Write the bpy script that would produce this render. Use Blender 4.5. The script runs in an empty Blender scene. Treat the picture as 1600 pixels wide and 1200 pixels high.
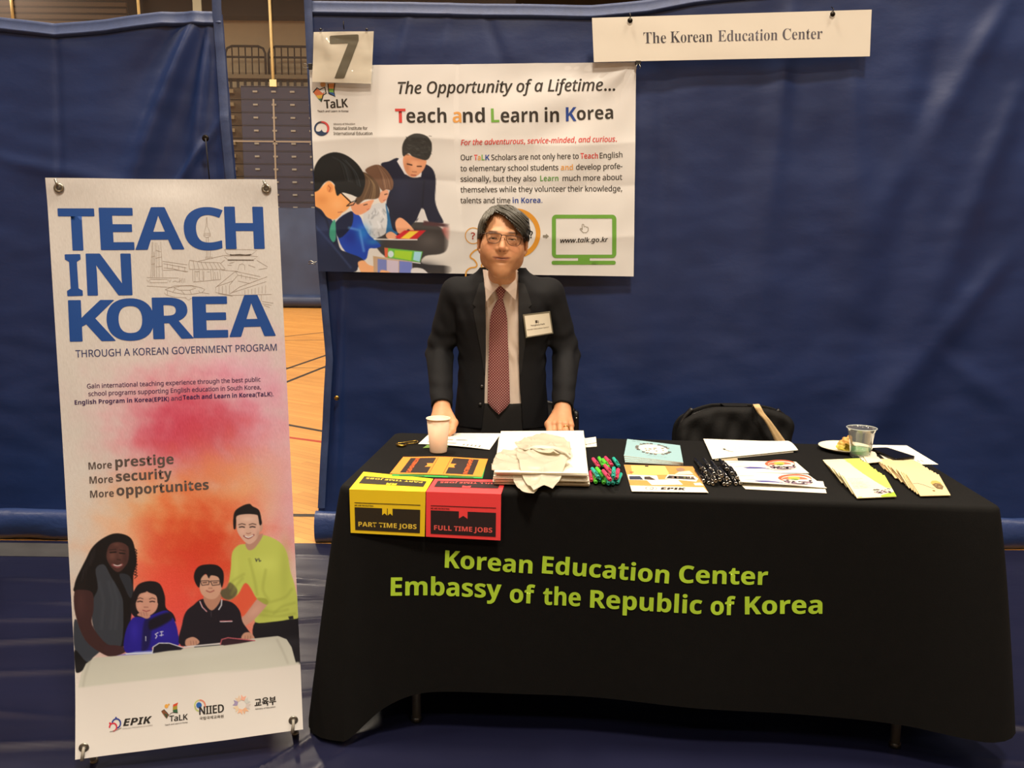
import bpy, math, random, os
import numpy as np
from mathutils import Vector, Matrix

random.seed(7); RNG = np.random.default_rng(7)
SC = bpy.context.scene
COL = SC.collection
PI = math.pi
A = np.array

# ---------------------------------------------------------------- camera
CF, CP, CR, CH = 1350.0, 0.15262, 0.00983, 1.4226
_fw = A([0, math.cos(CP), -math.sin(CP)]); _u0 = A([0, math.sin(CP), math.cos(CP)]); _r0 = A([1., 0, 0])
_rt = math.cos(CR)*_r0 + math.sin(CR)*_u0
_up = -math.sin(CR)*_r0 + math.cos(CR)*_u0
EYE = A([0, 0, CH])

def ray(px, py):
    return _fw + (px-800)/CF*_rt + (600-py)/CF*_up
def hy(px, py, y):
    d = ray(px, py); return EYE + d*(y/d[1])
def hz(px, py, z):
    d = ray(px, py); return EYE + d*((z-CH)/d[2])
def hplane(px, py, p0, n):
    d = ray(px, py); p0 = A(p0, float); n = A(n, float)
    return EYE + d*(((p0-EYE)@n)/(d@n))

cam = bpy.data.cameras.new('camera'); cam.sensor_width = 36; cam.lens = 36*CF/1600
cam.clip_start = .05; cam.clip_end = 200
co = bpy.data.objects.new('camera', cam); COL.objects.link(co)
M = Matrix(((_rt[0], _up[0], -_fw[0], 0), (_rt[1], _up[1], -_fw[1], 0), (_rt[2], _up[2], -_fw[2], CH), (0, 0, 0, 1)))
co.matrix_world = M
SC.camera = co
SC.view_settings.view_transform = 'Standard'
try: SC.view_settings.look = 'None'
except Exception: pass
SC.view_settings.gamma = 1.0
SC.view_settings.use_curve_mapping = False

# ---------------------------------------------------------------- colour
def lin(c):
    c = A(c, float)/255.0
    return np.where(c <= .04045, c/12.92, ((c+.055)/1.055)**2.4)
def L4(c): 
    l = lin(c); return (float(l[0]), float(l[1]), float(l[2]), 1.0)

MATS = {}
def mat(name, col, rough=.6, metal=0., var=0., vscale=20., bump=0., bscale=200., bstretch=(1, 1, 1), spec=.5, coat=0., trans=0., alpha=1., attr=None, sheen=0., coatr=.2, sss=0.):
    if name in MATS: return MATS[name]
    m = bpy.data.materials.new(name); m.use_nodes = True
    nt = m.node_tree; N = nt.nodes; Lk = nt.links
    b = N['Principled BSDF']
    c = L4(col)
    b.inputs['Base Color'].default_value = c
    b.inputs['Roughness'].default_value = rough
    b.inputs['Metallic'].default_value = metal
    b.inputs['Specular IOR Level'].default_value = spec
    b.inputs['Coat Weight'].default_value = coat
    b.inputs['Coat Roughness'].default_value = coatr
    b.inputs['Transmission Weight'].default_value = trans
    b.inputs['Alpha'].default_value = alpha
    b.inputs['Sheen Weight'].default_value = sheen
    if sss:
        b.inputs['Subsurface Weight'].default_value = sss
        b.inputs['Subsurface Radius'].default_value = (.012, .005, .003)
        b.inputs['Subsurface Scale'].default_value = 1.0
    tc = N.new('ShaderNodeTexCoord')
    src = None
    if attr:
        at = N.new('ShaderNodeAttribute'); at.attribute_name = attr; src = at.outputs['Color']
        Lk.new(src, b.inputs['Base Color'])
    if var > 0:
        nz = N.new('ShaderNodeTexNoise'); nz.inputs['Scale'].default_value = vscale; nz.inputs['Detail'].default_value = 5
        Lk.new(tc.outputs['Object'], nz.inputs['Vector'])
        mr = N.new('ShaderNodeMapRange'); mr.inputs[1].default_value = .3; mr.inputs[2].default_value = .7
        mr.inputs[3].default_value = 1-var; mr.inputs[4].default_value = 1+var
        Lk.new(nz.outputs['Fac'], mr.inputs[0])
        mx = N.new('ShaderNodeVectorMath'); mx.operation = 'SCALE'
        if src is not None: Lk.new(src, mx.inputs[0])
        else: mx.inputs[0].default_value = c[:3]
        Lk.new(mr.outputs[0], mx.inputs['Scale']); Lk.new(mx.outputs[0], b.inputs['Base Color'])
    if bump > 0:
        mp = N.new('ShaderNodeMapping'); mp.inputs['Scale'].default_value = bstretch
        Lk.new(tc.outputs['Object'], mp.inputs['Vector'])
        n2 = N.new('ShaderNodeTexNoise'); n2.inputs['Scale'].default_value = bscale; n2.inputs['Detail'].default_value = 4
        Lk.new(mp.outputs[0], n2.inputs['Vector'])
        bp = N.new('ShaderNodeBump'); bp.inputs['Strength'].default_value = bump; bp.inputs['Distance'].default_value = .002
        Lk.new(n2.outputs['Fac'], bp.inputs['Height']); Lk.new(bp.outputs[0], b.inputs['Normal'])
    MATS[name] = m
    return m
def ink(c, rough=.6):
    return mat('ink_%d_%d_%d' % tuple(c), c, rough)

# ---------------------------------------------------------------- geometry helpers
class MB:
    "mesh builder in world coordinates"
    def __init__(s): s.V = []; s.F = []; s.MI = []; s.C = []; s.n = 0; s.mats = []; s.hascol = False; s.SM = []
    def mi(s, m):
        if m not in s.mats: s.mats.append(m)
        return s.mats.index(m)
    def add(s, V, F, m, cols=None, smooth=True):
        V = np.asarray(V, float).reshape(-1, 3); k = s.mi(m)
        for f in F: s.F.append(tuple(int(i)+s.n for i in f))
        s.MI += [k]*len(F); s.SM += [smooth]*len(F)
        s.V.append(V); s.n += len(V)
        if cols is None: cols = np.ones((len(V), 3))
        else: s.hascol = True
        s.C.append(np.asarray(cols, float))
        return s
    def box(s, c, d, m, R=None, bev=0.):
        V, F = box_vf(d, bev); 
        if R is not None: V = V@np.asarray(R).T
        return s.add(V+A(c), F, m, smooth=False)
    def tube(s, P, r, m, n=10, closed=False, cap=True):
        V, F = tube_vf(P, r, n, closed, cap); return s.add(V, F, m)
    def lathe(s, prof, c, m, n=32, R=None, cap=True):
        V, F = lathe_vf(prof, n, cap)
        if R is not None: V = V@np.asarray(R).T
        return s.add(V+A(c), F, m)
    def build(s, name, parent=None, loc=None, label=None, cat=None, group=None, kind=None):
        V = np.concatenate(s.V) if s.V else np.zeros((0, 3))
        if parent is not None:
            Mi = np.array(WM[parent.name].inverted()); 
            V = V@Mi[:3, :3].T + Mi[:3, 3]
        elif loc is not None: V = V - A(loc)
        me = bpy.data.meshes.new(name)
        nF = len(s.F)
        lens = np.fromiter((len(f) for f in s.F), int, nF)
        me.vertices.add(len(V)); me.vertices.foreach_set('co', V.astype(np.float32).ravel())
        flat = np.concatenate([np.asarray(f) for f in s.F]) if nF < 20000 else np.fromiter((i for f in s.F for i in f), int)
        me.loops.add(len(flat)); me.loops.foreach_set('vertex_index', flat.astype(np.int32))
        me.polygons.add(nF)
        st = np.concatenate([[0], np.cumsum(lens)[:-1]]).astype(np.int32)
        me.polygons.foreach_set('loop_start', st); me.polygons.foreach_set('loop_total', lens.astype(np.int32))
        me.update(calc_edges=True); me.validate()
        for m in s.mats: me.materials.append(m)
        if len(me.polygons) == nF:
            me.polygons.foreach_set('material_index', A(s.MI, np.int32))
            me.polygons.foreach_set('use_smooth', A(s.SM, bool))
        if s.hascol:
            at = me.color_attributes.new('Col', 'FLOAT_COLOR', 'POINT')
            C = np.concatenate(s.C); C4 = np.ones((len(C), 4), np.float32); C4[:, :3] = C
            at.data.foreach_set('color', C4.ravel())
        o = bpy.data.objects.new(name, me); COL.objects.link(o)
        if parent is not None:
            o.parent = parent; WM[o.name] = WM[parent.name].copy()
        else:
            if loc is not None: o.location = Vector(loc)
            WM[o.name] = Matrix.Translation(Vector(loc if loc is not None else (0, 0, 0)))
        if label: o['label'] = label
        if cat: o['category'] = cat
        if group: o['group'] = group
        if kind: o['kind'] = kind
        return o
WM = {}
def thing(name, label, cat, loc=(0, 0, 0), rz=0., group=None):
    o = bpy.data.objects.new(name, None); COL.objects.link(o)
    o.location = Vector(loc); o.rotation_euler = (0, 0, rz); o.empty_display_size = .05
    o['label'] = label; o['category'] = cat
    if group: o['group'] = group
    WM[o.name] = Matrix.Translation(Vector(loc)) @ Matrix.Rotation(rz, 4, 'Z')
    return o
def sharp(o, ang=35):
    try: o.data.set_sharp_from_angle(angle=math.radians(ang))
    except Exception: pass
    return o

def box_vf(d, bev=0.):
    x, y, z = d[0]/2, d[1]/2, d[2]/2
    if bev <= 0:
        V = A([(-x,-y,-z),(x,-y,-z),(x,y,-z),(-x,y,-z),(-x,-y,z),(x,-y,z),(x,y,z),(-x,y,z)], float)
        F = [(0,3,2,1),(4,5,6,7),(0,1,5,4),(1,2,6,5),(2,3,7,6),(3,0,4,7)]
        return V, F
    V = []; 
    for sx in (-1, 1):
        for sy in (-1, 1):
            for sz in (-1, 1):
                V += [(sx*x, sy*(y-bev), sz*(z-bev)), (sx*(x-bev), sy*y, sz*(z-bev)), (sx*(x-bev), sy*(y-bev), sz*z)]
    V = A(V, float)
    idx = lambda sx, sy, sz, k: (((sx > 0)*4+(sy > 0)*2+(sz > 0))*3+k)
    F = []
    for s_ in (-1, 1):
        F.append([idx(s_, a, b, 0) for a, b in ((-1,-1),(1,-1),(1,1),(-1,1))][::s_])
        F.append([idx(a, s_, b, 1) for a, b in ((-1,-1),(1,-1),(1,1),(-1,1))][::-s_])
        F.append([idx(a, b, s_, 2) for a, b in ((-1,-1),(1,-1),(1,1),(-1,1))][::s_])
    for a in (-1, 1):
        for b in (-1, 1):
            F.append([idx(a, b, -1, 0), idx(a, b, 1, 0), idx(a, b, 1, 1), idx(a, b, -1, 1)][::-a*b])
            F.append([idx(a, -1, b, 0), idx(a, 1, b, 0), idx(a, 1, b, 2), idx(a, -1, b, 2)][::a*b])
            F.append([idx(-1, a, b, 1), idx(1, a, b, 1), idx(1, a, b, 2), idx(-1, a, b, 2)][::-a*b])
            for c in (-1, 1):
                F.append([idx(a, b, c, 0), idx(a, b, c, 1), idx(a, b, c, 2)][::a*b*c])
    return V, F
def tube_vf(P, r, n=10, closed=False, cap=True):
    P = np.asarray(P, float); k = len(P)
    r = np.full(k, r) if np.isscalar(r) else np.asarray(r, float)
    T = np.zeros_like(P)
    for i in range(k):
        a = P[(i-1) % k] if (closed or i > 0) else P[i]; b = P[(i+1) % k] if (closed or i < k-1) else P[i]
        t = b-a; T[i] = t/(np.linalg.norm(t)+1e-12)
    u = np.cross(T[0], (0, 0, 1.)); 
    if np.linalg.norm(u) < .1: u = np.cross(T[0], (0, 1., 0))
    u /= np.linalg.norm(u); V = []
    for i in range(k):
        u = u - T[i]*(u@T[i]); u /= np.linalg.norm(u)+1e-12; w = np.cross(T[i], u)
        for j in range(n):
            a = 2*PI*j/n; V.append(P[i]+r[i]*(math.cos(a)*u+math.sin(a)*w))
    F = []
    for i in range(k if closed else k-1):
        a = i*n; b = ((i+1) % k)*n
        for j in range(n): F.append((a+j, a+(j+1) % n, b+(j+1) % n, b+j))
    if cap and not closed:
        F.append(tuple(range(n))[::-1]); F.append(tuple((k-1)*n+j for j in range(n)))
    return A(V), F
def lathe_vf(prof, n=32, cap=True):
    V = []; F = []
    k = len(prof)
    for (r, z) in prof:
        for j in range(n):
            a = 2*PI*j/n; V.append((r*math.cos(a), r*math.sin(a), z))
    for i in range(k-1):
        for j in range(n):
            F.append((i*n+j, i*n+(j+1) % n, (i+1)*n+(j+1) % n, (i+1)*n+j))
    if abs(prof[0][0]-prof[-1][0])+abs(prof[0][1]-prof[-1][1]) < 1e-6: cap = False
    if cap and prof[0][0] > 1e-6: F.append(tuple(range(n))[::-1])
    if cap and prof[-1][0] > 1e-6: F.append(tuple((k-1)*n+j for j in range(n)))
    return A(V), F
def grid_vf(P):
    "P: (nv,nu,3)"
    nv, nu = P.shape[:2]
    i = np.arange(nv*nu).reshape(nv, nu)
    F = np.stack([i[:-1, :-1], i[1:, :-1], i[1:, 1:], i[:-1, 1:]], -1).reshape(-1, 4)
    return P.reshape(-1, 3), F
def crom(P, m=6, closed=False):
    P = np.asarray(P, float); n = len(P); out = []
    rng = range(n) if closed else range(n-1)
    for i in rng:
        p0 = P[(i-1) % n] if closed or i > 0 else P[0]; p1 = P[i]; p2 = P[(i+1) % n]
        p3 = P[(i+2) % n] if closed or i < n-2 else P[-1]
        for j in range(m):
            t = j/m
            out.append(.5*((2*p1)+(-p0+p2)*t+(2*p0-5*p1+4*p2-p3)*t*t+(-p0+3*p1-3*p2+p3)*t**3))
    if not closed: out.append(P[-1])
    return A(out)
def rotz(a): c, s = math.cos(a), math.sin(a); return A([[c,-s,0],[s,c,0],[0,0,1.]])
def rotx(a): c, s = math.cos(a), math.sin(a); return A([[1.,0,0],[0,c,-s],[0,s,c]])
def roty(a): c, s = math.cos(a), math.sin(a); return A([[c,0,s],[0,1.,0],[-s,0,c]])
def vnoise(X, seed=0, octv=3):
    "cheap smooth pseudo noise on (...,3) or (...,2) points"
    r = np.random.default_rng(seed); X = np.asarray(X, float); d = X.shape[-1]; s = 0; a = 1.; t = 0
    for o in range(octv):
        for k in range(4):
            w = r.normal(size=d); w /= np.linalg.norm(w); w *= 2**o*(.8+.4*r.random()); ph = r.random()*6.28
            q = r.normal(size=d)*.7*2**o; ph2 = r.random()*6.28
            s = s + a*np.sin(X@w*6.28+ph+1.5*np.sin(X@q*3+ph2)); 
        t += 4*a; a *= .5
    return s/t*2

# ---------------------------------------------------------------- text
FDIR = os.path.join(bpy.utils.resource_path('LOCAL'), 'datafiles', 'fonts')
_fonts = {}
def font(k):
    if k is None: return None
    if k not in _fonts:
        try: _fonts[k] = bpy.data.fonts.load(os.path.join(FDIR, k))
        except Exception: _fonts[k] = None
    return _fonts[k]
MF = 'NotoSansMath-Regular.woff2'
def mp(t, cap, low, dig=None):
    return ''.join(chr(cap+ord(c)-65) if 'A' <= c <= 'Z' else chr(low+ord(c)-97) if 'a' <= c <= 'z' else (chr(dig+ord(c)-48) if dig and '0' <= c <= '9' else c) for c in t)
def sB(t): return mp(t, 0x1D5D4, 0x1D5EE, 0x1D7EC)      # sans bold
def sI(t): return mp(t, 0x1D608, 0x1D622)      # sans italic
def sBI(t): return mp(t, 0x1D63C, 0x1D656)     # sans bold italic
def rB(t): return mp(t, 0x1D400, 0x1D41A)      # serif bold
_tc = {}
def text2d(body, fnt=MF, off=0., space=1., shear=0.):
    key = (body, fnt, off, space, shear)
    if key in _tc: return _tc[key]
    c = bpy.data.curves.new('txt', 'FONT'); c.body = body; c.size = 1; c.offset = off; c.space_character = space; c.shear = shear
    f = font(fnt)
    if f: c.font = f
    c.resolution_u = 4
    o = bpy.data.objects.new('txt', c); COL.objects.link(o)
    dg = bpy.context.evaluated_depsgraph_get(); dg.update()
    me = bpy.data.meshes.new_from_object(o.evaluated_get(dg))
    V = np.zeros(len(me.vertices)*3); me.vertices.foreach_get('co', V); V = V.reshape(-1, 3)[:, :2]
    F = [tuple(p.vertices) for p in me.polygons]
    bpy.data.objects.remove(o); bpy.data.meshes.remove(me); bpy.data.curves.remove(c)
    _tc[key] = (V, F); return V, F
def capheight(fnt, sample):
    V, F = text2d(sample, fnt); return V[:, 1].max()
CAPM = None

# ---------------------------------------------------------------- printed sheets
def homog(src, dst):
    Mx = []; b = []
    for (x, y), (u, v) in zip(src, dst):
        Mx.append([x, y, 1, 0, 0, 0, -u*x, -u*y]); b.append(u)
        Mx.append([0, 0, 0, x, y, 1, -v*x, -v*y]); b.append(v)
    h = np.linalg.solve(A(Mx, float), A(b, float)); return np.append(h, 1).reshape(3, 3)
def happ(H, P):
    P = np.asarray(P, float); q = P@H[:, :2].T+H[:, 2]; return q[..., :2]/q[..., 2:]
def subdiv_tris(V, F, mx):
    T = []
    for f in F:
        for i in range(1, len(f)-1): T.append((f[0], f[i], f[i+1]))
    T = A(T, int) if T else np.zeros((0, 3), int)
    for it in range(7):
        if len(T) == 0: break
        P = V[T]; e = np.linalg.norm(P-P[:, [1, 2, 0]], axis=-1)
        big = e.max(1) > mx
        if not big.any(): break
        B = T[big]; keep = T[~big]; eb = e[big]; k = eb.argmax(1); r = np.arange(len(B))
        a, b, c = B[r, k], B[r, (k+1) % 3], B[r, (k+2) % 3]
        mid = (V[a]+V[b])/2; ids = len(V)+np.arange(len(B)); V = np.concatenate([V, mid])
        T = np.concatenate([keep, np.stack([a, ids, c], 1), np.stack([ids, b, c], 1)])
    return V, T
class Sheet:
    """W x H metres, v down from the top; surf(u,v)->world points; px = where its corners TL,TR,BR,BL fall, used to trace print"""
    def __init__(s, W, H, px, surf, back=None):
        s.W, s.H, s.surf = W, H, surf
        s.mb = MB(); s.lay = 1; s.offk = .0003
        if px is not None:
            s.p2u = homog(px, [(0, 0), (W, 0), (W, H), (0, H)]); s.u2p = np.linalg.inv(s.p2u)
        e = 1e-3; p = surf(A([W/2, W/2+e, W/2]), A([H/2, H/2, H/2+e]))
        n = np.cross(p[1]-p[0], p[2]-p[0])
        s.sgn = 1. if n@(EYE-p[0]) > 0 else -1.
    def pt(s, UV, off):
        UV = np.asarray(UV, float); e = 1e-3; u, v = UV[:, 0], UV[:, 1]
        p = s.surf(u, v); n = np.cross(s.surf(u+e, v)-p, s.surf(u, v+e)-p); n /= np.linalg.norm(n, axis=1, keepdims=True)+1e-15
        return p+n*s.sgn*off
    def base(s, us, vs, m, cols=None, mback=None, th=.0008):
        U, Vv = np.meshgrid(us, vs); P = s.surf(U.ravel(), Vv.ravel()).reshape(len(vs), len(us), 3)
        Vx, F = grid_vf(P)
        s.mb.add(Vx, F, m, cols)
        ub = us[::max(1, len(us)//40)]; ub = np.append(ub, us[-1]) if ub[-1] != us[-1] else ub
        vb = vs[::max(1, len(vs)//40)]; vb = np.append(vb, vs[-1]) if vb[-1] != vs[-1] else vb
        U, Vv = np.meshgrid(ub, vb); uv = np.stack([U.ravel(), Vv.ravel()], 1)
        P = s.pt(uv, -th).reshape(len(vb), len(ub), 3); Vx, F = grid_vf(P)
        s.mb.add(Vx, [f[::-1] for f in F], mback or m, None if cols is None else np.full((len(Vx), 3), .75))
        # rim
        def rim(a, b):
            a = np.asarray(a); p1 = s.pt(a, 0); p2 = s.pt(a, -th); Vx, F = grid_vf(np.stack([p1, p2])); s.mb.add(Vx, F, mback or m, None if cols is None else np.full((len(Vx), 3), .75))
        rim([(u, 0) for u in ub], 0); rim([(u, s.H) for u in ub], 0); rim([(0, v) for v in vb], 0); rim([(s.W, v) for v in vb], 0)
    def decal(s, UV, F, m, lay=1, mx=.015):
        V, T = subdiv_tris(np.asarray(UV, float), F, mx)
        if len(T) == 0: return
        P = s.pt(V, s.offk+.00015*lay)
        # orient
        a, b, c = P[T[:, 0]], P[T[:, 1]], P[T[:, 2]]
        s.mb.add(P, T, m)
    def poly(s, pts, m, lay=1, px=True, mx=.015):
        from mathutils.geometry import tessellate_polygon
        pts = np.asarray(pts, float)
        if px: pts = happ(s.p2u, pts)
        T = tessellate_polygon([[Vector((p[0], p[1], 0)) for p in pts]])
        s.decal(pts, T, m, lay, mx)
    def stroke(s, pts, w, m, lay=1, px=True, closed=False):
        pts = np.asarray(pts, float)
        if px: pts = happ(s.p2u, pts)
        n = len(pts); L = []; R = []
        for i in range(n):
            a = pts[(i-1) % n] if closed or i > 0 else pts[i]; b = pts[(i+1) % n] if closed or i < n-1 else pts[i]
            t = b-a; t /= np.linalg.norm(t)+1e-12; q = A([-t[1], t[0]])*w/2; L.append(pts[i]+q); R.append(pts[i]-q)
        V = A(L+R); F = []
        for i in range(n if closed else n-1):
            j = (i+1) % n; F.append((i, j, n+j, n+i))
        s.decal(V, F, m, lay)
    def text(s, body, p0, p1, h, m, fnt=MF, bold=0., lay=1, px=True, off=0., space=1., caps='H', shear=0., flip=False, mx=.015):
        """baseline from p0 to p1 (full extent of the ink); h = cap height in px (or m when px=False)"""
        V, F = text2d(body, fnt, off, space, shear)
        if len(V) == 0: return
        ch = capheight(fnt, caps)
        x0, x1 = V[:, 0].min(), V[:, 0].max()
        a, b = A(p0, float), A(p1, float)
        if px:
            mid = (a+b)/2; hv = happ(s.p2u, [mid, mid-A([0, h])]); hh = np.linalg.norm(hv[1]-hv[0]); a, b = happ(s.p2u, [a, b])
        else: hh = h
        d = b-a; W = np.linalg.norm(d); d /= W; n = A([d[1], -d[0]])
        if flip: n = -n
        tx = (V[:, 0]-x0)/(x1-x0)*W; ty = V[:, 1]/ch*hh
        offs = [(0, 0)]
        if bold: offs = [(0, 0), (bold, 0), (-bold, 0), (0, bold*.6), (0, -bold*.6)]
        for i, (ox, oy) in enumerate(offs):
            UV = a+np.outer(tx+ox*hh, d)+np.outer(ty+oy*hh, n)
            s.decal(UV, F, m, lay+i*.12, mx if s.offk < .001 else .008)
    def build(s, *a, **k): return s.mb.build(*a, **k)

class Paint:
    "paints a printed picture as colours on the vertices of a sheet's grid; coordinates traced in photo pixels"
    def __init__(s, sheet, us, vs, base=(255, 255, 255)):
        U, V = np.meshgrid(us, vs); P = happ(sheet.u2p, np.stack([U, V], -1))
        s.X, s.Y = P[..., 0], P[..., 1]; s.C = np.tile(A(base, float), U.shape+(1,)).astype(float)
    def _win(s, x0, x1, y0, y1):
        m = (s.X > x0) & (s.X < x1) & (s.Y > y0) & (s.Y < y1)
        r = np.where(m.any(1))[0]; c = np.where(m.any(0))[0]
        if len(r) == 0: return None
        return slice(r[0], r[-1]+1), slice(c[0], c[-1]+1)
    def mix(s, w, a, col):
        a = a[..., None]; s.C[w] = s.C[w]*(1-a)+A(col, float)*a
    def poly(s, pts, col, f=.7, al=1., sm=True, tr=None):
        pts = A(pts, float)
        if tr: pts = pts/tr[2]+A(tr[:2])
        if sm: pts = crom(pts, 4, True)
        w = s._win(pts[:, 0].min()-2*f, pts[:, 0].max()+2*f, pts[:, 1].min()-2*f, pts[:, 1].max()+2*f)
        if w is None: return
        X, Y = s.X[w], s.Y[w]; ins = np.zeros(X.shape, bool); D = np.full(X.shape, 1e9)
        n = len(pts)
        for i in range(n):
            (x1, y1), (x2, y2) = pts[i], pts[(i+1) % n]
            dx, dy = x2-x1, y2-y1; q = dx*dx+dy*dy+1e-12
            t = np.clip(((X-x1)*dx+(Y-y1)*dy)/q, 0, 1); D = np.minimum(D, (X-x1-t*dx)**2+(Y-y1-t*dy)**2)
            if abs(dy) > 1e-9: ins ^= ((y1 > Y) != (y2 > Y)) & (X < dx*(Y-y1)/dy+x1)
        sd = np.sqrt(D)*np.where(ins, -1, 1)
        s.mix(w, np.clip(.5-sd/f/2, 0, 1)*al, col)
    def ell(s, x, y, rx, ry, col, ang=0., f=.7, al=1., tr=None):
        if tr: x = x/tr[2]+tr[0]; y = y/tr[2]+tr[1]; rx /= tr[2]; ry /= tr[2]
        R = max(rx, ry)+2*f; w = s._win(x-R, x+R, y-R, y+R)
        if w is None: return
        dx, dy = s.X[w]-x, s.Y[w]-y; c, n = math.cos(ang), math.sin(ang)
        a, b = dx*c+dy*n, -dx*n+dy*c; q = np.sqrt((a/rx)**2+(b/ry)**2)
        s.mix(w, np.clip(.5-(q-1)*min(rx, ry)/f/2, 0, 1)*al, col)
    def blob(s, x, y, rx, ry, col, al=1., ang=0., tr=None, p=2., nz=0.):
        if tr: x = x/tr[2]+tr[0]; y = y/tr[2]+tr[1]; rx /= tr[2]; ry /= tr[2]
        R = max(rx, ry)*2.6; w = s._win(x-R, x+R, y-R, y+R)
        if w is None: return
        dx, dy = s.X[w]-x, s.Y[w]-y
        c, n = math.cos(ang), math.sin(ang)
        a, b = dx*c+dy*n, -dx*n+dy*c; q = np.sqrt((a/rx)**2+(b/ry)**2)
        if nz: q = q+nz*vnoise(np.stack([s.X[w], s.Y[w]], -1)/60., 5)
        s.mix(w, np.exp(-np.maximum(q, 0)**p)*al, col)
    def line(s, pts, wd, col, al=1., f=.6, tr=None, sm=False):
        pts = A(pts, float)
        if tr: pts = pts/tr[2]+A(tr[:2]); wd = wd/tr[2]
        if sm: pts = crom(pts, 5)
        w = s._win(pts[:, 0].min()-wd-2, pts[:, 0].max()+wd+2, pts[:, 1].min()-wd-2, pts[:, 1].max()+wd+2)
        if w is None: return
        X, Y = s.X[w], s.Y[w]; D = np.full(X.shape, 1e9)
        for i in range(len(pts)-1):
            (x1, y1), (x2, y2) = pts[i], pts[i+1]; dx, dy = x2-x1, y2-y1; q = dx*dx+dy*dy+1e-12
            t = np.clip(((X-x1)*dx+(Y-y1)*dy)/q, 0, 1); D = np.minimum(D, (X-x1-t*dx)**2+(Y-y1-t*dy)**2)
        s.mix(w, np.clip(.5-(np.sqrt(D)-wd/2)/f/2, 0, 1)*al, col)
    def albedo(s, white=(206, 192, 178), wa=.80):
        return np.clip(lin(s.C)/lin(white)*wa, 0, .9).reshape(-1, 3)
def steps(a, b, d):
    return np.linspace(a, b, max(2, int(math.ceil(abs(b-a)/d))+1))
def multi(*seg):
    "multi((a,b,step),(b,c,step)...)"
    out = []
    for i, (a, b, d) in enumerate(seg):
        q = steps(a, b, d); out.append(q if i == 0 else q[1:])
    return np.concatenate(out)
def proj(P):
    P = np.asarray(P, float)-EYE; d = P@_fw
    return np.stack([800+CF*(P@_rt)/d, 600-CF*(P@_up)/d], -1)
def seg_ridge(x, z, p, q, amp, w):
    p, q = A(p, float), A(q, float); d = q-p; L = np.linalg.norm(d); d /= L
    t = (x-p[0])*d[0]+(z-p[1])*d[1]; s = -(x-p[0])*d[1]+(z-p[1])*d[0]
    fade = 1/(1+np.exp(-(t)/.06))/(1+np.exp((t-L)/.12)); ww = w*(.55+.6*np.clip(t/L, 0, 1))
    return amp*fade*np.exp(-(s/ww)**2)

# ------------------------------------------------------------- materials of the place
def vinyl(name, col, rough, bumps=.35):
    m = mat(name, col, rough, var=.10, vscale=3., spec=.5)
    nt = m.node_tree; N = nt.nodes; K = nt.links; b = N['Principled BSDF']
    tc = N.new('ShaderNodeTexCoord')
    mp1 = N.new('ShaderNodeMapping'); mp1.inputs['Scale'].default_value = (1.6, 1.6, 2.4); K.new(tc.outputs['Object'], mp1.inputs['Vector'])
    n1 = N.new('ShaderNodeTexNoise'); n1.inputs['Scale'].default_value = 3.; n1.inputs['Detail'].default_value = 4; K.new(mp1.outputs[0], n1.inputs['Vector'])
    n2 = N.new('ShaderNodeTexNoise'); n2.inputs['Scale'].default_value = 160.; n2.inputs['Detail'].default_value = 2; K.new(tc.outputs['Object'], n2.inputs['Vector'])
    a = N.new('ShaderNodeMath'); a.operation = 'MULTIPLY_ADD'; a.inputs[1].default_value = .04; K.new(n2.outputs['Fac'], a.inputs[0]); K.new(n1.outputs['Fac'], a.inputs[2])
    bp = N.new('ShaderNodeBump'); bp.inputs['Strength'].default_value = bumps; bp.inputs['Distance'].default_value = .03
    K.new(a.outputs[0], bp.inputs['Height']); K.new(bp.outputs[0], b.inputs['Normal'])
    return m
M_CURT = vinyl('blue_vinyl', (20, 42, 90), .46, .12)
M_HEM = mat('blue_webbing', (48, 64, 104), .55, var=.12, vscale=40, bump=.4, bscale=300)
M_ROLL = vinyl('dark_blue_vinyl', (40, 58, 104), .36, .5)
M_STEEL = mat('steel', (150, 148, 140), .3, 1., var=.06)
M_DARKMETAL = mat('dark_metal', (45, 42, 38), .4, 1., var=.06)
M_BLACKPL = mat('black_plastic', (20, 20, 21), .4, var=.08)
M_PAPER = mat('white_paper', (232, 228, 214), .75, var=.02, vscale=6)

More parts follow.
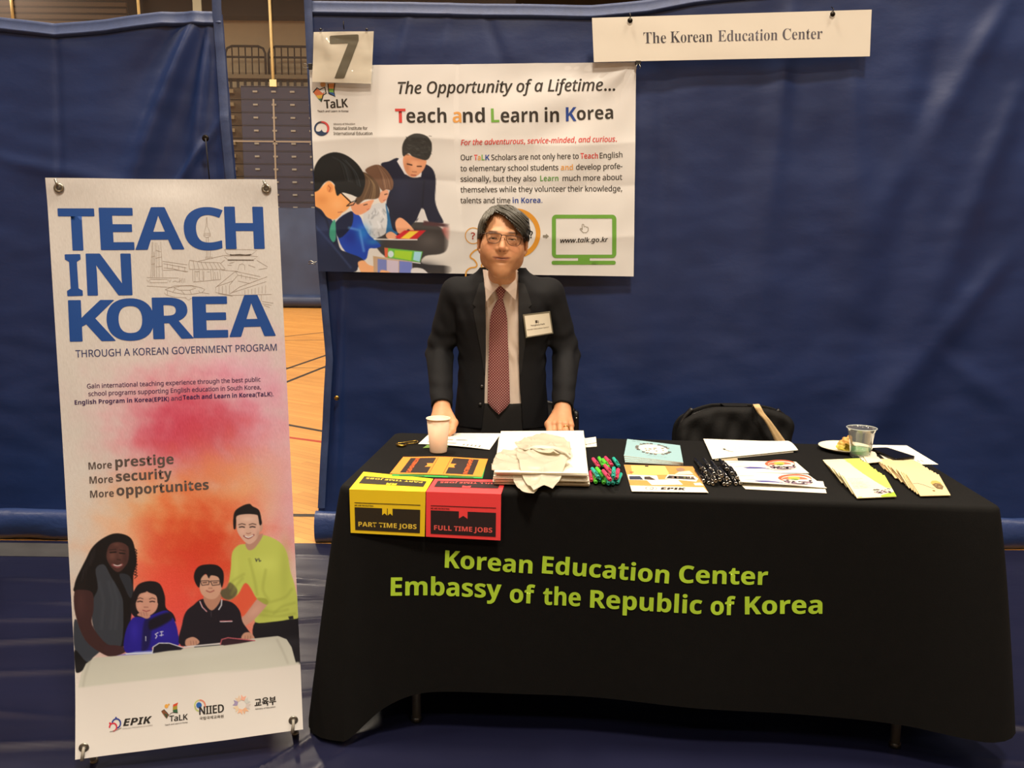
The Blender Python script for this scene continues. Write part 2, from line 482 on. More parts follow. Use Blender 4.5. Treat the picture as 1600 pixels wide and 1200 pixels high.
def wood_floor():
    m = bpy.data.materials.new('maple_floor'); m.use_nodes = True; N = m.node_tree.nodes; K = m.node_tree.links; b = N['Principled BSDF']
    tc = N.new('ShaderNodeTexCoord'); mpn = N.new('ShaderNodeMapping'); mpn.inputs['Rotation'].default_value = (0, 0, math.radians(35)); K.new(tc.outputs['Object'], mpn.inputs['Vector'])
    br = N.new('ShaderNodeTexBrick'); br.inputs['Scale'].default_value = 1.; br.inputs['Brick Width'].default_value = 1.1; br.inputs['Row Height'].default_value = .057
    br.inputs['Mortar Size'].default_value = .0012; br.inputs['Color1'].default_value = L4((216, 156, 74)); br.inputs['Color2'].default_value = L4((198, 138, 60)); br.inputs['Mortar'].default_value = L4((128, 84, 34))
    K.new(mpn.outputs[0], br.inputs['Vector'])
    mp2 = N.new('ShaderNodeMapping'); mp2.inputs['Scale'].default_value = (2, 30, 1); K.new(mpn.outputs[0], mp2.inputs['Vector'])
    nz = N.new('ShaderNodeTexNoise'); nz.inputs['Scale'].default_value = 2.; nz.inputs['Detail'].default_value = 6; K.new(mp2.outputs[0], nz.inputs['Vector'])
    mr = N.new('ShaderNodeMapRange'); mr.inputs[3].default_value = .85; mr.inputs[4].default_value = 1.12; K.new(nz.outputs['Fac'], mr.inputs[0])
    sc = N.new('ShaderNodeVectorMath'); sc.operation = 'SCALE'; K.new(br.outputs['Color'], sc.inputs[0]); K.new(mr.outputs[0], sc.inputs['Scale']); K.new(sc.outputs[0], b.inputs['Base Color'])
    b.inputs['Roughness'].default_value = .42; b.inputs['Coat Weight'].default_value = .12; b.inputs['Coat Roughness'].default_value = .3
    return m
M_WOOD = wood_floor()
M_LINEB = mat('black_court_line', (44, 36, 28), .35, var=.08)
M_LINER = mat('red_court_line', (176, 58, 34), .35, var=.08)

# ------------------------------------------------------------- floor, walls, ceiling
b = MB()
b.add([(-22, -10, 0), (22, -10, 0), (22, 26, 0), (-22, 26, 0)], [(0, 1, 2, 3)], M_WOOD, smooth=False)
def court(p, q, w, m):
    a, c = hz(*p, .0), hz(*q, .0); d = (c-a)/np.linalg.norm(c-a); a = a-d*2.; c = c+d*2.; n = A([-d[1], d[0], 0])*w/2
    b.add([a-n+[0, 0, .0006], c-n+[0, 0, .0006], c+n+[0, 0, .0006], a+n+[0, 0, .0006]], [(0, 1, 2, 3)], m, smooth=False)
court((444, 526), (496, 520.5), .05, M_LINEB); court((444, 532), (496, 531.5), .04, M_LINEB)
court((447, 576.5), (498, 559), .05, M_LINEB); court((444, 574.6), (498, 575), .025, M_LINEB)
court((447.6, 597), (498, 577), .05, M_LINEB); court((451, 664), (500, 673), .05, M_LINEB)
court((451, 683.5), (500, 690), .05, M_LINER); court((456, 805), (498, 805.5), .05, M_LINEB)
b.build('floor', kind='structure', label='orange varnished maple gym floor with court lines')

M_WALL = mat('tan_block_wall', (188, 172, 142), .85, var=.04, vscale=2)
M_WALLD = mat('dark_upper_wall', (42, 38, 34), .9, var=.06, vscale=2)
b = MB(); Y = 25.
b.add([(-22, Y, 0), (22, Y, 0), (22, Y, 7.62), (-22, Y, 7.62)], [(0, 1, 2, 3)], M_WALL, smooth=False)
b.build('wall_back', kind='structure', label='tan block wall beyond the bleachers')
b = MB(); 
b.box((0, Y-.25, 8.6), (44, .5, 1.96), M_WALLD)
b.build('trim_1', kind='structure', label='dark upper wall band above the tan wall')
M_RIB = mat('ribbed_panel', (84, 68, 50), .8, var=.06, vscale=4)
b = MB()
for k in range(16):
    b.box((-13.25, Y-.9, 7.28+k*.16), (5.9, .08, .1), M_RIB)
b.box((-13.25, Y-.8, 8.5), (5.9, .06, 2.6), M_WALLD)
b.build('trim_2', kind='structure', label='brown ribbed louvre panel high on the back wall')
for nm, P in (('wall_left', [(-22, -10, 0), (-22, 25, 0), (-22, 25, 9.5), (-22, -10, 9.5)]), ('wall_right', [(22, -10, 0), (22, 25, 0), (22, 25, 9.5), (22, -10, 9.5)]),
              ('wall_front', [(-22, -10, 0), (22, -10, 0), (22, -10, 9.5), (-22, -10, 9.5)])):
    b = MB(); b.add(P, [(0, 1, 2, 3)], M_WALL, smooth=False); b.build(nm, kind='structure')
b = MB(); b.add([(-22, -10, 9.5), (22, -10, 9.5), (22, 25.1, 9.5), (-22, 25.1, 9.5)], [(0, 1, 2, 3)], mat('ceiling_deck', (150, 145, 132), .9, var=.04), smooth=False)
b.build('ceiling', kind='structure')

# vinyl floor cover (tarp) with wrinkles
def tarp_z(x, y):
    z = .004+.0022*(1+vnoise(np.stack([x*.9, y*2.6], -1), 3, 3))
    for (p, q, a, w) in (((-1.9, 3.3), (-1.2, 3.25), .010, .03), ((-2.2, 2.9), (-1.3, 3.0), .012, .035), ((-2.3, 2.65), (-1.35, 2.75), .010, .03), ((-1.15, 3.6), (-.55, 3.5), .012, .03), ((-1.0, 3.1), (-.6, 3.2), .010, .03),
                         ((-1.1, 3.85), (-.3, 3.83), .008, .02), ((-.85, 1.9), (-.6, 2.3), .012, .018), ((-1.15, 2.0), (-.72, 2.16), .010, .03), ((1.5, 2.25), (2.1, 2.15), .012, .03), ((-2.2, 3.55), (-1.5, 3.5), .007, .03), ((1.2, 2.5), (1.9, 2.38), .008, .03), ((-1.75, 2.25), (-1.2, 2.32), .012, .03), ((-2.0, 2.5), (-1.5, 2.46), .010, .025), ((-2.1, 3.12), (-1.4, 3.16), .009, .03), ((-.95, 2.75), (-.62, 2.8), .012, .025), ((-1.0, 3.35), (-.6, 3.4), .012, .03), ((-.98, 2.5), (-.66, 2.6), .010, .02), ((-.66, 1.85), (-.5, 2.2), .012, .02), ((1.55, 2.1), (2.2, 2.02), .012, .03)):
        z = z+seg_ridge(x, y, p, q, a*1.35, w*.62)
    return z
M_TARP = mat('navy_vinyl_floor_cover', (22, 24, 48), .34, var=.10, vscale=2.5, bump=.25, bscale=7, bstretch=(1, 3, 1), spec=.5)
M_TAPE = mat('grey_tape', (64, 64, 66), .6, var=.15, vscale=8)
xs = multi((-6, -2.6, .15), (-2.6, -.4, .012), (-.4, 2.6, .02), (2.6, 6, .15)); ys = multi((-3, 1.4, .15), (1.4, 4.04, .012))
X, Yg = np.meshgrid(xs, ys); P = np.stack([X, Yg, tarp_z(X, Yg)], -1); V, F = grid_vf(P)
b = MB(); b.add(V, [f[::-1] for f in F], M_TARP)
Xs, Ys = np.meshgrid(multi((-6, -1.05, .03)), steps(3.82, 4.0, .03)); V, F = grid_vf(np.stack([Xs, Ys, tarp_z(Xs, Ys)+.0015], -1)); b.add(V, [f[::-1] for f in F], M_TAPE)
b.build('floor_cover', kind='structure', label='wrinkled navy vinyl sheet laid over the gym floor')

# ------------------------------------------------------------- far divider curtain, bleachers, railings
Yc = 21.2
b0 = thing('gym_divider_curtain', 'far gym divider curtain, solid blue vinyl below and see-through mesh above, in the gap', 'curtain', (-6.5, Yc, 0))
b = MB(); zt = hy(400, 324, Yc)[2]
xs = steps(-15, 0, .1); zs = steps(.03, zt, .1); X, Z = np.meshgrid(xs, zs)
V, F = grid_vf(np.stack([X, Yc+.04*vnoise(np.stack([X*.7, Z*.3], -1), 8), Z], -1)); b.add(V, F, mat('far_vinyl', (58, 74, 108), .5, var=.15, vscale=1.5)); b.build('vinyl_skirt', b0)
b = MB(); b.tube([(-15, Yc-.03, .16), (0, Yc-.03, .16)], .15, mat('far_vinyl_roll', (44, 58, 92), .4, var=.2, vscale=2), 14); b.build('bottom_roll', b0)
mn = bpy.data.materials.new('curtain_mesh'); mn.use_nodes = True; N = mn.node_tree.nodes; K = mn.node_tree.links
N.remove(N['Principled BSDF']); df = N.new('ShaderNodeBsdfDiffuse'); df.inputs[0].default_value = L4((86, 78, 74)); tr = N.new('ShaderNodeBsdfTransparent'); mxs = N.new('ShaderNodeMixShader')
mxs.inputs[0].default_value = .28; K.new(tr.outputs[0], mxs.inputs[1]); K.new(df.outputs[0], mxs.inputs[2]); K.new(mxs.outputs[0], N['Material Output'].inputs['Surface'])
b = MB(); b.add([(-15, Yc, zt), (0, Yc, zt), (0, Yc, 9.3), (-15, Yc, 9.3)], [(0, 1, 2, 3)], mn, smooth=False); b.build('mesh_panel', b0, label='dark see-through mesh')
mst = mat('grey_seam', (128, 118, 106), .7, var=.05); mstr = mat('cream_strap', (205, 190, 140), .6, var=.06)
zc = hy(400, 221, Yc)[2]; xv = hy(429, 200, Yc)[0]
b = MB(); b.box((-7.5, Yc-.02, zc), (15, .02, .035), mst); b.box((xv, Yc-.02, (zt+hy(429, 155, Yc)[2])/2), (.04, .02, hy(429, 155, Yc)[2]-zt), mst); b.build('seam', b0)
for px, yb in ((21, 40), (218.5, 40), (427, 130)):
    t = hy(px, yb, Yc-.06); b = MB(); b.add(*tube_vf([t, (t[0]-.06, Yc-.06, 9.3)], .035, 8), mstr)
    if yb > 100: b.box((t[0], Yc-.07, t[2]), (.16, .05, .16), mstr)
    b.build('lift_strap', b0)
b = MB(); t = hy(308, 10, Yc-.06); b.box((t[0], Yc-.05, 8.), (.2, .04, 2.6), mat('grey_strap', (140, 138, 120), .7)); b.build('edge_band', b0)

# bleachers (folded), each row front a part
yb = 24.0; zb0 = 0.0; ztop = hy(420, 136, yb)[2]
bl = thing('bleacher_bank', 'bank of folded blue bleachers behind the far divider curtain', 'bleachers', (-7.2, yb, 0))
mbl = mat('bleacher_blue', (62, 68, 98), .6, var=.08, vscale=1.2); mbr = mat('bleacher_brown', (88, 72, 50), .7, var=.1); mhd = mat('pale_handle', (190, 186, 176), .5)
rows = 17; hgt = ztop/rows; xa = hy(381, 200, yb)[0]
for i in range(rows):
    b = MB(); z = (i+.5)*hgt; b.box(((xa-.0)/2-.3, yb+.02*i*0, z), (abs(xa)-.6, .3, hgt*.93), mbl)
    b.box(((xa)/2-.3, yb+.03, z+hgt*.46), (abs(xa)-.6, .36, .03), mat('bleacher_edge', (84, 88, 110), .5))
    px = 405 if i % 2 or i < 15 else 396
    for q in (-2, -1, 0, 1, 2, 3):
        xx = hy(405+q*28.5, 250, yb)[0]
        if xa+.1 < xx < -.4: b.box((xx, yb-.17, z+.02), (.12, .03, .045), mhd)
    b.build('row_front', bl)
b = MB()
for i in range(rows):
    z = (i+.5)*hgt; b.box((xa-1.1, yb+.1, z), (2.1, .2, hgt*.9), mbr)
    if i > 6: b.box((xa-.95, yb-.05, z+.03), (1.5, .2, .09), mat('tread_tan', (150, 132, 98), .6))
b.build('aisle_section', bl, label='brown end section with tan step treads')
mrail = mat('dark_rail', (30, 27, 25), .5, .3)
def railing(xl, xr, zl, zh, lab):
    r = thing('guard_rail', lab, 'railing', ((xl+xr)/2, yb+.1, zl), group='guard rails on top of the bleachers')
    b = MB(); c = .18
    b.tube([(xl, yb+.1, zl), (xl, yb+.1, zh-c), (xl+c*.3, yb+.1, zh-c*.3), (xl+c, yb+.1, zh), (xr-c, yb+.1, zh), (xr-c*.3, yb+.1, zh-c*.3), (xr, yb+.1, zh-c), (xr, yb+.1, zl)], .032, mrail, 8); b.build('frame', r)
    b = MB(); b.tube([(xl, yb+.1, zl+(zh-zl)*.63), (xr, yb+.1, zl+(zh-zl)*.63)], .028, mrail, 8); b.build('mid_rail', r)
    n = int((xr-xl)/.165)
    for i in range(1, n):
        x = xl+(xr-xl)*i/n; b = MB(); b.tube([(x, yb+.1, zl), (x, yb+.1, zh)], .018, mrail, 6); b.build('baluster', r)
z0 = hy(400, 119, yb)[2]+.035; z1 = hy(400, 71, yb)[2]
railing(hy(350.5, 90, yb)[0], hy(413, 90, yb)[0], z0, z1, 'dark guard rail with vertical bars above the bleachers, left one beside the curtain edge')
railing(hy(418, 90, yb)[0], hy(418, 90, yb)[0]+2.6, z0, z1, 'dark guard rail with vertical bars above the bleachers, right one behind the cream strap')
b = MB(); b.box((-6, yb+.1, hy(400, 121, yb)[2]), (12, .5, .1), mat('platform_edge', (120, 108, 84), .7))
for k in range(60): b.box((-11+k*.19, yb+.0, hy(400, 129, yb)[2]), (.07, .03, .28), mrail)
b.build('top_platform', bl, label='tan top platform with bars below')

# ------------------------------------------------------------- near curtains
def curtain(name, label, xl, edgeL, edgeR, topz, ridges, seed, xs, zs, side):
    """edge functions of z give x; topz function of x"""
    root = thing(name, label, 'curtain', (xl, 4.1, 0))
    U, T = np.meshgrid(xs, zs)      # U in 0..1, T 0..1 from bottom to top
    Z0 = .10; 
    Xn = edgeL(0*T)+(edgeR(0*T)-edgeL(0*T))*U
    Zt = topz(Xn); Z = Z0+(Zt-Z0)*T
    X = edgeL(Z)*(1-U)+edgeR(Z)*U
    D = .018*vnoise(np.stack([X*.8, Z*.18], -1), seed, 2)+.004*vnoise(np.stack([X*1.3, Z*2.2], -1), seed+1, 3)
    for (p, q, a, w) in ridges: D = D+seg_ridge(X, Z, p, q, a, w)
    fr = np.clip(T*6, 0, 1)
    Yv = 4.12-D*fr
    V, F = grid_vf(np.stack([X, Yv, Z], -1)); b = MB(); b.add(V, F, M_CURT)
    b.build('vinyl_sheet', root)
    f = lambda x, z, off: A([x, 4.12-off-float(np.interp(x, X[-2], (4.12-Yv)[-2])), z])
    b = MB(); xx = np.linspace(X[-1, 0], X[-1, -1], 200); tz = topz(xx)
    P = np.stack([np.stack([xx, 4.12-.004-np.interp(xx, X[-2], 4.12-Yv[-2])-o, tz+dz], -1) for o, dz in ((.0, .012), (.006, .010), (.008, -.002), (.006, -.030), (.012, -.034), (.013, -.040), (.006, -.046), (.001, -.05))])
    V, F = grid_vf(P); b.add(V, [g[::-1] for g in F], M_HEM); b.build('top_hem', root)
    return root, X, Yv, Z
def edge_strip(b, X, Y, Z, c, w):
    c2 = c-3 if c < 0 else c+3
    zz = np.concatenate([Z[4:, c], [2.9, 3.5]]); xe = np.concatenate([X[4:, c], [X[-1, c]]*2]); ye = np.concatenate([np.minimum(Y[4:, c], Y[4:, c2]), [Y[-1, c]]*2])-.018
    P = np.stack([np.stack([xe+w*t, ye-.003*math.sin(PI*t), zz], -1) for t in (0, .12, .5, .88, 1)], 1)
    V, F = grid_vf(P); b.add(V, F, M_HEM); V, F = grid_vf(P+[0, .006, 0]); b.add(V, [f[::-1] for f in F], M_HEM)
H3 = lambda px, py: tuple(hy(px, py, 4.1)[[0, 2]])
rL = [(H3(300, 40), H3(205, 290), .055, .055), (H3(322, 60), H3(300, 270), .03, .03), (H3(262, 45), H3(200, 150), -.02, .06), (H3(325, 215), H3(270, 300), .03, .02), (H3(85, 40), H3(95, 420), -.006, .02),
      (H3(10, 250), H3(240, 300), .012, .05), (H3(340, 20), H3(352, 300), .02, .02)]
lc, LX, LY, LZ = curtain('blue_curtain', 'dark blue vinyl curtain hanging behind the tall teaching banner, left of the gap', -2.2,
    lambda z: -3.4+0*z, lambda z: np.interp(z, [0, 1.7, 2.5], [-1.25, -1.29, -1.33]),
    lambda x: np.interp(x, [-3.4, -2.33, -2.09, -1.85, -1.6, -1.33], [2.44, 2.435, 2.41, 2.43, 2.465, 2.47]), rL, 21, np.linspace(0, 1, 150), np.linspace(0, 1, 150), 1)
def roll(root, x0, x1, y, zc, r, seed, m=None, n=80):
    b = MB(); xx = np.linspace(x0, x1, n); th = np.linspace(0, 2*PI, 25)[:-1]
    P = []
    for i, x in enumerate(xx):
        q = []
        for a in th:
            rr = r*(1+.10*float(vnoise(A([x*1.6, a*.25]), seed, 2))); q.append((x, y+rr*.6*math.cos(a), zc+rr*math.sin(a)))
        P.append(q+[q[0]])
    V, F = grid_vf(A(P)); b.add(V, F, m or M_ROLL)
    b.add(A(P[0][:-1]), [tuple(range(24))], m or M_ROLL); b.add(A(P[-1][:-1]), [tuple(range(24))[::-1]], m or M_ROLL)
    b.build('bottom_roll', root)
roll(lc, -3.4, -1.25, 4.09, .074, .076, 2)
b = MB(); P = [(-1.362, 4.07, 2.2), (-1.362, 4.07, 3.6)]
edge_strip(b, LX, LY, LZ, -1, -.04); b.build('edge_strap', lc)
t = hy(321, 216, 4.03); b = MB(); b.lathe([(.0, -.002), (.006, -.004), (.013, -.003), (.016, 0), (.013, .003), (.006, .004), (0, .002)], t, M_DARKMETAL, 16, rotx(PI/2)); b.build('grommet', lc, label='rusty round eyelet')
b = MB(); b.tube([t+[.002, -.004, 0], t+[.006, .0, -.1], hy(328, 290, 4.05)], .003, mat('dark_cord', (30, 30, 34), .8), 6); b.build('cord', lc)

b = MB(); t1 = hy(357, 99, 4.09); 
rR = [(H3(1235, 20), H3(1190, 420), .016, .07), (H3(1330, 90), H3(1345, 430), .010, .08), (H3(1570, 10), H3(1380, 330), .018, .08), (H3(1470, 60), H3(1350, 640), -.015, .10), (H3(1590, 150), H3(1420, 560), .018, .09),
      (H3(1560, 420), H3(1330, 700), .018, .09), (H3(1040, 60), H3(1035, 430), -.010, .06), (H3(700, 20), H3(690, 110), .010, .03), (H3(640, 20), H3(620, 110), .012, .03), (H3(760, 20), H3(790, 110), -.010, .03), (H3(1480, 560), H3(1590, 640), .010, .07),
      (H3(535, 440), H3(520, 830), .02, .02)]
rc, RX, RY, RZ = curtain('blue_curtain', 'long dark blue vinyl curtain behind the suited man, hung with the signs', 1.0,
    lambda z: np.interp(z, [0, .15, .45, .9, 1.35, 2.3, 2.55], [-.955, -.95, -.93, -.895, -.92, -.945, -.95]), lambda z: 4.2+0*z,
    lambda x: np.interp(x, [-.95, .35, .6, .8, 4.2], [2.515, 2.52, 2.54, 2.575, 2.95]), rR, 33, np.concatenate([np.linspace(0, .75, 260), np.linspace(.76, 1, 30)]), np.linspace(0, 1, 150), 1)
b = MB(); edge_strip(b, RX, RY, RZ, 0, .034); b.build('edge_strap', rc)
roll(rc, -.955, 4.2, 4.09, .078, .080, 5, n=150)
t = hy(526, 622, 4.09); b = MB(); b.lathe([(.0, -.002), (.005, -.004), (.010, -.003), (.012, 0), (.010, .003), (0, .002)], t, mat('brass', (200, 160, 80), .3, 1.), 16, rotx(PI/2)); b.build('grommet', rc, label='small brass eyelet')

# neighbour's black box at the far left edge
p = hz(3, 925, .0); p[0] = hy(3, 900, p[1]+.2)[0]; bx = thing('storage_box', 'black box at the far left edge, only its pale-marked side showing', 'box', (p[0]-.3, p[1]+.1, 0))
b = MB(); b.box((p[0]-.3, p[1]+.1, .25), (.6, .2, .48), M_BLACKPL, bev=.01); b.build('body', bx)
b = MB(); b.box((p[0]-.03, p[1]-.002, .13), (.05, .004, .10), mat('pale_label', (185, 190, 150), .6)); b.build('label_patch', bx, label='pale yellowish patch')

# ------------------------------------------------------------- lights of the hall (ceiling fixtures)
def lamp(x, y, z, e, size, col=(1., .85, .67)):
    l = bpy.data.lights.new('ceiling_lamp', 'AREA'); l.shape = 'DISK'; l.size = size; l.energy = e; l.color = col
    o = bpy.data.objects.new('ceiling_lamp', l); COL.objects.link(o); o.location = (x, y, z)
LE = .94
for (x, y, e) in ((-1.6, 3.2, 560), (.8, -.9, 690), (3.4, 2.6, 380), (-8, 1., 260), (9, 1, 260), (-3, -5, 260), (4, -5, 220), (-5, 9, 300), (3, 9, 200), (-10, 12, 360), (-6, 17, 640), (-12, 20, 640), (0, 17, 560)):
    lamp(x, y, 8.4, e*LE, 1.1)
W = bpy.data.worlds.new('World'); SC.world = W; W.use_nodes = True
W.node_tree.nodes['Background'].inputs[0].default_value = (1, .85, .7, 1); W.node_tree.nodes['Background'].inputs[1].default_value = .03
SC.view_settings.exposure = 0.0
# ============================================================= tall teaching banner on its stand
bo = A([-1.182, 2.198, .046]); byaw, btilt, broll = math.radians(13.2), math.radians(6.9), math.radians(1.2); BW, BH = .60, 1.57
_ax = A([math.cos(byaw), math.sin(byaw), 0]); _n = A([-math.sin(byaw), math.cos(byaw), 0]); _uu = A([0, 0, math.cos(btilt)])+_n*math.sin(btilt)
b_x = _ax*math.cos(broll)+_uu*math.sin(broll); b_z = _uu*math.cos(broll)-_ax*math.sin(broll); b_n = np.cross(b_x, b_z)  # b_n points to the viewer side (-y)
if b_n[1] > 0: b_n = -b_n
def bsurf(u, v):
    u = np.asarray(u, float); v = np.asarray(v, float); h = BH-v
    off = -.010*np.sin(PI*np.clip(h/BH, 0, 1))*1. + .0035*np.sin(PI*u/BW)*np.exp(-((h-.2)/.5)**2) + .045*np.clip((.26-h)/.26, 0, 1)**1.5*1. + .002*vnoise(np.stack([u*3, v*1.2], -1), 4, 2)
    off = off+.006*np.exp(-(v/.05)**2)*np.cos(2*PI*u/BW)
    return bo+np.outer(u, b_x)+np.outer(h, b_z)+np.outer(off, b_n)
BPX = [(72, 278), (432, 283), (470, 1130), (130, 1177)]
bs = Sheet(BW, BH, BPX, bsurf)
us = steps(0, BW, .0016); vs = multi((0, .80, .006), (.80, 1.38, .0016), (1.38, BH, .006))
p = Paint(bs, us, vs, (206, 192, 178))
W0 = (206, 192, 178)
# watercolour wash
for a in ((300, 610, 95, 60, (222, 168, 172), .75), (390, 600, 75, 60, (218, 165, 178), .7), (200, 640, 60, 60, (214, 180, 176), .6), (400, 690, 80, 90, (214, 140, 160), .8), (440, 760, 60, 90, (222, 165, 165), .8), (250, 700, 70, 80, (218, 130, 140), .7),
          (300, 665, 75, 60, (200, 70, 90), .9), (270, 690, 45, 45, (196, 55, 80), .6), (330, 690, 55, 45, (190, 55, 70), .6), (345, 745, 60, 45, (212, 110, 100), .75), (390, 790, 75, 60, (224, 172, 110), .85), (240, 800, 60, 50, (224, 185, 130), .7),
          (290, 830, 85, 60, (228, 140, 70), .85), (230, 880, 60, 60, (226, 150, 90), .8), (330, 800, 60, 50, (226, 140, 90), .7), (430, 850, 60, 90, (222, 165, 155), .75), (460, 800, 40, 90, (216, 155, 170), .7)):
    p.blob(*a, nz=.22)
p.blob(305, 900, 100, 110, (222, 90, 45), .9, nz=.2); p.blob(310, 870, 75, 60, (200, 55, 30), .85, nz=.25); p.blob(275, 950, 75, 70, (218, 62, 52), .85, nz=.2); p.blob(250, 930, 40, 60, (226, 80, 60), .6, nz=.2); p.blob(350, 1000, 60, 60, (216, 90, 70), .8); p.blob(250, 1010, 60, 40, (216, 70, 80), .8)
p.blob(180, 850, 45, 60, (226, 190, 160), .5, nz=.2)
p.C += 3*RNG.normal(size=p.C.shape[:2])[..., None]
TA = (110, 830, 5.4545); TB = (280, 780, 4.8); TC = (60, 780, 2.857)
SKD = (66, 38, 34)
# woman
p.poly([(400,55),(480,68),(535,110),(562,200),(575,300),(550,400),(548,500),(545,640),(480,1000),(300,1000),(230,640),(60,560),(52,500),(72,430),(110,350),(150,270),(190,190),(250,125),(330,75)], (17, 14, 16), tr=TA)
for k in range(26):
    q = random.random(); x = 120+q*120; y = 380-q*240; p.line([(x, y), (x-14+random.random()*20, y+40), (x-20+random.random()*24, y+90)], 5, (30, 26, 28), .7, tr=TA)
for k in range(10): y = 180+k*24; p.line([(545, y), (575+random.random()*8, y+18), (560, y+40)], 6, (18, 14, 16), tr=TA)
p.poly([(230,360),(300,320),(360,420),(440,560),(465,680),(450,1000),(330,1010),(215,850),(205,640),(250,520)], (52, 54, 60), tr=TA)
p.poly([(430,400),(520,420),(545,560),(520,600),(470,500)], (40, 42, 48), tr=TA)
p.poly([(50,830),(75,790),(150,950),(310,1070),(330,1010),(230,1090),(205,1110),(160,1150),(62,1040)], (50, 53, 60), tr=TA)
p.poly([(60,1040),(160,1140),(215,1100),(140,1200),(90,1230),(68,1200)], (14, 14, 18), tr=TA)
p.poly([(52,560),(110,535),(205,560),(215,700),(205,830),(330,990),(480,1020),(490,1050),(400,1092),(310,1080),(150,960),(62,740)], (58, 33, 33), tr=TA)
p.blob(110, 650, 40, 110, (78, 46, 44), .5, tr=TA)
p.poly([(310,1010),(400,1000),(485,1020),(500,1045),(410,1088),(320,1070)], (60, 34, 36), tr=TA)
for d in ((340, .45), (380, .5), (260, .4)): p.line([(d[0], 470), (d[0]+40, 640), (d[0]+20, 860)], 14, (70, 72, 78), d[1], f=3, tr=TA)
p.poly([(350,150),(430,130),(500,165),(510,240),(495,310),(440,375),(395,375),(340,310),(320,240)], (72, 42, 38), tr=TA)
p.blob(370, 245, 34, 40, (112, 70, 60), .7, tr=TA); p.blob(440, 225, 24, 60, (96, 60, 52), .6, tr=TA); p.blob(405, 150, 30, 16, (100, 62, 52), .6, tr=TA); p.blob(480, 270, 18, 40, (60, 34, 32), .6, tr=TA)
p.line([(352, 218), (400, 214)], 11, (22, 14, 14), tr=TA); p.line([(432, 222), (474, 226)], 11, (22, 14, 14), tr=TA); p.line([(345, 196), (400, 190)], 7, (30, 18, 18), .8, tr=TA); p.line([(432, 196), (480, 204)], 7, (30, 18, 18), .8, tr=TA)
p.line([(412, 276), (438, 280)], 10, (48, 26, 24), .8, tr=TA); p.line([(375, 322), (415, 340), (452, 320)], 20, (128, 66, 66), .9, sm=True, tr=TA); p.line([(385, 322), (415, 330), (446, 321)], 8, (214, 198, 190), .9, sm=True, tr=TA)
# girl
p.poly([(555,540),(600,480),(690,458),(770,482),(812,580),(822,680),(880,730),(905,790),(880,800),(700,840),(540,740),(530,620)], (22, 17, 22), tr=TA)
p.poly([(545,770),(640,765),(700,745),(830,705),(895,790),(925,900),(922,1002),(720,1010),(700,1050),(490,1062),(482,900)], (34, 24, 128), tr=TA)
p.blob(560, 880, 40, 90, (52, 40, 160), .6, tr=TA); p.blob(800, 900, 80, 60, (44, 32, 150), .6, tr=TA); p.poly([(640,800),(700,790),(690,980),(650,1050),(620,1050)], (20, 16, 60), f=2, al=.8, tr=TA)
p.poly([(730,760),(850,720),(870,780),(700,870),(680,800)], (18, 14, 30), f=2, tr=TA)
p.poly([(572,620),(590,570),(650,545),(710,550),(752,600),(755,660),(735,710),(690,745),(640,748),(590,715),(572,670)], (196, 140, 118), tr=TA)
p.blob(600, 670, 22, 22, (214, 150, 130), .6, tr=TA); p.blob(715, 670, 22, 22, (208, 142, 120), .6, tr=TA); p.blob(655, 580, 40, 20, (214, 160, 136), .6, tr=TA)
for x in (605, 708): p.line([(x-20, 633), (x, 628), (x+20, 632)], 9, (40, 22, 26), tr=TA); p.line([(x-24, 610), (x, 600), (x+24, 608)], 7, (60, 38, 36), .8, tr=TA)
p.line([(640, 678), (672, 678)], 7, (150, 92, 82), tr=TA); p.line([(630, 704), (658, 714), (688, 704)], 8, (150, 70, 70), tr=TA)
p.poly([(582,745),(610,720),(650,715),(685,735),(690,760),(660,775),(620,760)], (190, 134, 114), tr=TA)
for x in (612, 636, 658): p.line([(x, 722), (x+8, 750)], 4, (140, 88, 78), .8, tr=TA)
p.poly([(560,540),(640,490),(660,545),(600,570),(570,640),(556,600)], (22, 17, 22), tr=TA); p.poly([(660,490),(760,520),(775,650),(752,640),(740,580),(665,545)], (22, 17, 22), tr=TA)
p.line([(758, 890), (735, 905), (750, 918), (738, 938)], 7, (206, 200, 210), tr=TA); p.line([(775, 885), (800, 880)], 6, (206, 200, 210), tr=TA); p.line([(772, 915), (802, 908)], 6, (206, 200, 210), tr=TA); p.line([(788, 882), (786, 918)], 6, (206, 200, 210), tr=TA); p.line([(655, 925), (655, 960)], 6, (200, 200, 206), tr=TA)
# standing man in yellow-green
p.poly([(565,940),(700,935),(885,908),(886,1000),(900,1140),(920,1250),(850,1250),(800,1120),(740,1050),(560,1065)], (20, 19, 26), tr=TB)
p.poly([(495,365),(560,350),(620,300),(740,350),(795,430),(820,560),(850,660),(878,800),(885,905),(800,925),(700,940),(565,945),(575,860),(560,750),(495,655),(440,735),(372,780),(345,740),(372,640),(385,540),(395,430),(440,375)], (182, 186, 84), tr=TB)
p.poly([(495,655),(560,750),(580,800),(470,900),(400,820),(380,790),(440,735)], (214, 84, 56), f=1, tr=TB)
p.poly([(350,690),(380,650),(430,700),(420,750),(370,780),(320,760),(305,715)], (92, 80, 56), tr=TB, f=1.2)
p.blob(640, 520, 110, 70, (200, 204, 98), .6, tr=TB); p.blob(780, 560, 40, 200, (158, 162, 70), .55, tr=TB); p.blob(420, 560, 25, 130, (198, 200, 96), .5, tr=TB); p.blob(620, 870, 60, 60, (150, 152, 62), .5, tr=TB)
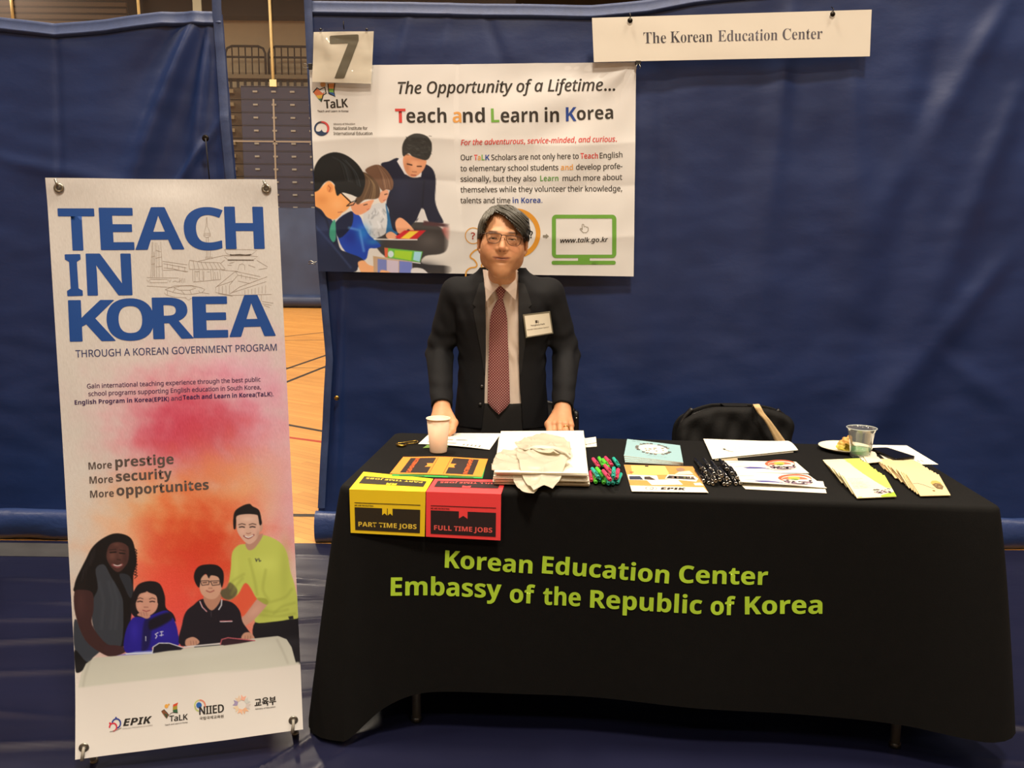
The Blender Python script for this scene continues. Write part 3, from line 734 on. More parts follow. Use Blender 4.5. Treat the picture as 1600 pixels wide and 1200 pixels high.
for q in (((480,590),(400,640),(380,690)), ((470,620),(420,680),(390,740)), ((520,480),(560,640),(575,740)), ((640,560),(620,700),(660,780)), ((600,850),(700,870),(800,850)), ((600,890),(720,900),(850,880)), ((830,700),(780,760),(660,800)), ((700,880),(760,830),(850,800))):
    p.line(q, 9, (140, 142, 60), .5, f=3, sm=True, tr=TB)
p.poly([(575,775),(600,770),(655,800),(640,830),(560,920),(480,985),(450,1055),(340,1058),(348,1005),(410,955),(480,900)], (190, 138, 118), tr=TB)
p.blob(560, 860, 60, 30, (208, 156, 134), .6, ang=-.7, tr=TB)
for x in (352, 378, 402, 428): p.line([(x+10, 1010), (x, 1056)], 5, (130, 84, 74), .8, tr=TB)
p.poly([(640,770),(660,798),(640,815),(575,770)], (150, 152, 62), f=1, tr=TB)
p.poly([(500,350),(610,290),(612,320),(560,395),(520,412),(498,390)], (176, 128, 108), tr=TB)
p.poly([(425,200),(430,150),(500,120),(575,145),(600,200),(598,260),(580,320),(540,360),(505,362),(465,325),(432,270)], (205, 160, 138), tr=TB)
p.poly([(596,225),(614,215),(618,250),(602,275)], (190, 140, 120), tr=TB)
p.blob(470, 270, 24, 24, (222, 170, 150), .6, tr=TB); p.blob(560, 265, 22, 24, (216, 162, 142), .6, tr=TB); p.blob(510, 180, 45, 18, (222, 182, 160), .7, tr=TB); p.blob(585, 300, 14, 40, (168, 122, 104), .5, tr=TB)
p.poly([(405,250),(402,185),(415,120),(470,80),(520,66),(545,85),(592,115),(610,190),(612,215),(596,225),(585,165),(572,148),(500,142),(430,156),(424,200),(420,250)], (24, 20, 22), tr=TB)
for x in (466, 544): p.line([(x-18, 240), (x, 236), (x+18, 240)], 9, (46, 34, 36), tr=TB); p.line([(x-24, 222), (x, 214), (x+24, 221)], 7, (70, 48, 42), .9, tr=TB)
p.line([(500, 285), (512, 290), (530, 283)], 7, (160, 108, 92), tr=TB); p.line([(482, 306), (515, 322), (552, 298)], 13, (140, 74, 70), sm=True, tr=TB); p.line([(490, 307), (515, 316), (546, 301)], 7, (232, 222, 212), sm=True, tr=TB)
p.line([(565, 475), (572, 495), (580, 478)], 7, (70, 72, 60), tr=TB); p.line([(590, 475), (594, 495), (604, 490)], 7, (70, 72, 60), tr=TB)
p.poly([(805,902),(840,896),(844,920),(812,924)], (30, 30, 32), sm=False, tr=TB)
# boy
p.poly([(175,775),(310,780),(395,800),(450,860),(470,940),(510,1000),(545,1060),(450,1062),(330,1095),(22,1120),(28,960),(55,870),(110,820)], (26, 21, 30), tr=TB)
p.poly([(195,740),(300,730),(306,790),(245,860),(190,800)], (176, 122, 98), tr=TB)
p.poly([(150,640),(165,600),(300,595),(318,650),(310,720),(275,768),(225,775),(175,745),(155,700)], (198, 148, 122), tr=TB)
p.blob(200, 690, 22, 22, (214, 160, 134), .5, tr=TB); p.blob(290, 690, 16, 22, (206, 150, 126), .5, tr=TB)
p.poly([(112,610),(125,560),(160,528),(230,518),(290,528),(328,570),(332,640),(318,690),(305,650),(290,612),(240,600),(222,622),(200,590),(165,625),(152,690),(125,660)], (20, 17, 22), tr=TB)
for x0, x1 in ((160, 224), (236, 304)):
    p.line([(x0, 642), (x1, 640), (x1-3, 668), (x0+12, 674), (x0, 642)], 5, (44, 34, 36), tr=TB); p.line([((x0+x1)/2-14, 655), ((x0+x1)/2+14, 653)], 6, (52, 34, 34), tr=TB)
p.line([(224, 648), (236, 648)], 4, (44, 34, 36), tr=TB); p.line([(222, 695), (246, 695)], 6, (156, 104, 88), tr=TB); p.line([(205, 714), (232, 724), (260, 712)], 8, (150, 82, 74), sm=True, tr=TB)
p.line([(158, 795), (175, 835), (206, 866)], 8, (206, 196, 196), tr=TB); p.line([(163, 800), (180, 838), (208, 868)], 3, (170, 50, 60), tr=TB); p.line([(318, 780), (315, 820), (296, 852)], 8, (206, 196, 196), tr=TB)
p.line([(308, 940), (392, 937)], 9, (214, 200, 200), f=.4, tr=TB); p.line([(308, 937), (392, 934)], 3, (170, 40, 50), tr=TB); p.line([(240, 865), (240, 905)], 4, (60, 54, 64), tr=TB)
p.poly([(50,1100),(60,1070),(110,1055),(150,1080),(148,1105),(100,1125),(60,1122)], (188, 136, 112), tr=TB); p.poly([(462,1060),(480,1025),(520,1018),(552,1045),(555,1070),(500,1080)], (186, 134, 110), tr=TB)
for x in (90, 110, 130): p.line([(x, 1085), (x+3, 1112)], 4, (130, 84, 70), .8, tr=TB)
for x in (490, 510, 530): p.line([(x, 1045), (x-2, 1072)], 4, (130, 84, 70), .8, tr=TB)
# table cloth and books of the picture
p.poly([(195,845),(205,790),(225,748),(262,722),(330,716),(430,708),(600,684),(760,662),(950,634),(1062,622),(1100,636),(1122,670),(1140,735),(1165,738),(1165,775),(500,840),(195,880)], (188, 180, 162), sm=False, f=.6, tr=TC)
p.blob(700, 700, 300, 20, (198, 190, 174), .5, ang=-.12, tr=TC); p.line([(1060, 640), (1090, 700), (1105, 735)], 8, (160, 152, 136), .6, f=2, tr=TC); p.line([(240, 740), (222, 800), (216, 840)], 8, (160, 152, 136), .6, f=2, tr=TC)
p.poly([(360,712),(440,694),(520,688),(525,700),(430,708)], (120, 124, 190), sm=False, tr=TC); p.line([(400, 704), (520, 697)], 5, (214, 214, 220), tr=TC)
p.poly([(515,700),(520,672),(545,656),(590,656),(652,676),(640,684),(590,688)], (26, 24, 36), sm=False, tr=TC); p.line([(515, 700), (519, 672), (545, 655), (590, 655), (652, 675)], 4, (206, 202, 200), tr=TC)
p.line([(655, 672), (735, 664), (820, 655)], 6, (206, 196, 190), tr=TC); p.line([(700, 672), (830, 660)], 4, (60, 60, 64), tr=TC)
p.poly([(812,660),(820,636),(850,630),(900,634),(962,643),(900,654),(830,664)], (50, 28, 36), sm=False, tr=TC); p.line([(812, 660), (818, 638), (845, 630), (962, 642)], 4, (190, 90, 96), tr=TC)
# lower part: plain paper white, edge of the picture
p.poly([(195,850),(500,812),(1165,740),(1300,730),(1300,1200),(100,1300),(100,860)], W0, sm=False, f=.5, tr=TC)
M_BAN = mat('banner_print', (255, 255, 255), .55, attr='Col', bump=.12, bscale=900, spec=.35)
bs.base(us, vs, M_BAN, p.albedo(W0, .64), th=.0006)
BL = (22, 82, 168)
iB, iN, iG, iK = ink((0, 70, 152)), ink((58, 66, 110)), ink((90, 84, 82)), ink((28, 26, 26))
def F1(x, y): return (60+x/3.81, 270+y/3.81)
def bt(body, x0, y0, x1, y1, h, m, f=sB, bold=0., lay=2, **k): bs.text(f(body), F1(x0, y0), F1(x1, y1), h/3.81, m, bold=bold, lay=lay, **k)
for ch, x0, x1, y0, y1 in (('T', 133, 345, 470, 470), ('E', 378, 572, 468, 468), ('A', 583, 868, 468, 467), ('C', 876, 1104, 470, 470), ('H', 1118, 1342, 466, 466)):
    bt(ch, x0, y0, x1, y1, 252, iB, bold=.012, caps=sB('H'))
for ch, x0, x1, y0 in (('I', 180, 267, 747), ('N', 300, 560, 744)): bt(ch, x0, y0, x1, y0-2, 250, iB, bold=.012, caps=sB('H'))
for ch, x0, x1, y0, y1 in (('K', 195, 462, 1022, 1018), ('O', 418, 692, 1016, 1012), ('R', 690, 922, 1008, 1004), ('E', 926, 1126, 1002, 999), ('A', 1138, 1406, 997, 990)):
    bt(ch, x0, y0, x1, y1, 246, iB, bold=.012, caps=sB('H'))
I0 = lambda t: t
bt('THROUGH A KOREAN GOVERNMENT PROGRAM', 228, 1118, 1414, 1080, 42, iN, I0, bold=.012)
def F2(x, y): return (60+x/3.81, 560+y/3.81)
def b2(body, x0, y0, x1, y1, h, m, f=I0, bold=0., **k): bs.text(f(body), F2(x0, y0), F2(x1, y1), h/3.81, m, bold=bold, lay=2, **k)
iP = ink((84, 54, 92)); iPD = ink((52, 26, 84))
b2('Gain international teaching experience through the best public', 296, 200, 1318, 160, 26, iP, bold=.025)
b2('school programs supporting English education in South Korea,', 304, 246, 1320, 206, 26, iP, bold=.025)
b2('English Program in Korea(EPIK)', 222, 298, 780, 276, 26, iPD, sB, bold=.01, caps=sB('H')); b2('and', 792, 274, 854, 271, 26, iP, bold=.02); b2('Teach and Learn in Korea(TaLK).', 862, 268, 1394, 248, 26, iPD, sB, bold=.01, caps=sB('H'))
iM = ink((86, 76, 74))
b2('More', 306, 688, 445, 678, 42, iM, sB, caps=sB('H')); b2('prestige', 466, 672, 808, 652, 58, iM, sB, bold=.01, caps=sB('H'))
b2('More', 312, 772, 452, 764, 42, iM, sB, caps=sB('H')); b2('security', 470, 758, 798, 738, 58, iM, sB, bold=.01, caps=sB('H'))
b2('More', 316, 856, 457, 848, 42, iM, sB, caps=sB('H')); b2('opportunites', 474, 842, 1014, 804, 58, iM, sB, bold=.01, caps=sB('H'))
# line drawings of old and new buildings between the letters
iS = ink((150, 138, 128)); iS2 = ink((92, 84, 78))
def dl(pts, w=.55, m=None): bs.stroke([(230+x/7.5, 330+y/7.5) for x, y in pts], w/600., m or iS, lay=1)
for q in ([(62,380),(48,800)],[(100,390),(92,800)],[(162,380),(188,800)],[(72,380),(66,800)],[(84,500),(80,790)],[(118,390),(116,800)],[(140,420),(146,798)],[(50,560),(92,550)],[(50,650),(92,640)],[(105,575),(176,560)],[(105,680),(180,670)],[(108,480),(166,500)],
          [(0,805),(370,812)],[(0,830),(20,862),(32,830)],[(40,862),(40,825),(240,828),(240,866),(40,866)],[(252,828),(268,862),(280,830)],[(185,612),(470,655)],[(195,640),(460,690)],[(200,690),(300,700),(460,740)],[(190,720),(330,715),(480,735)],[(240,640),(238,700)],[(300,652),(300,700)],[(370,664),(372,712)],[(440,680),(444,730)],
          [(300,860),(330,845),(360,862),(400,840)],[(380,815),(384,870)],[(400,815),(404,868)],[(420,815),(424,868)],[(440,815),(444,868)],[(0,905),(300,925)],
          [(695,90),(690,200),(678,235)],[(700,90),(706,200),(722,235)],[(678,235),(668,280),(738,280),(722,235)],[(668,280),(664,315),(700,332),(742,315),(738,280)],[(664,300),(742,300)],[(692,335),(692,385)],[(716,335),(716,385)],[(695,490),(694,560)],[(738,490),(736,560)],[(680,565),(765,565)],[(678,580),(765,580)],[(712,490),(712,560)],
          [(600,612),(900,545)],[(498,600),(640,625),(800,628),(850,632),(912,705)],[(498,600),(488,650),(498,708)],[(498,708),(912,712)],[(540,612),(556,705)],[(585,622),(610,705)],[(632,625),(664,706)],[(680,628),(716,706)],[(728,628),(768,708)],[(776,628),(818,708)],[(820,632),(866,708)],
          [(532,715),(536,850),(560,858),(560,725)],[(610,722),(610,840),(655,850),(650,720)],[(740,718),(752,836),(776,832),(770,718)],[(850,718),(860,830)],[(540,860),(860,830)],[(564,735),(608,735)],[(584,735),(584,800)],[(664,730),(664,840)],[(700,740),(730,740)],[(790,740),(800,830)],[(820,740),(828,826)],
          [(905,475),(925,520),(960,540),(1210,545),(1280,488),(1200,478),(905,475)],[(900,560),(940,595),(1240,600),(1290,560),(1200,552),(960,552),(900,545)],[(905,600),(860,640)],[(940,605),(1250,608)],[(1280,605),(1405,685)],[(1300,715),(1400,700)],[(1060,720),(1075,660),(1110,645),(1140,665),(1140,720)],[(870,720),(1060,735)],[(940,660),(990,665)],[(1180,660),(1260,690)],[(960,640),(1020,625)],
          [(800,925),(1030,735),(1320,800)],[(800,925),(800,985),(980,1020)],[(1400,800),(1080,920),(970,1000)],[(1390,858),(1140,940),(980,990)],[(1030,735),(1060,780),(1290,828)],[(1060,780),(1000,850),(960,900)],[(810,915),(1000,850)],[(840,910),(838,990)],[(880,905),(880,1000)],[(920,905),(922,1006)],[(960,905),(964,1012)],[(1100,770),(1100,820)],[(1150,800),(1152,830)],[(1200,800),(1202,840)],[(1060,850),(1200,880)],[(1380,905),(1380,1000)],[(1340,915),(1340,1000)],[(1300,925),(1300,1005)],[(1260,935),(1260,1005)],[(1220,945),(1220,1005)],[(1180,950),(1180,1010)],[(1140,955),(1140,1010)],[(980,1020),(1200,1015),(1450,1010)],[(1330,1020),(1330,1090)],[(1340,1095),(1470,1115)],[(1340,1120),(1450,1140)],[(1360,1140),(1430,1165)],[(830,1000),(1000,1030)],
          [(215,950),(320,905),(520,900),(640,930),(675,950),(640,985),(520,1005),(440,1005),(320,985),(215,950)],[(310,925),(400,905),(520,905),(570,930),(500,955),(380,955),(310,925)],[(205,985),(225,1010),(320,1040),(460,1045)],[(400,960),(440,1005)],[(500,958),(520,1005)],[(640,985),(730,1000)],[(330,940),(300,985)],[(240,960),(240,1010)],[(600,960),(620,990)],[(450,1050),(485,1075),(520,1050)]):
    dl(q)
for q in ([(965,535),(1000,540),(1080,535),(1150,542),(1215,535)],[(970,545),(1200,548)],[(940,600),(1240,603)]): dl(q, 1.6, iS2)
# logos
def F3(x, y): return (160+x/5.161, 1060+y/5.161)
def b3(body, x0, y0, x1, y1, h, m, f=I0, bold=0., **k): bs.text(f(body), F3(x0, y0), F3(x1, y1), h/5.161, m, bold=bold, lay=2, **k)
def arc(cx, cy, r, a0, a1, n=16): return [F3(cx+r*math.cos(math.radians(a0+(a1-a0)*i/n)), cy+r*math.sin(math.radians(a0+(a1-a0)*i/n))) for i in range(n+1)]
def dot(cx, cy, r, m, F=F3, sh=bs): sh.poly([F(cx+r*math.cos(t), cy+r*math.sin(t)) for t in np.linspace(0, 2*PI, 14)[:-1]], m, lay=2)
iRed, iBl2 = ink((196, 40, 66)), ink((44, 60, 140))
bs.stroke(arc(150, 345, 33, -175, 80), 2.4/600, iBl2, 2); bs.stroke(arc(126, 372, 28, -190, 90), 2.4/600, iRed, 2); dot(145, 304, 7, iBl2); dot(100, 345, 8, iRed); bs.stroke([F3(102, 405), F3(140, 398), F3(192, 375)], 1.2/600, ink((130, 130, 130)), 2)
b3('EPIK', 205, 362, 430, 334, 50, iK, sBI, bold=.02, caps=sBI('H')); b3('ENGLISH PROGRAM IN KOREA', 203, 386, 436, 354, 9, ink((120, 116, 112)))
bs.poly([F3(500, 252), F3(520, 238), F3(545, 262), F3(560, 270), F3(545, 302), F3(530, 290)], ink((120, 70, 40)), 2); bs.poly([F3(520, 262), F3(548, 272), F3(545, 302)], ink((40, 70, 50)), 3)
bs.poly([F3(590, 200), F3(628, 184), F3(622, 205), F3(588, 218)], ink((196, 70, 40)), 2); bs.poly([F3(588, 218), F3(622, 205), F3(624, 232), F3(588, 240)], ink((150, 140, 50)), 2); bs.poly([F3(588, 240), F3(624, 232), F3(628, 258), F3(592, 256)], ink((40, 90, 60)), 2)
dot(538, 212, 15, ink((214, 160, 70))); dot(556, 200, 7, ink((214, 160, 70))); bs.stroke([F3(500, 250), F3(520, 236), F3(548, 262), F3(556, 282), F3(575, 262), F3(592, 256), F3(628, 260)], .9/600, iK, 3)
b3('TaLK', 566, 322, 706, 306, 40, iK, I0, bold=.05); b3('Teach and Learn in Korea', 530, 352, 706, 330, 10, ink((70, 66, 64)), bold=.03)
bs.stroke(arc(798, 205, 40, 100, 260), 2/600, ink((180, 196, 110)), 1); bs.stroke(arc(800, 205, 40, 260, 380), 2.4/600, ink((206, 130, 110)), 1); bs.stroke(arc(798, 208, 36, 60, 180), 1.6/600, ink((120, 130, 180)), 1); dot(792, 202, 22, ink((24, 90, 170)))
b3('NIIED', 798, 270, 986, 246, 56, iK, I0, bold=.045); b3('국립국제교육원', 800, 306, 986, 284, 17, ink((80, 76, 72)), I0, fnt=None, bold=.04, caps='H')
for k in range(8):
    a = k*PI/4+.2; cx, cy = 1125+48*math.cos(a), 192+48*math.sin(a); c = [(196, 190, 190), (214, 170, 140), (222, 178, 150), (214, 196, 170), (150, 140, 180), (210, 190, 170), (222, 168, 150), (190, 196, 196)][k]
    bs.poly([F3(cx-16*math.cos(a)-14*math.sin(a), cy-16*math.sin(a)+14*math.cos(a)), F3(cx+22*math.cos(a)-20*math.sin(a), cy+22*math.sin(a)+20*math.cos(a)), F3(cx+8*math.cos(a), cy+8*math.sin(a)), F3(cx+22*math.cos(a)+20*math.sin(a), cy+22*math.sin(a)-20*math.cos(a)), F3(cx-16*math.cos(a)+14*math.sin(a), cy-16*math.sin(a)-14*math.cos(a))], ink(c), 2)
b3('교육부', 1226, 204, 1390, 184, 50, iK, I0, fnt=None, bold=.05, caps='교'); b3('Ministry of Education', 1232, 228, 1386, 210, 10, ink((70, 66, 64)), bold=.03)

st = thing('banner_stand', 'tall white TEACH IN KOREA banner on its stand, left of the table', 'banner', tuple(bo+b_x*.3-A([0, 0, .05])), byaw)
bs.build('banner_panel', st)
for (u, v) in ((.032, .027), (.57, .027), (.022, 1.543), (.574, 1.543)):
    q = bs.pt([(u, v)], .001)[0]; Rm = np.stack([b_x, b_z, b_n], 1)
    b = MB(); b.lathe([(.0055, -.001), (.0125, -.001), (.0135, .001), (.011, .003), (.0065, .003), (.0055, .001), (.0055, -.001)], q, M_STEEL, 24, Rm); g = b.build('grommet', st)
    up = v < .5
    b = MB()
    if up: b.tube([q-b_n*.03, q+b_n*.004, q+b_n*.010+b_z*.004, q+b_n*.010+b_z*.022+b_x*-.006], [.004, .004, .0038, .0034], M_STEEL, 8)
    else: b.tube([q-b_n*.03, q+b_n*.004, q+b_n*.010-b_z*.006, q+b_n*.012-b_z*.03+b_x*-.004], [.004, .004, .0042, .005], mat('grey_plastic', (150, 146, 136), .5), 8)
    b.build('hook', g)
hub = bo+b_x*.3+b_z*.62-b_n*.16
b = MB(); b.lathe([(0, -.03), (.03, -.03), (.034, -.02), (.034, .02), (.03, .03), (0, .03)], hub, M_BLACKPL, 20, np.stack([b_x, b_z, b_n], 1)); b.build('hub', st)
for (u, v) in ((.032, .027), (.57, .027)):
    q = bs.pt([(u, v)], -.03)[0]; b = MB(); b.tube(crom([hub, (hub*.6+q*.4)-b_n*.05, q], 6), .005, M_BLACKPL, 8); b.build('arm', st)
for (u, pz) in ((.022, (147, 1187)), (.574, (461, 1143))):
    q = bs.pt([(u, 1.543)], -.02)[0]; f = hz(pz[0], pz[1], .012); 
    b = MB(); b.tube([hub, q], .005, M_BLACKPL, 8); b.build('arm', st)
    b = MB(); b.tube([q, q*.5+f*.5+[0, -.002, 0], f], [.006, .008, .009], mat('grey_plastic', (150, 146, 136), .5), 10); b.tube([f+[0, 0, .012], f-[0, 0, .009]], [.009, .0115], mat('grey_plastic', (150, 146, 136), .5), 10); b.build('foot', st)
rf = A([hub[0]-.05, hub[1]+.45, .012]); b = MB(); b.tube([hub, rf], .006, M_BLACKPL, 8); b.tube([rf, rf-[0, 0, .006]], .012, M_BLACKPL, 8); b.build('rear_leg', st)

# ============================================================= printed poster on the curtain
def curt_y(x, z):
    return 4.12-.03
PW, PH = 1.490, .942
ptl, ptr, pbr, pbl = [hy(*q, 4.06) for q in ((483, 103), (994, 97), (990, 432), (497, 424))]
PPX = [(483, 103), (994, 97), (990, 432), (497, 424)]
def psurf(u, v):
    u = np.asarray(u, float)/PW; v = np.asarray(v, float)/PH
    a = ((1-u)*(1-v))[:, None]*ptl+(u*(1-v))[:, None]*ptr+(u*v)[:, None]*pbr+((1-u)*v)[:, None]*pbl
    P = np.stack([u*PW, v*PH], -1)
    def crease(t, c, w, amp): q = (t-c)/w; return amp*np.exp(1-np.sqrt(1+9*q*q)/1.)*.9 if 0 else amp*np.exp(-(np.sqrt(q*q+.02)-.141))
    d = .0022*vnoise(P*1.5, 12, 3)
    for c, am in ((.215, .0035), (.455, -.004), (.695, .004), (.86, -.002)): d = d+crease(u+.01*np.sin(v*5), c, .035, am)
    for c, am in ((.36, .0035), (.56, -.0035), (.80, .003)): d = d+crease(v+.02*np.sin(u*6), c, .045, am)
    # pull lines to the top right clip
    ang = np.arctan2(v*PH, (1-u)*PW); rr = np.hypot(v*PH, (1-u)*PW)
    d = d+.0042*np.cos(ang*9+.6)*np.exp(-((rr-.16)/.17)**2)*np.clip(rr/.05, 0, 1)+.004*np.cos(ang*11+2)*np.exp(-((rr-.5)/.25)**2)
    d = d+.006*np.sin(u*PI)*np.sin(v*PI)
    return a+np.outer(d, [0, -1, 0])
ps = Sheet(PW, PH, PPX, psurf)
us = multi((0, .55, .0024), (.55, PW, .0042)); vs = multi((0, .28, .005), (.28, PH, .0025)); ps.offk = .0006
WP = (206, 199, 180)
p = Paint(ps, us, vs, WP)
TP = (480, 200, 5.); NV = (26, 29, 44)
# man reading
p.poly([(520,870),(700,780),(830,735),(1000,765),(1075,860),(1065,950),(1010,985),(900,1000),(880,1060),(1090,1080),(1080,1135),(900,1130),(600,1010)], (58, 54, 50), f=1., tr=TP)
p.blob(930, 880, 90, 60, (92, 86, 78), .7, tr=TP); p.blob(880, 1080, 120, 40, (40, 40, 42), .7, tr=TP)
p.poly([(560,285),(620,262),(700,240),(760,370),(860,380),(880,285),(950,315),(980,400),(975,560),(1000,650),(1040,735),(1000,745),(930,740),(880,625),(830,730),(858,695),(780,770),(700,830),(640,830),(600,600),(640,450),(610,370)], NV, tr=TP)
p.blob(720, 500, 90, 110, (38, 42, 60), .6, tr=TP); p.line([(890, 420), (880, 560), (875, 630)], 8, (14, 16, 26), .7, f=2, tr=TP)
p.poly([(870,625),(885,650),(925,735),(840,735)], (196, 190, 176), sm=False, tr=TP)
p.poly([(682,262),(700,235),(740,235),(790,360),(870,350),(866,382),(800,385),(740,360)], (214, 208, 196), sm=False, tr=TP)
p.poly([(735,215),(745,195),(830,235),(905,250),(895,310),(860,355),(812,385),(770,370),(740,320),(728,260)], (206, 142, 98), tr=TP)
p.blob(820, 290, 30, 50, (222, 162, 118), .6, tr=TP); p.blob(760, 300, 20, 50, (170, 108, 70), .5, tr=TP); p.blob(850, 240, 60, 16, (160, 100, 66), .5, tr=TP)
p.line([(762, 282), (795, 290)], 10, (60, 38, 28), tr=TP); p.line([(838, 300), (868, 300)], 9, (60, 38, 28), tr=TP); p.line([(792, 368), (826, 370)], 8, (150, 76, 60), tr=TP); p.line([(800, 342), (830, 344)], 7, (140, 88, 60), .8, tr=TP)
p.poly([(730,222),(722,150),(745,90),(790,55),(840,44),(905,62),(945,110),(950,165),(935,225),(905,252),(850,240),(800,222),(770,198)], (46, 45, 40), tr=TP)
for k in range(60):
    x, y = 740+random.random()*190, 60+random.random()*160; p.line([(x, y), (x+18, y+14-random.random()*20)], 5, random.choice([(74, 72, 64), (28, 28, 26)]), .6, tr=TP)
# child in grey hood
p.poly([(430,660),(480,610),(570,585),(620,640),(612,740),(590,830),(480,860),(430,780)], (190, 190, 180), tr=TP)
for k in range(26):
    x, y = 460+random.random()*120, 630+random.random()*190; p.line([(x, y), (x+20-random.random()*40, y+26)], 8, random.choice([(140, 142, 138), (218, 216, 206), (110, 112, 112)]), .6, f=1.2, tr=TP)
p.poly([(595,590),(625,680),(650,790),(690,820),(640,860),(600,840),(610,720)], (34, 92, 130), tr=TP)
p.poly([(570,490),(610,485),(618,510),(612,540),(590,575),(560,585),(540,540)], (206, 148, 110), tr=TP)
p.poly([(440,330),(480,300),(540,288),(600,325),(645,395),(655,440),(640,485),(600,480),(570,490),(520,420),(470,370)], (106, 76, 54), tr=TP)
for k in range(22):
    t = random.random(); p.line([(530+t*20, 295), (560+t*60, 370+t*20), (580+t*60, 470)], 4, random.choice([(140, 106, 78), (78, 54, 40)]), .6, tr=TP, sm=True)
p.line([(590, 520), (606, 516)], 7, (60, 40, 30), tr=TP); p.line([(580, 568), (596, 560)], 5, (160, 80, 70), tr=TP)
# child in blue
p.poly([(222,735),(330,655),(400,690),(430,760),(475,840),(560,915),(520,940),(470,945),(440,1030),(330,1000),(250,900)], (28, 62, 150), tr=TP)
p.blob(420, 820, 50, 60, (40, 130, 196), .8, tr=TP); p.blob(330, 860, 60, 60, (22, 40, 120), .7, tr=TP); p.poly([(220,730),(330,650),(350,700),(330,780),(250,860),(215,800)], (22, 30, 52), tr=TP)
p.blob(500, 890, 50, 24, (36, 110, 160), .8, tr=TP); p.line([(320, 780), (400, 800), (430, 960)], 14, (110, 170, 220), .6, f=2, tr=TP)
p.poly([(340,620),(380,600),(500,560),(490,600),(470,640),(400,678),(355,665)], (212, 148, 106), tr=TP); p.poly([(330,580),(420,600),(480,610),(440,660),(380,678),(345,650)], (208, 142, 100), tr=TP)
p.poly([(400,360),(440,348),(500,390),(548,460),(550,530),(520,555),(440,560),(385,598),(365,560),(400,500)], (88, 66, 46), tr=TP)
for k in range(18):
    t = random.random(); p.line([(440, 360), (470+50*t, 430+20*t), (420+110*t, 560-10*t)], 4, random.choice([(130, 104, 70), (56, 42, 32)]), .6, tr=TP, sm=True)
p.line([(430, 602), (455, 596)], 7, (60, 40, 30), tr=TP); p.line([(455, 640), (470, 632)], 5, (170, 80, 70), tr=TP)
# child with glasses, nearest
p.poly([(35,580),(80,600),(120,650),(200,740),(245,930),(300,970),(400,1010),(440,1052),(390,1080),(340,1130),(35,1130)], (28, 36, 56), tr=TP)
p.blob(130, 820, 70, 120, (40, 52, 82), .7, tr=TP); p.line([(60, 760), (180, 900), (330, 1090)], 10, (60, 76, 112), .6, f=2, tr=TP); p.line([(60, 620), (140, 700), (210, 900)], 7, (14, 18, 30), .8, f=2, tr=TP)
p.poly([(180,760),(212,720),(218,860),(195,890),(170,840)], (60, 140, 110), tr=TP)
p.poly([(35,470),(90,480),(160,415),(215,460),(260,510),(322,560),(330,600),(300,640),(265,665),(245,690),(205,716),(150,695),(110,640),(60,610),(35,585)], (222, 152, 86), tr=TP)
p.blob(230, 600, 50, 50, (236, 172, 108), .6, tr=TP); p.blob(110, 560, 50, 40, (196, 122, 60), .5, tr=TP); p.ell(172, 470, 24, 34, (206, 130, 70), tr=TP); p.line([(160, 450), (178, 470), (168, 495)], 6, (150, 84, 44), tr=TP)
p.poly([(42,490),(44,380),(60,300),(110,225),(200,190),(290,210),(370,270),(420,340),(438,400),(432,470),(395,540),(330,520),(265,505),(228,530),(210,470),(205,440),(170,412),(130,430),(85,488)], (22, 24, 24), tr=TP)
for k in range(30):
    t = random.random(); p.line([(150+150*t, 215+40*t), (240+140*t, 260+100*t), (280+130*t, 400+60*t)], 4, random.choice([(58, 64, 64), (12, 14, 14)]), .5, tr=TP, sm=True)
p.line([(215, 470), (262, 512), (330, 580)], 9, (20, 18, 18), tr=TP); p.line([(300, 610), (330, 582), (372, 566), (350, 600), (300, 610)], 7, (20, 18, 18), tr=TP); p.line([(235, 660), (268, 655)], 5, (150, 80, 60), tr=TP)
p.poly([(385,1050),(430,1035),(470,1070),(560,1090),(600,1115),(590,1145),(430,1140),(400,1110)], (222, 160, 106), tr=TP)
p.poly([(670,740),(705,700),(760,735),(815,800),(800,815),(770,790),(740,815),(690,820)], (214, 152, 108), tr=TP)
p.poly([(600,830),(640,810),(690,850),(650,870),(610,862)], (214, 156, 114), tr=TP)
p.poly([(1030,790),(1085,770),(1085,850),(1070,870)], (160, 90, 80), f=2, tr=TP)
# books
p.poly([(670,850),(740,800),(905,800),(835,868),(690,868)], (190, 40, 44), sm=False, tr=TP); p.poly([(710,862),(780,806),(850,806),(775,866)], (232, 196, 60), sm=False, tr=TP); p.line([(510, 868), (690, 872), (836, 872)], 8, (226, 222, 210), tr=TP)
p.poly([(588,935),(880,965),(858,1050),(596,1012)], (96, 170, 62), sm=False, tr=TP); p.poly([(588,935),(615,938),(612,1012),(590,1008)], (206, 92, 60), sm=False, tr=TP); p.ell(636, 985, 22, 26, (190, 206, 196), tr=TP); p.poly([(815,965),(872,968),(856,1045),(806,1030)], (150, 196, 210), sm=False, tr=TP); p.poly([(665,955),(800,965),(790,1035),(662,1010)], (150, 190, 44), sm=False, tr=TP); p.line([(600, 1018), (860, 1056)], 8, (214, 212, 204), tr=TP)
p.poly([(500,1000),(800,1045),(800,1142),(505,1125)], (180, 150, 110), sm=False, tr=TP)
for x0, x1, c in ((512, 560, (178, 150, 120)), (535, 605, (112, 122, 168)), (605, 695, (190, 176, 180)), (700, 798, (108, 120, 176))): p.poly([(x0, 1018+(x0-500)*.1), (x1, 1018+(x1-500)*.1), (x1, 1138), (x0, 1134)], c, sm=False, tr=TP)
p.poly([(560,1110),(620,1120),(640,1150),(560,1150)], (222, 164, 112), tr=TP); p.poly([(800,1095),(880,1100),(920,1150),(800,1145)], (206, 202, 190), tr=TP)
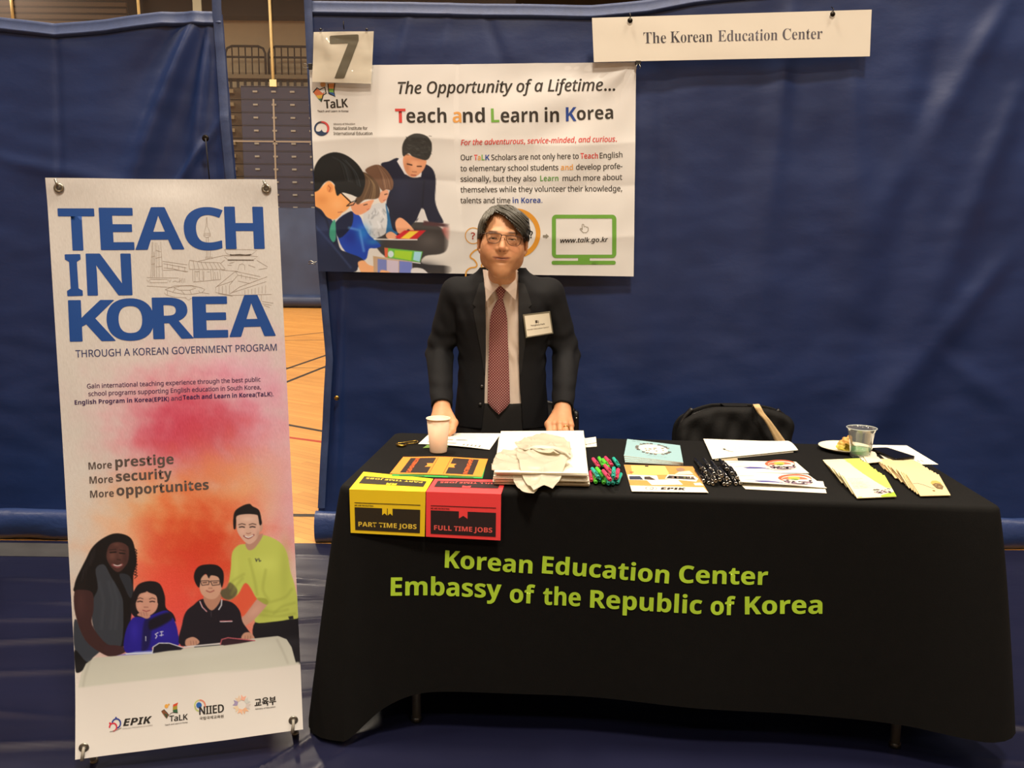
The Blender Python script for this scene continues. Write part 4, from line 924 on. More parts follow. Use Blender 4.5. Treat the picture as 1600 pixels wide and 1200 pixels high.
p.poly([(890,725),(1085,752),(1075,775),(880,760)], (70, 44, 44), sm=False, f=1.5, tr=TP)
# fade to white at the right
w_ = np.clip((p.X-(480+1040/5.))/14., 0, 1)*(p.Y > 340)*(p.X < 720); p.C = p.C*(1-w_[..., None])+A(WP, float)*w_[..., None]
M_POS = mat('poster_print', (255, 255, 255), .5, attr='Col', bump=.1, bscale=700, spec=.35)
ps.base(us, vs, M_POS, p.albedo(WP, .72), th=.0006)
TO = (480, 30, 2.926)
def FP(x, y): return (480+x/2.926, 30+y/2.926)
def pt_(body, x0, y0, x1, y1, h, m, f=I0, bold=0., lay=2, **k): ps.text(f(body), FP(x0, y0), FP(x1, y1), h/2.926, m, bold=bold, lay=lay, **k)
iT = ink((38, 32, 26)); iR, iO, iGr, iBu = ink((205, 66, 62)), ink((222, 160, 84)), ink((112, 168, 68)), ink((28, 66, 150))
pt_('The Opportunity of a Lifetime...', 405, 342, 1403, 326, 54, iT, sI, bold=.028, caps=sI('H'))
pt_('T', 392, 474, 438, 474, 64, iR, sB, bold=.01, caps=sB('H')); pt_('each', 442, 474, 622, 473, 64, iT, sB, caps=sB('H')); pt_('a', 650, 473, 690, 473, 64, iO, sB, caps=sB('H')); pt_('nd', 697, 473, 797, 472, 64, iT, sB, caps=sB('H'))
pt_('L', 826, 473, 864, 472, 64, iGr, sB, caps=sB('H')); pt_('earn', 870, 473, 1042, 471, 64, iT, sB, caps=sB('H')); pt_('in', 1073, 471, 1140, 470, 64, iT, sB, caps=sB('H')); pt_('K', 1172, 467, 1222, 466, 64, iBu, sB, caps=sB('H')); pt_('orea', 1224, 462, 1395, 455, 60, iT, sB, caps=sB('H'))
pt_('For the adventurous, service-minded, and curious.', 688, 577, 1411, 560, 25, iR, sI, bold=.03, caps=sI('H'))
pt_('Our', 687, 645, 740, 644, 25, iT, bold=.02); pt_('T', 748, 645, 763, 645, 25, iR, sB, caps=sB('H')); pt_('a', 764, 645, 778, 645, 25, iO, sB, caps=sB('H')); pt_('L', 782, 645, 796, 645, 25, iGr, sB, caps=sB('H')); pt_('K', 799, 645, 819, 645, 25, iBu, sB, caps=sB('H'))
pt_('Scholars are not only here to', 827, 645, 1231, 639, 25, iT, bold=.02); pt_('Teach', 1240, 638, 1323, 637, 25, iR, sB, caps=sB('H')); pt_('English', 1332, 636, 1438, 632, 25, iT, bold=.02)
pt_('to elementary school students', 686, 695, 1136, 691, 25, iT, bold=.02); pt_('and', 1148, 691, 1205, 690, 25, iO, sB, caps=sB('H')); pt_('develop profe-', 1220, 689, 1438, 684, 25, iT, bold=.02)
pt_('ssionally, but they also', 686, 743, 1034, 741, 25, iT, bold=.02); pt_('Learn', 1052, 741, 1137, 740, 25, ink((92, 148, 70)), sB, caps=sB('H')); pt_('much more about', 1157, 740, 1437, 734, 25, iT, bold=.02)
pt_('themselves while they volunteer their knowledge,', 686, 792, 1437, 786, 25, iT, bold=.02)
pt_('talents and time', 686, 841, 914, 841, 25, iT, bold=.02); pt_('in Korea.', 925, 841, 1062, 840, 25, iBu, sB, caps=sB('H'))
# left logos
ps.poly([FP(27, 335), FP(43, 315), FP(70, 340), FP(78, 330), FP(62, 378), FP(50, 362)], ink((200, 110, 70)), 1); ps.poly([FP(38, 350), FP(74, 345), FP(70, 362), FP(50, 364)], ink((206, 170, 70)), 2); ps.poly([FP(46, 362), FP(72, 356), FP(62, 378)], ink((50, 110, 90)), 2)
ps.poly([FP(92, 295), FP(122, 293), FP(120, 318), FP(94, 318)], ink((222, 150, 90)), 1); ps.poly([FP(94, 318), FP(120, 318), FP(118, 336), FP(96, 334)], ink((120, 180, 80)), 1); ps.poly([FP(96, 334), FP(118, 336), FP(124, 354), FP(98, 345)], ink((40, 90, 160)), 1)
ps.stroke([FP(27, 335), FP(44, 314), FP(56, 322), FP(78, 312), FP(84, 340), FP(72, 346), FP(62, 378)], 1.8/340, iT, 3); ps.stroke([FP(92, 295), FP(96, 340), FP(124, 354), FP(118, 330), FP(122, 293)], 1.6/340, iT, 3); dot(70, 298, 12, ink((206, 150, 90)), FP, ps)
pt_('TaLK', 78, 408, 180, 402, 38, iT, I0, bold=.05); pt_('Teach and Learn in Korea', 46, 425, 182, 425, 9, ink((70, 60, 54)), bold=.04)
cx, cy, R = 65, 500, 31; cr = lambda x, y, r, a0, a1, n=20: [FP(x+r*math.cos(math.radians(a0+(a1-a0)*i/n)), y+r*math.sin(math.radians(a0+(a1-a0)*i/n))) for i in range(n+1)]
iNv = ink((26, 52, 88)); iRd2 = ink((204, 74, 74))
ps.poly(cr(cx, cy, 34, 200, 330)+cr(cx-2, cy+4, 28, 330, 200), ink((60, 56, 66)), 1); ps.poly(cr(cx, cy, 34, 270, 410)+cr(cx-5, cy+1, 29, 410, 270), iRd2, 2)
ps.poly(cr(cx, cy+2, 32, 20, 200)+cr(cx-15, cy-2, 16, 190, 10)[::1]+cr(cx+16, cy+2, 16, 180, 20), iNv, 2, mx=.03); ps.poly(cr(cx-2, cy, 32, 150, 235)+cr(cx+4, cy+2, 30, 235, 150), iNv, 2)
pt_('Ministry of Education', 118, 484, 212, 483, 8, ink((90, 80, 70)), bold=.03); pt_('National Institute for', 118, 506, 268, 506, 14, ink((84, 76, 66)), bold=.03); pt_('International Education', 118, 530, 290, 530, 14, ink((84, 76, 66)), bold=.03)
# heads with question marks, arrow, monitor
iAm = ink((214, 158, 70)); iAm2 = ink((216, 150, 44))
def FQ(x, y): return (720+x/6.154, 315+y/6.154)
def cq(x, y, r, a0, a1, n=40, F=FQ): return [F(x+r*math.cos(math.radians(a0+(a1-a0)*i/n)), y+r*math.sin(math.radians(a0+(a1-a0)*i/n))) for i in range(n+1)]
ps.stroke(cq(88, 328, 76, 0, 359), 1.4/335, iAm, 2); ps.text('?', FQ(68, 360), FQ(104, 360), 62/6.154, ink((170, 60, 50)), bold=.04, lay=3)
ps.stroke(cq(500, 305, 216, -100, 120, 50), 7.2/335, iAm2, 2); ps.text(sI('?'), FQ(634, 350), FQ(662, 350), 66/6.154, iT, bold=.05, lay=3)
ps.stroke(crom([FQ(15, 720), FQ(22, 670), FQ(60, 638), FQ(112, 628), FQ(122, 600), FQ(96, 560), FQ(60, 535), FQ(70, 500), FQ(120, 462), FQ(200, 450), FQ(280, 500), FQ(260, 560), FQ(180, 590), FQ(170, 630), FQ(230, 635)], 4), 2.4/335, iAm, 2)
ps.poly([FQ(762, 322), FQ(792, 322), FQ(792, 308), FQ(822, 333), FQ(792, 358), FQ(792, 345), FQ(762, 345)], ink((128, 124, 112)), 2)
iMG = ink((104, 162, 58))
def rr(x0, y0, x1, y1, r, F=FQ, n=6):
    P = []
    for (cx, cy, a) in ((x1-r, y0+r, -90), (x1-r, y1-r, 0), (x0+r, y1-r, 90), (x0+r, y0+r, 180)):
        for i in range(n+1): t = math.radians(a+90*i/n); P.append(F(cx+r*math.cos(t), cy+r*math.sin(t)))
    return P
def ring(sh, outer, inner, m, lay):
    n = len(outer); UV = happ(sh.p2u, A(outer+inner)); sh.decal(UV, [(i, (i+1) % n, n+(i+1) % n, n+i) for i in range(n)], m, lay)
ring(ps, rr(850, 126, 1488, 542, 42), rr(890, 162, 1446, 510, 6), iMG, 2)
ps.poly([FQ(1108, 540), FQ(1224, 540), FQ(1224, 576), FQ(1108, 576)], iMG, 2); ps.poly(rr(848, 568, 1482, 606, 17), iMG, 2)
ps.text(sI('www.talk.go.kr'), FQ(935, 396), FQ(1405, 386), 44/6.154, iT, bold=.045, lay=3, caps=sI('H'))
hd = ink((130, 122, 104))
ps.stroke([FQ(1150, 270), FQ(1148, 222), FQ(1156, 216), FQ(1165, 222), FQ(1168, 245), FQ(1182, 236), FQ(1190, 246), FQ(1202, 244), FQ(1210, 255), FQ(1208, 280), FQ(1190, 298), FQ(1160, 298), FQ(1140, 278), FQ(1126, 262), FQ(1134, 255), FQ(1150, 268)], .9/335, hd, 3)
po = ps.build('paper_poster', loc=tuple(pbl)); po.name = 'wall_poster'
po['label'] = 'large creased white Opportunity of a Lifetime poster pinned to the blue curtain behind the man'; po['category'] = 'poster'

# binder clips at the poster's corners (clamped to the curtain and poster edge)
def clip(q, lab, rot=0., k=1.):
    r = thing('binder_clip', lab, 'clip', tuple(q))
    b = MB(); R_ = rotx(0)@roty(rot); b.box(q, (.026*k, .012, .018*k), M_BLACKPL, R_, bev=.002); b.build('clamp', r)
    b = MB()
    for s in (-1, 1): b.tube([q+R_@A([s*.004, -.008, -.006]), q+R_@A([s*.010*k, -.012, -.020*k]), q+R_@A([s*.006*k, -.012, -.030*k])], .0014, M_STEEL, 6)
    b.build('wire_handle', r); return r
clip(hy(485, 104, 4.04), 'small black binder clip at the top left corner of the big poster', PI/2)
clip(hy(997, 98, 4.04), 'small black binder clip at the top right corner of the big poster', 0.)
b = MB(); q = hy(489, 411, 4.045); b.tube([q+[-.02, 0, .004], q+[-.008, 0, .010], q+[.004, 0, .002], q+[.018, 0, .006]], .0025, M_STEEL, 6); b.tube([q+[-.02, -.001, -.004], q+[-.004, -.001, -.002], q+[.012, -.001, -.006]], .002, M_STEEL, 6)
b.build('safety_pin', loc=tuple(q), label='little steel safety pin at the lower left edge of the big poster', cat='pin')

# number card in a plastic sleeve
n0 = [hy(*q, 4.035) for q in ((488, 44), (584, 43), (580, 131), (488, 128))]
def bil(C, W, H, bow=0.):
    C = [A(c) for c in C]
    def f(u, v):
        u = np.asarray(u, float)/W; v = np.asarray(v, float)/H
        P = ((1-u)*(1-v))[:, None]*C[0]+(u*(1-v))[:, None]*C[1]+(u*v)[:, None]*C[2]+((1-u)*v)[:, None]*C[3]
        return P+np.outer(bow*np.sin(PI*u)*.7+bow*.6*vnoise(np.stack([u*1.5, v*1.5], -1), 9, 2), [0, -1, 0])
    return f
nc = thing('number_card', 'white number 7 card in a clear sleeve over the big poster corner', 'sign', tuple(n0[3]))
cpx = [(490, 50), (584, 49), (580, 131), (488, 128)]
cc = [hy(*q, 4.036) for q in cpx]
sh = Sheet(.28, .25, cpx, bil(cc, .28, .25, .004)); sh.base(steps(0, .28, .02), steps(0, .25, .02), mat('card_white', (226, 221, 208), .7, var=.02, vscale=8))
sh.text(sB('7'), (516.5, 122.3), (558.3, 121.8), 66.3, ink((104, 100, 86)), bold=.02, lay=3, caps=sB('7')); sh.build('card', nc)
mpl = bpy.data.materials.new('clear_sleeve'); mpl.use_nodes = True; N = mpl.node_tree.nodes; K = mpl.node_tree.links
gl = N.new('ShaderNodeBsdfGlossy'); gl.inputs['Roughness'].default_value = .08; trn = N.new('ShaderNodeBsdfTransparent'); trn.inputs[0].default_value = (.96, .96, .95, 1); mx = N.new('ShaderNodeMixShader'); lw = N.new('ShaderNodeLayerWeight'); lw.inputs[0].default_value = .25
N.remove(N['Principled BSDF']); K.new(lw.outputs['Facing'], mx.inputs[0]); K.new(trn.outputs[0], mx.inputs[1]); K.new(gl.outputs[0], mx.inputs[2]); K.new(mx.outputs[0], N['Material Output'].inputs['Surface'])
cpx2 = [(487, 44), (585.5, 42.5), (582, 133), (486, 130)]; cc = [hy(*q, 4.030) for q in cpx2]; f2 = bil(cc, .28, .25, .009)
U, Vv = np.meshgrid(np.linspace(0, .28, 30), np.linspace(0, .25, 30)); V, F = grid_vf(f2(U.ravel(), Vv.ravel()).reshape(30, 30, 3)); b = MB(); b.add(V, F, mpl); b.build('plastic_sleeve', nc, label='clear glossy sleeve')
b = MB(); q = hy(537, 44, 4.028); b.tube([q+[0, 0, .03], q+[0, -.003, .012], q+[.002, -.003, -.006]], .0022, M_DARKMETAL, 6); b.build('hook', nc)
for px in (501, 573): b = MB(); q = hy(px, 46, 4.028); b.lathe([(0, -.003), (.005, -.003), (.006, 0), (.005, .003), (0, .003)], q, M_BLACKPL, 10, rotx(PI/2)); b.build('pin', nc)

# long name sign board
spx = [(925, 28), (1362, 15), (1359, 88), (928, 97)]; scn = [hy(*q, 4.035) for q in spx]
sg = thing('sign_board', 'long white sign board reading The Korean Education Center hung on the curtain', 'sign', tuple(scn[3]))
sh = Sheet(1.27, .215, spx, bil(scn, 1.27, .215, .001)); sh.base(steps(0, 1.27, .05), steps(0, .215, .05), mat('sign_white', (214, 209, 198), .6, var=.02, vscale=5), th=.005)
iSg = ink((84, 82, 92)); iSg2 = ink((60, 58, 66))
for w_, x0, y0, x1, y1 in (('The', 234, 156, 312, 154), ('Korean', 327, 153, 475, 150), ('Education', 494, 149, 708, 144), ('Center', 726, 143, 872, 139)):
    sh.text(rB(w_), (900+x0/2.2857, y0/2.2857), (900+x1/2.2857, y1/2.2857), 40/2.2857, iSg2 if w_ in ('The', 'Korean') else iSg, off=-.004, lay=2, caps=rB('H'))
sh.build('board', sg)
for q in ((984.5, 32), (1301, 22)):
    t = hy(q[0], q[1], 4.028); b = MB(); b.lathe([(0, -.001), (.010, -.001), (.0115, .001), (.008, .004), (0, .005)], t, M_DARKMETAL, 16, rotx(PI/2)); b.tube([t+[0, 0, .0], t+[.001, -.004, .02], t+[0, .02, .035]], .002, M_DARKMETAL, 6); b.build('hook', sg)
# ============================================================= implicit-surface modelling (meshed here by surface nets)
class Field:
    def __init__(s, xs, ys, zs):
        s.xs, s.ys, s.zs = [np.asarray(a, np.float32) for a in (xs, ys, zs)]
        s.V = np.full((len(xs), len(ys), len(zs)), 1., np.float32)
    def win(s, lo, hi):
        r = []
        for a, l, h in zip((s.xs, s.ys, s.zs), lo, hi):
            i, j = np.searchsorted(a, l), np.searchsorted(a, h)
            r.append(slice(max(0, i-1), min(len(a), j+1)))
        return tuple(r)
    def grid(s, w):
        return np.meshgrid(s.xs[w[0]], s.ys[w[1]], s.zs[w[2]], indexing='ij', sparse=True)
    def op(s, f, lo, hi, k=.01, mode='u'):
        w = s.win(lo, hi)
        if any(q.stop-q.start < 2 for q in w): return
        X, Y, Z = s.grid(w); d = f(X, Y, Z).astype(np.float32); v = s.V[w]
        if d.shape != v.shape: d = np.broadcast_to(d, v.shape)
        if mode == 'u':
            h = np.clip(.5+.5*(v-d)/k, 0, 1); s.V[w] = v*(1-h)+d*h-k*h*(1-h)
        elif mode == 's':
            d = -d; h = np.clip(.5-.5*(v-d)/k, 0, 1); s.V[w] = v*(1-h)+d*h+k*h*(1-h)
        elif mode == 'a': s.V[w] = v+d
        elif mode == 'i': s.V[w] = np.maximum(v, d)
    def ell(s, c, r, k=.01, mode='u', R=None):
        c = A(c, float); r = A(r, float); m = max(r)+.03+k
        def f(X, Y, Z):
            x, y, z = X-c[0], Y-c[1], Z-c[2]
            if R is not None: x, y, z = [R[0][i]*x+R[1][i]*y+R[2][i]*z for i in range(3)]
            k0 = np.sqrt((x/r[0])**2+(y/r[1])**2+(z/r[2])**2); k1 = np.sqrt((x/r[0]**2)**2+(y/r[1]**2)**2+(z/r[2]**2)**2)+1e-9
            return k0*(k0-1)/k1
        s.op(f, c-m, c+m, k, mode)
    def cone(s, a, b, ra, rb, k=.01, mode='u'):
        a, b = A(a, float), A(b, float); d = b-a; L2 = d@d; m = max(ra, rb)+.03+k
        def f(X, Y, Z):
            t = np.clip(((X-a[0])*d[0]+(Y-a[1])*d[1]+(Z-a[2])*d[2])/L2, 0, 1)
            return np.sqrt((X-a[0]-t*d[0])**2+(Y-a[1]-t*d[1])**2+(Z-a[2]-t*d[2])**2)-(ra+(rb-ra)*t)
        s.op(f, np.minimum(a, b)-m, np.maximum(a, b)+m, k, mode)
    def chain(s, P, r, k=.01, mode='u'):
        for i in range(len(P)-1): s.cone(P[i], P[i+1], r[i], r[i+1], k, mode)
    def mesh(s):
        V = s.V; ins = V < 0; nx, ny, nz = V.shape
        c = np.zeros((nx-1, ny-1, nz-1), np.uint8)
        for i in (0, 1):
            for j in (0, 1):
                for k in (0, 1): c += ins[i:nx-1+i, j:ny-1+j, k:nz-1+k]
        act = (c > 0) & (c < 8); I, J, K = np.nonzero(act); n = len(I)
        idx = np.full(act.shape, -1, np.int64); idx[I, J, K] = np.arange(n)
        acc = np.zeros((n, 3)); cnt = np.zeros(n)
        ax = (s.xs, s.ys, s.zs)
        for d in range(3):
            for o1 in (0, 1):
                for o2 in (0, 1):
                    off = [0, 0, 0]; oth = [q for q in range(3) if q != d]; off[oth[0]] = o1; off[oth[1]] = o2
                    a = (I+off[0], J+off[1], K+off[2]); o = list(off); o[d] = 1; b = (I+o[0], J+o[1], K+o[2])
                    va, vb = V[a], V[b]; m = (va < 0) != (vb < 0); t = np.where(m, va/(va-vb+1e-20), 0)
                    for q in range(3):
                        pa, pb = ax[q][a[q]], ax[q][b[q]]; acc[:, q] += np.where(m, pa+(pb-pa)*t, 0)
                    cnt += m
        P = acc/cnt[:, None]; F = []
        for d in range(3):
            sl0 = [slice(1, -1)]*3; sl0[d] = slice(0, -1); sl1 = [slice(1, -1)]*3; sl1[d] = slice(1, None)
            e = ins[tuple(sl0)] != ins[tuple(sl1)]; E = list(np.nonzero(e)); base = [E[q]+(0 if q == d else 1) for q in range(3)]
            sgn = ins[tuple(base)]
            o = [q for q in range(3) if q != d]
            def cell(da, db):
                c_ = [base[0].copy(), base[1].copy(), base[2].copy()]; c_[o[0]] = c_[o[0]]-da; c_[o[1]] = c_[o[1]]-db; return idx[c_[0], c_[1], c_[2]]
            Q = np.stack([cell(1, 1), cell(0, 1), cell(0, 0), cell(1, 0)], 1)
            flip = sgn if d != 1 else ~sgn
            Q = np.where(flip[:, None], Q, Q[:, ::-1]); F.append(Q)
        F = np.concatenate(F); F = F[(F >= 0).all(1)]
        return P, F
def flow(n, seed): return vnoise(n, seed, 2)

MX = -.040                                # man's centre line
SKIN = mat('skin', (196, 138, 98), .52, var=.05, vscale=60, attr='Col', bump=.12, bscale=900, sss=.06)
man = thing('person', 'man with grey-streaked dark hair, glasses and dark suit, standing behind the table, hands on it', 'person', (MX, 3.42, 0))

# ---------------------------------------------------------------- head frame: local (x right, y back, z up) around eye level
HC = A([MX+.001, 3.215, 1.462]); HR = roty(math.radians(2.6))@rotx(math.radians(-3.0))
def h2w(p): return HC+HR@A(p, float)
HRt = HR.T
# pose (world)
shL, shR = A([-.222, 3.40, 1.262]), A([.142, 3.40, 1.262])
elL, elR = A([-.290, 3.42, 1.025]), A([.214, 3.41, 1.025])
wrL, wrR = A([-.262, 3.195, .842]), A([.190, 3.185, .842])
TZ = .752
def body_field():
    xs = steps(-.37, .30, .0026); ys = multi((3.0, 3.30, .0026), (3.30, 3.6, .006)); 
    zs = multi((0, .74, .02), (.74, .93, .0026), (.93, 1.27, .010), (1.27, 1.62, .0024))
    f = Field(xs, ys, zs)
    # torso, pelvis, legs, feet (under the clothes)
    f.ell((MX, 3.42, 1.14), (.135, .085, .17), .04); f.ell((MX, 3.42, .94), (.13, .085, .13), .04)
    f.cone((MX-.10, 3.42, 1.25), (MX+.10, 3.42, 1.25), .06, .06, .05)
    for s_, sx in ((-1, -.085), (1, .085)):
        f.chain([(MX+sx, 3.40, .86), (MX+sx*1.05, 3.35, .48), (MX+sx*1.1, 3.37, .09)], [.075, .052, .038], .03)
        f.cone((MX+sx*1.1, 3.38, .05), (MX+sx*1.25, 3.22, .035), .034, .024, .02)
    f.chain([shL, elL, wrL], [.046, .037, .026], .02); f.chain([shR, elR, wrR], [.046, .037, .026], .02)
    # neck
    f.cone(h2w((0, .048, -.09)), (MX, 3.405, 1.27), .050, .060, .014)
    # hands: palm, four fingers, thumb
    def hand(w, sx, cx, ty):
        kn = [A([cx+sx*o, y, z]) for o, y, z in ((-.030, 3.096, .796), (-.010, 3.086, .801), (.011, 3.090, .798), (.031, 3.102, .791))]
        for i, kx in enumerate(kn):
            kx[1] += ty
        pc = A([cx, 3.145+ty, .820])
        f.chain([w, pc], [.027, .026], .02)
        for i, kx in enumerate(kn): f.chain([w*.55+pc*.45+A([sx*(-.014+.0095*i), 0, 0]), kx], [.018, .0135], .012)
        for i, kx in enumerate(kn):
            r = (.0098, .0100, .0095, .0084)[i]; L = (.95, 1.04, .98, .8)[i]
            m1 = kx+A([sx*(-.001+.001*i), -.026*L, -.018*L]); m2 = m1+A([0, -.004*L, -.022*L]); m2[2] = max(m2[2], TZ+.011)
            tip = m2+A([0, .012, -.006]); tip[2] = TZ+r*.9
            f.chain([kx, m1], [r*1.12, r], .004); f.chain([m1, m2, tip], [r, r*.96, r*.85], .003)
            f.ell(kx+A([0, -.003, .004]), (.0095, .010, .0085), .006)
        th0 = w*.4+pc*.6+A([-sx*.022, -.004, -.004]); th1 = A([cx-sx*.050, 3.104+ty, .795]); th2 = A([cx-sx*.046, 3.076+ty, .773]); th3 = A([cx-sx*.034, 3.060+ty, TZ+.010])
        f.chain([th0, th1, th2, th3], [.018, .0145, .0118, .0098], .007)
        return kn
    knR = hand(wrR, 1, .186, .010); knL = hand(wrL, -1, -.262, .022)
    return f, knR, knL
bf, knR, knL = body_field()
# head in its own fine frame, then merged
def headops(f, hair=False):
    lo, hi = HC-.16, HC+.16
    def tr(X, Y, Z):
        x, y, z = X-HC[0], Y-HC[1], Z-HC[2]
        return [HRt[i][0]*x+HRt[i][1]*y+HRt[i][2]*z for i in range(3)]
    def E(c, r, k=.01, mode='u'): f.ell(h2w(c), r, k, mode, HR)
    def Cn(a, b, ra, rb, k=.01, mode='u'): f.cone(h2w(a), h2w(b), ra, rb, k, mode)
    E((0, .018, .028), (.078, .092, .088), .02)
    E((0, -.018, -.022), (.0715, .074, .088), .02)
    E((0, -.026, -.078), (.0575, .054, .050), .028)
    E((0, -.043, -.064), (.048, .038, .040), .028)
    for s in (-1, 1):
        E((s*.0435, -.028, -.036), (.033, .034, .036), .025)
        E((s*.055, .000, -.070), (.022, .032, .030), .025)
        E((s*.030, -.058, -.052), (.024, .020, .024), .02)
    E((0, -.063, -.110), (.024, .017, .016), .026)
    E((0, -.044, -.124), (.028, .032, .014), .025)
    Cn((-.034, -.077, .020), (.034, -.077, .020), .0125, .0125, .014)
    for s in (-1, 1):
        E((s*.034, -.098, .001), (.0165, .012, .0095), .014, 's')
        E((s*.034, -.0730, .000), (.0185, .0135, .0120), .006)                # lids
        E((s*.034, -.0735, -.013), (.017, .011, .006), .008)                   # bag under the eye
        E((s*.034, -.0850, -.0012), (.0128, .0110, .0024), .0010, 's')        # slit between the lids
    Cn((0, -.082, .010), (0, -.1005, -.034), .0075, .0125, .010)
    for s in (-1, 1):
        E((s*.0135, -.0905, -.0385), (.0085, .0105, .0080), .006)
        E((s*.0068, -.1005, -.0462), (.0030, .0040, .0018), .002, 's')
        Cn((s*.024, -.083, -.044), (s*.036, -.075, -.064), .0010, .0010, .009, 's')
    # mouth
    Cn((-.026, -.0765, -.0705), (.026, -.0765, -.0705), .0070, .0070, .014)
    for s in (-1, 1): Cn((0, -.0870, -.0665), (s*.028, -.0785, -.0665), .0034, .0024, .005)
    Cn((-.014, -.0842, -.0765), (.014, -.0842, -.0765), .0050, .0050, .006)
    for s in (-1, 1): Cn((0, -.0910, -.0712), (s*.016, -.0885, -.0700), .0017, .0014, .0010, 's'); Cn((s*.016, -.0885, -.0700), (s*.0325, -.0795, -.0665), .0014, .0012, .0010, 's')
    E((0, -.090, -.085), (.016, .006, .005), .008, 's')
    # ears
    for s in (-1, 1):
        Re = HR@rotz(s*.45)@rotx(.15)
        f.ell(h2w((s*.0855, .008, -.020)), (.0080, .0160, .0270), .007, 'u', Re)
        f.ell(h2w((s*.0805, .002, -.044)), (.006, .010, .009), .006, 'u', Re)
        f.ell(h2w((s*.0955, -.004, -.017)), (.0060, .0080, .0160), .004, 's', Re)
headops(bf)
bf.V[:, :, 0] = 1
V, F = bf.mesh()
loc = (V-HC)@HR    # to head-local
x, y, z = loc[:, 0], loc[:, 1], loc[:, 2]
base = lin((200, 146, 106)); C = np.tile(base, (len(V), 1))
def mixc(w, c):
    global C
    w = np.clip(w, 0, 1)[:, None]; C = C*(1-w)+lin(c)*w
onhead = (np.abs(z) < .14) & (np.abs(x) < .12)
g = lambda cx, cz, rx, rz: np.exp(-(((x-cx)/rx)**2+((z-cz)/rz)**2))*onhead*(y < .0)
for s in (-1, 1):
    mixc(.30*g(s*.045, -.030, .022, .022), (206, 120, 92)); mixc(.35*g(s*.034, -.013, .018, .007), (164, 108, 80))
    br = np.exp(-((z-(.0220+.10*np.maximum(0, .020-np.abs(x))*-0.+.18*(.034-np.abs(np.abs(x)-.034)*.6)*.0))/.0044)**2)*np.exp(-((np.abs(x)-.036)/.0175)**6)*(x*s > 0)*onhead*(y < -.03)
    mixc(.90*br, (34, 24, 18))
    mixc(1.2*np.exp(-((z+.0015)/.0022)**2)*np.exp(-((x-s*.034)/.0140)**6)*onhead*(y < -.05), (14, 8, 6))
    mixc(.75*np.exp(-((z-.0050)/.0014)**2)*np.exp(-((x-s*.034)/.015)**4)*onhead*(y < -.05), (110, 66, 46))
mixc(.30*g(0, -.038, .014, .012), (204, 128, 98))
lz = -.0712+.0044*(np.abs(x)/.0325)**1.2
mixc(.80*np.exp(-((z-lz+.0006)/.0066)**4)*np.exp(-(x/.029)**6)*onhead*(y < -.06), (158, 84, 68)); mixc(.95*np.exp(-((z-lz)/.0019)**2)*np.exp(-(x/.033)**8)*onhead*(y < -.06), (46, 20, 16))
for s in (-1, 1): mixc(.8*np.exp(-(((x-s*.0068)/.0038)**2+((z+.0455)/.0024)**2))*onhead*(y < -.08), (92, 48, 34))
hd_ = V[:, 2] < .93
mixc(.10*hd_, (214, 140, 96))
for kn in (knR, knL):
    for kx in kn: mixc(.35*np.exp(-(np.linalg.norm(V-kx, axis=1)/.010)**2), (196, 110, 80))
b = MB(); b.add(V, F, SKIN, C); b.build('body', man)
# eyeballs behind the lids
for s in (-1, 1):
    b = MB(); Vv, Fv = lathe_vf([(.0115*math.sin(t), -.0115*math.cos(t)) for t in np.linspace(0, PI, 15)], 24); c = h2w((s*.034, -.0735, -.0012))
    cc = np.ones((len(Vv), 3))*lin((220, 210, 200)); Rr = rotx(PI/2)
    Vw = Vv@Rr.T; d = np.hypot(Vw[:, 0], Vw[:, 2]); cc[(d < .0058) & (Vw[:, 1] < 0)] = lin((30, 20, 16))
    b.add(Vw@HR.T+c, Fv, mat('eyeball', (255, 255, 255), .12, attr='Col'), cc); b.build('eye', man)
# hair
def in_poly2(px, pz, P):
    ins = np.zeros(px.shape, bool); D = np.full(px.shape, 1e9)
    for i in range(len(P)):
        (x1, y1), (x2, y2) = P[i], P[(i+1) % len(P)]; dx, dy = x2-x1, y2-y1; q = dx*dx+dy*dy+1e-12
        t = np.clip(((px-x1)*dx+(pz-y1)*dy)/q, 0, 1); D = np.minimum(D, (px-x1-t*dx)**2+(pz-y1-t*dy)**2)
        if abs(dy) > 1e-9: ins ^= ((y1 > pz) != (y2 > pz)) & (px < dx*(pz-y1)/dy+x1)
    return np.sqrt(D)*np.where(ins, -1, 1)
HS = .00234/10.43
def hl(pts): return [((a-548)*HS, (625-b_)*HS) for a, b_ in pts]
hairline = crom(hl([(150,700),(205,640),(236,560),(262,430),(298,330),(365,250),(430,236),(500,252),(580,300),(660,370),(745,450),(820,520),(868,590),(885,680),(950,720),(950,1100),(150,1100)]), 3, True)
hf = Field(steps(HC[0]-.13, HC[0]+.13, .0017), steps(HC[1]-.13, HC[1]+.15, .0021), steps(HC[2]-.12, HC[2]+.16, .0017))
def E(c, r, k=.01, mode='u', R=None): hf.ell(h2w(c), r, k, mode, HR if R is None else HR@R)
E((0, .022, .034), (.090, .099, .090), .02)
E((-.030, -.012, .056), (.052, .070, .046), .02); E((.022, -.018, .072), (.052, .074, .044), .018)
E((.050, -.018, .046), (.046, .066, .056), .018); E((.066, .004, .012), (.028, .052, .054), .015)
E((-.070, .004, .018), (.024, .050, .052), .015); E((-.008, .0, .098), (.050, .055, .026), .018)
E((0, .065, -.035), (.062, .050, .050), .02)
E((.030, -.066, .060), (.040, .026, .022), .012, 'u', roty(.55)); E((.058, -.052, .030), (.026, .028, .034), .012, 'u', roty(.35)); E((-.052, -.050, .052), (.018, .028, .032), .012)
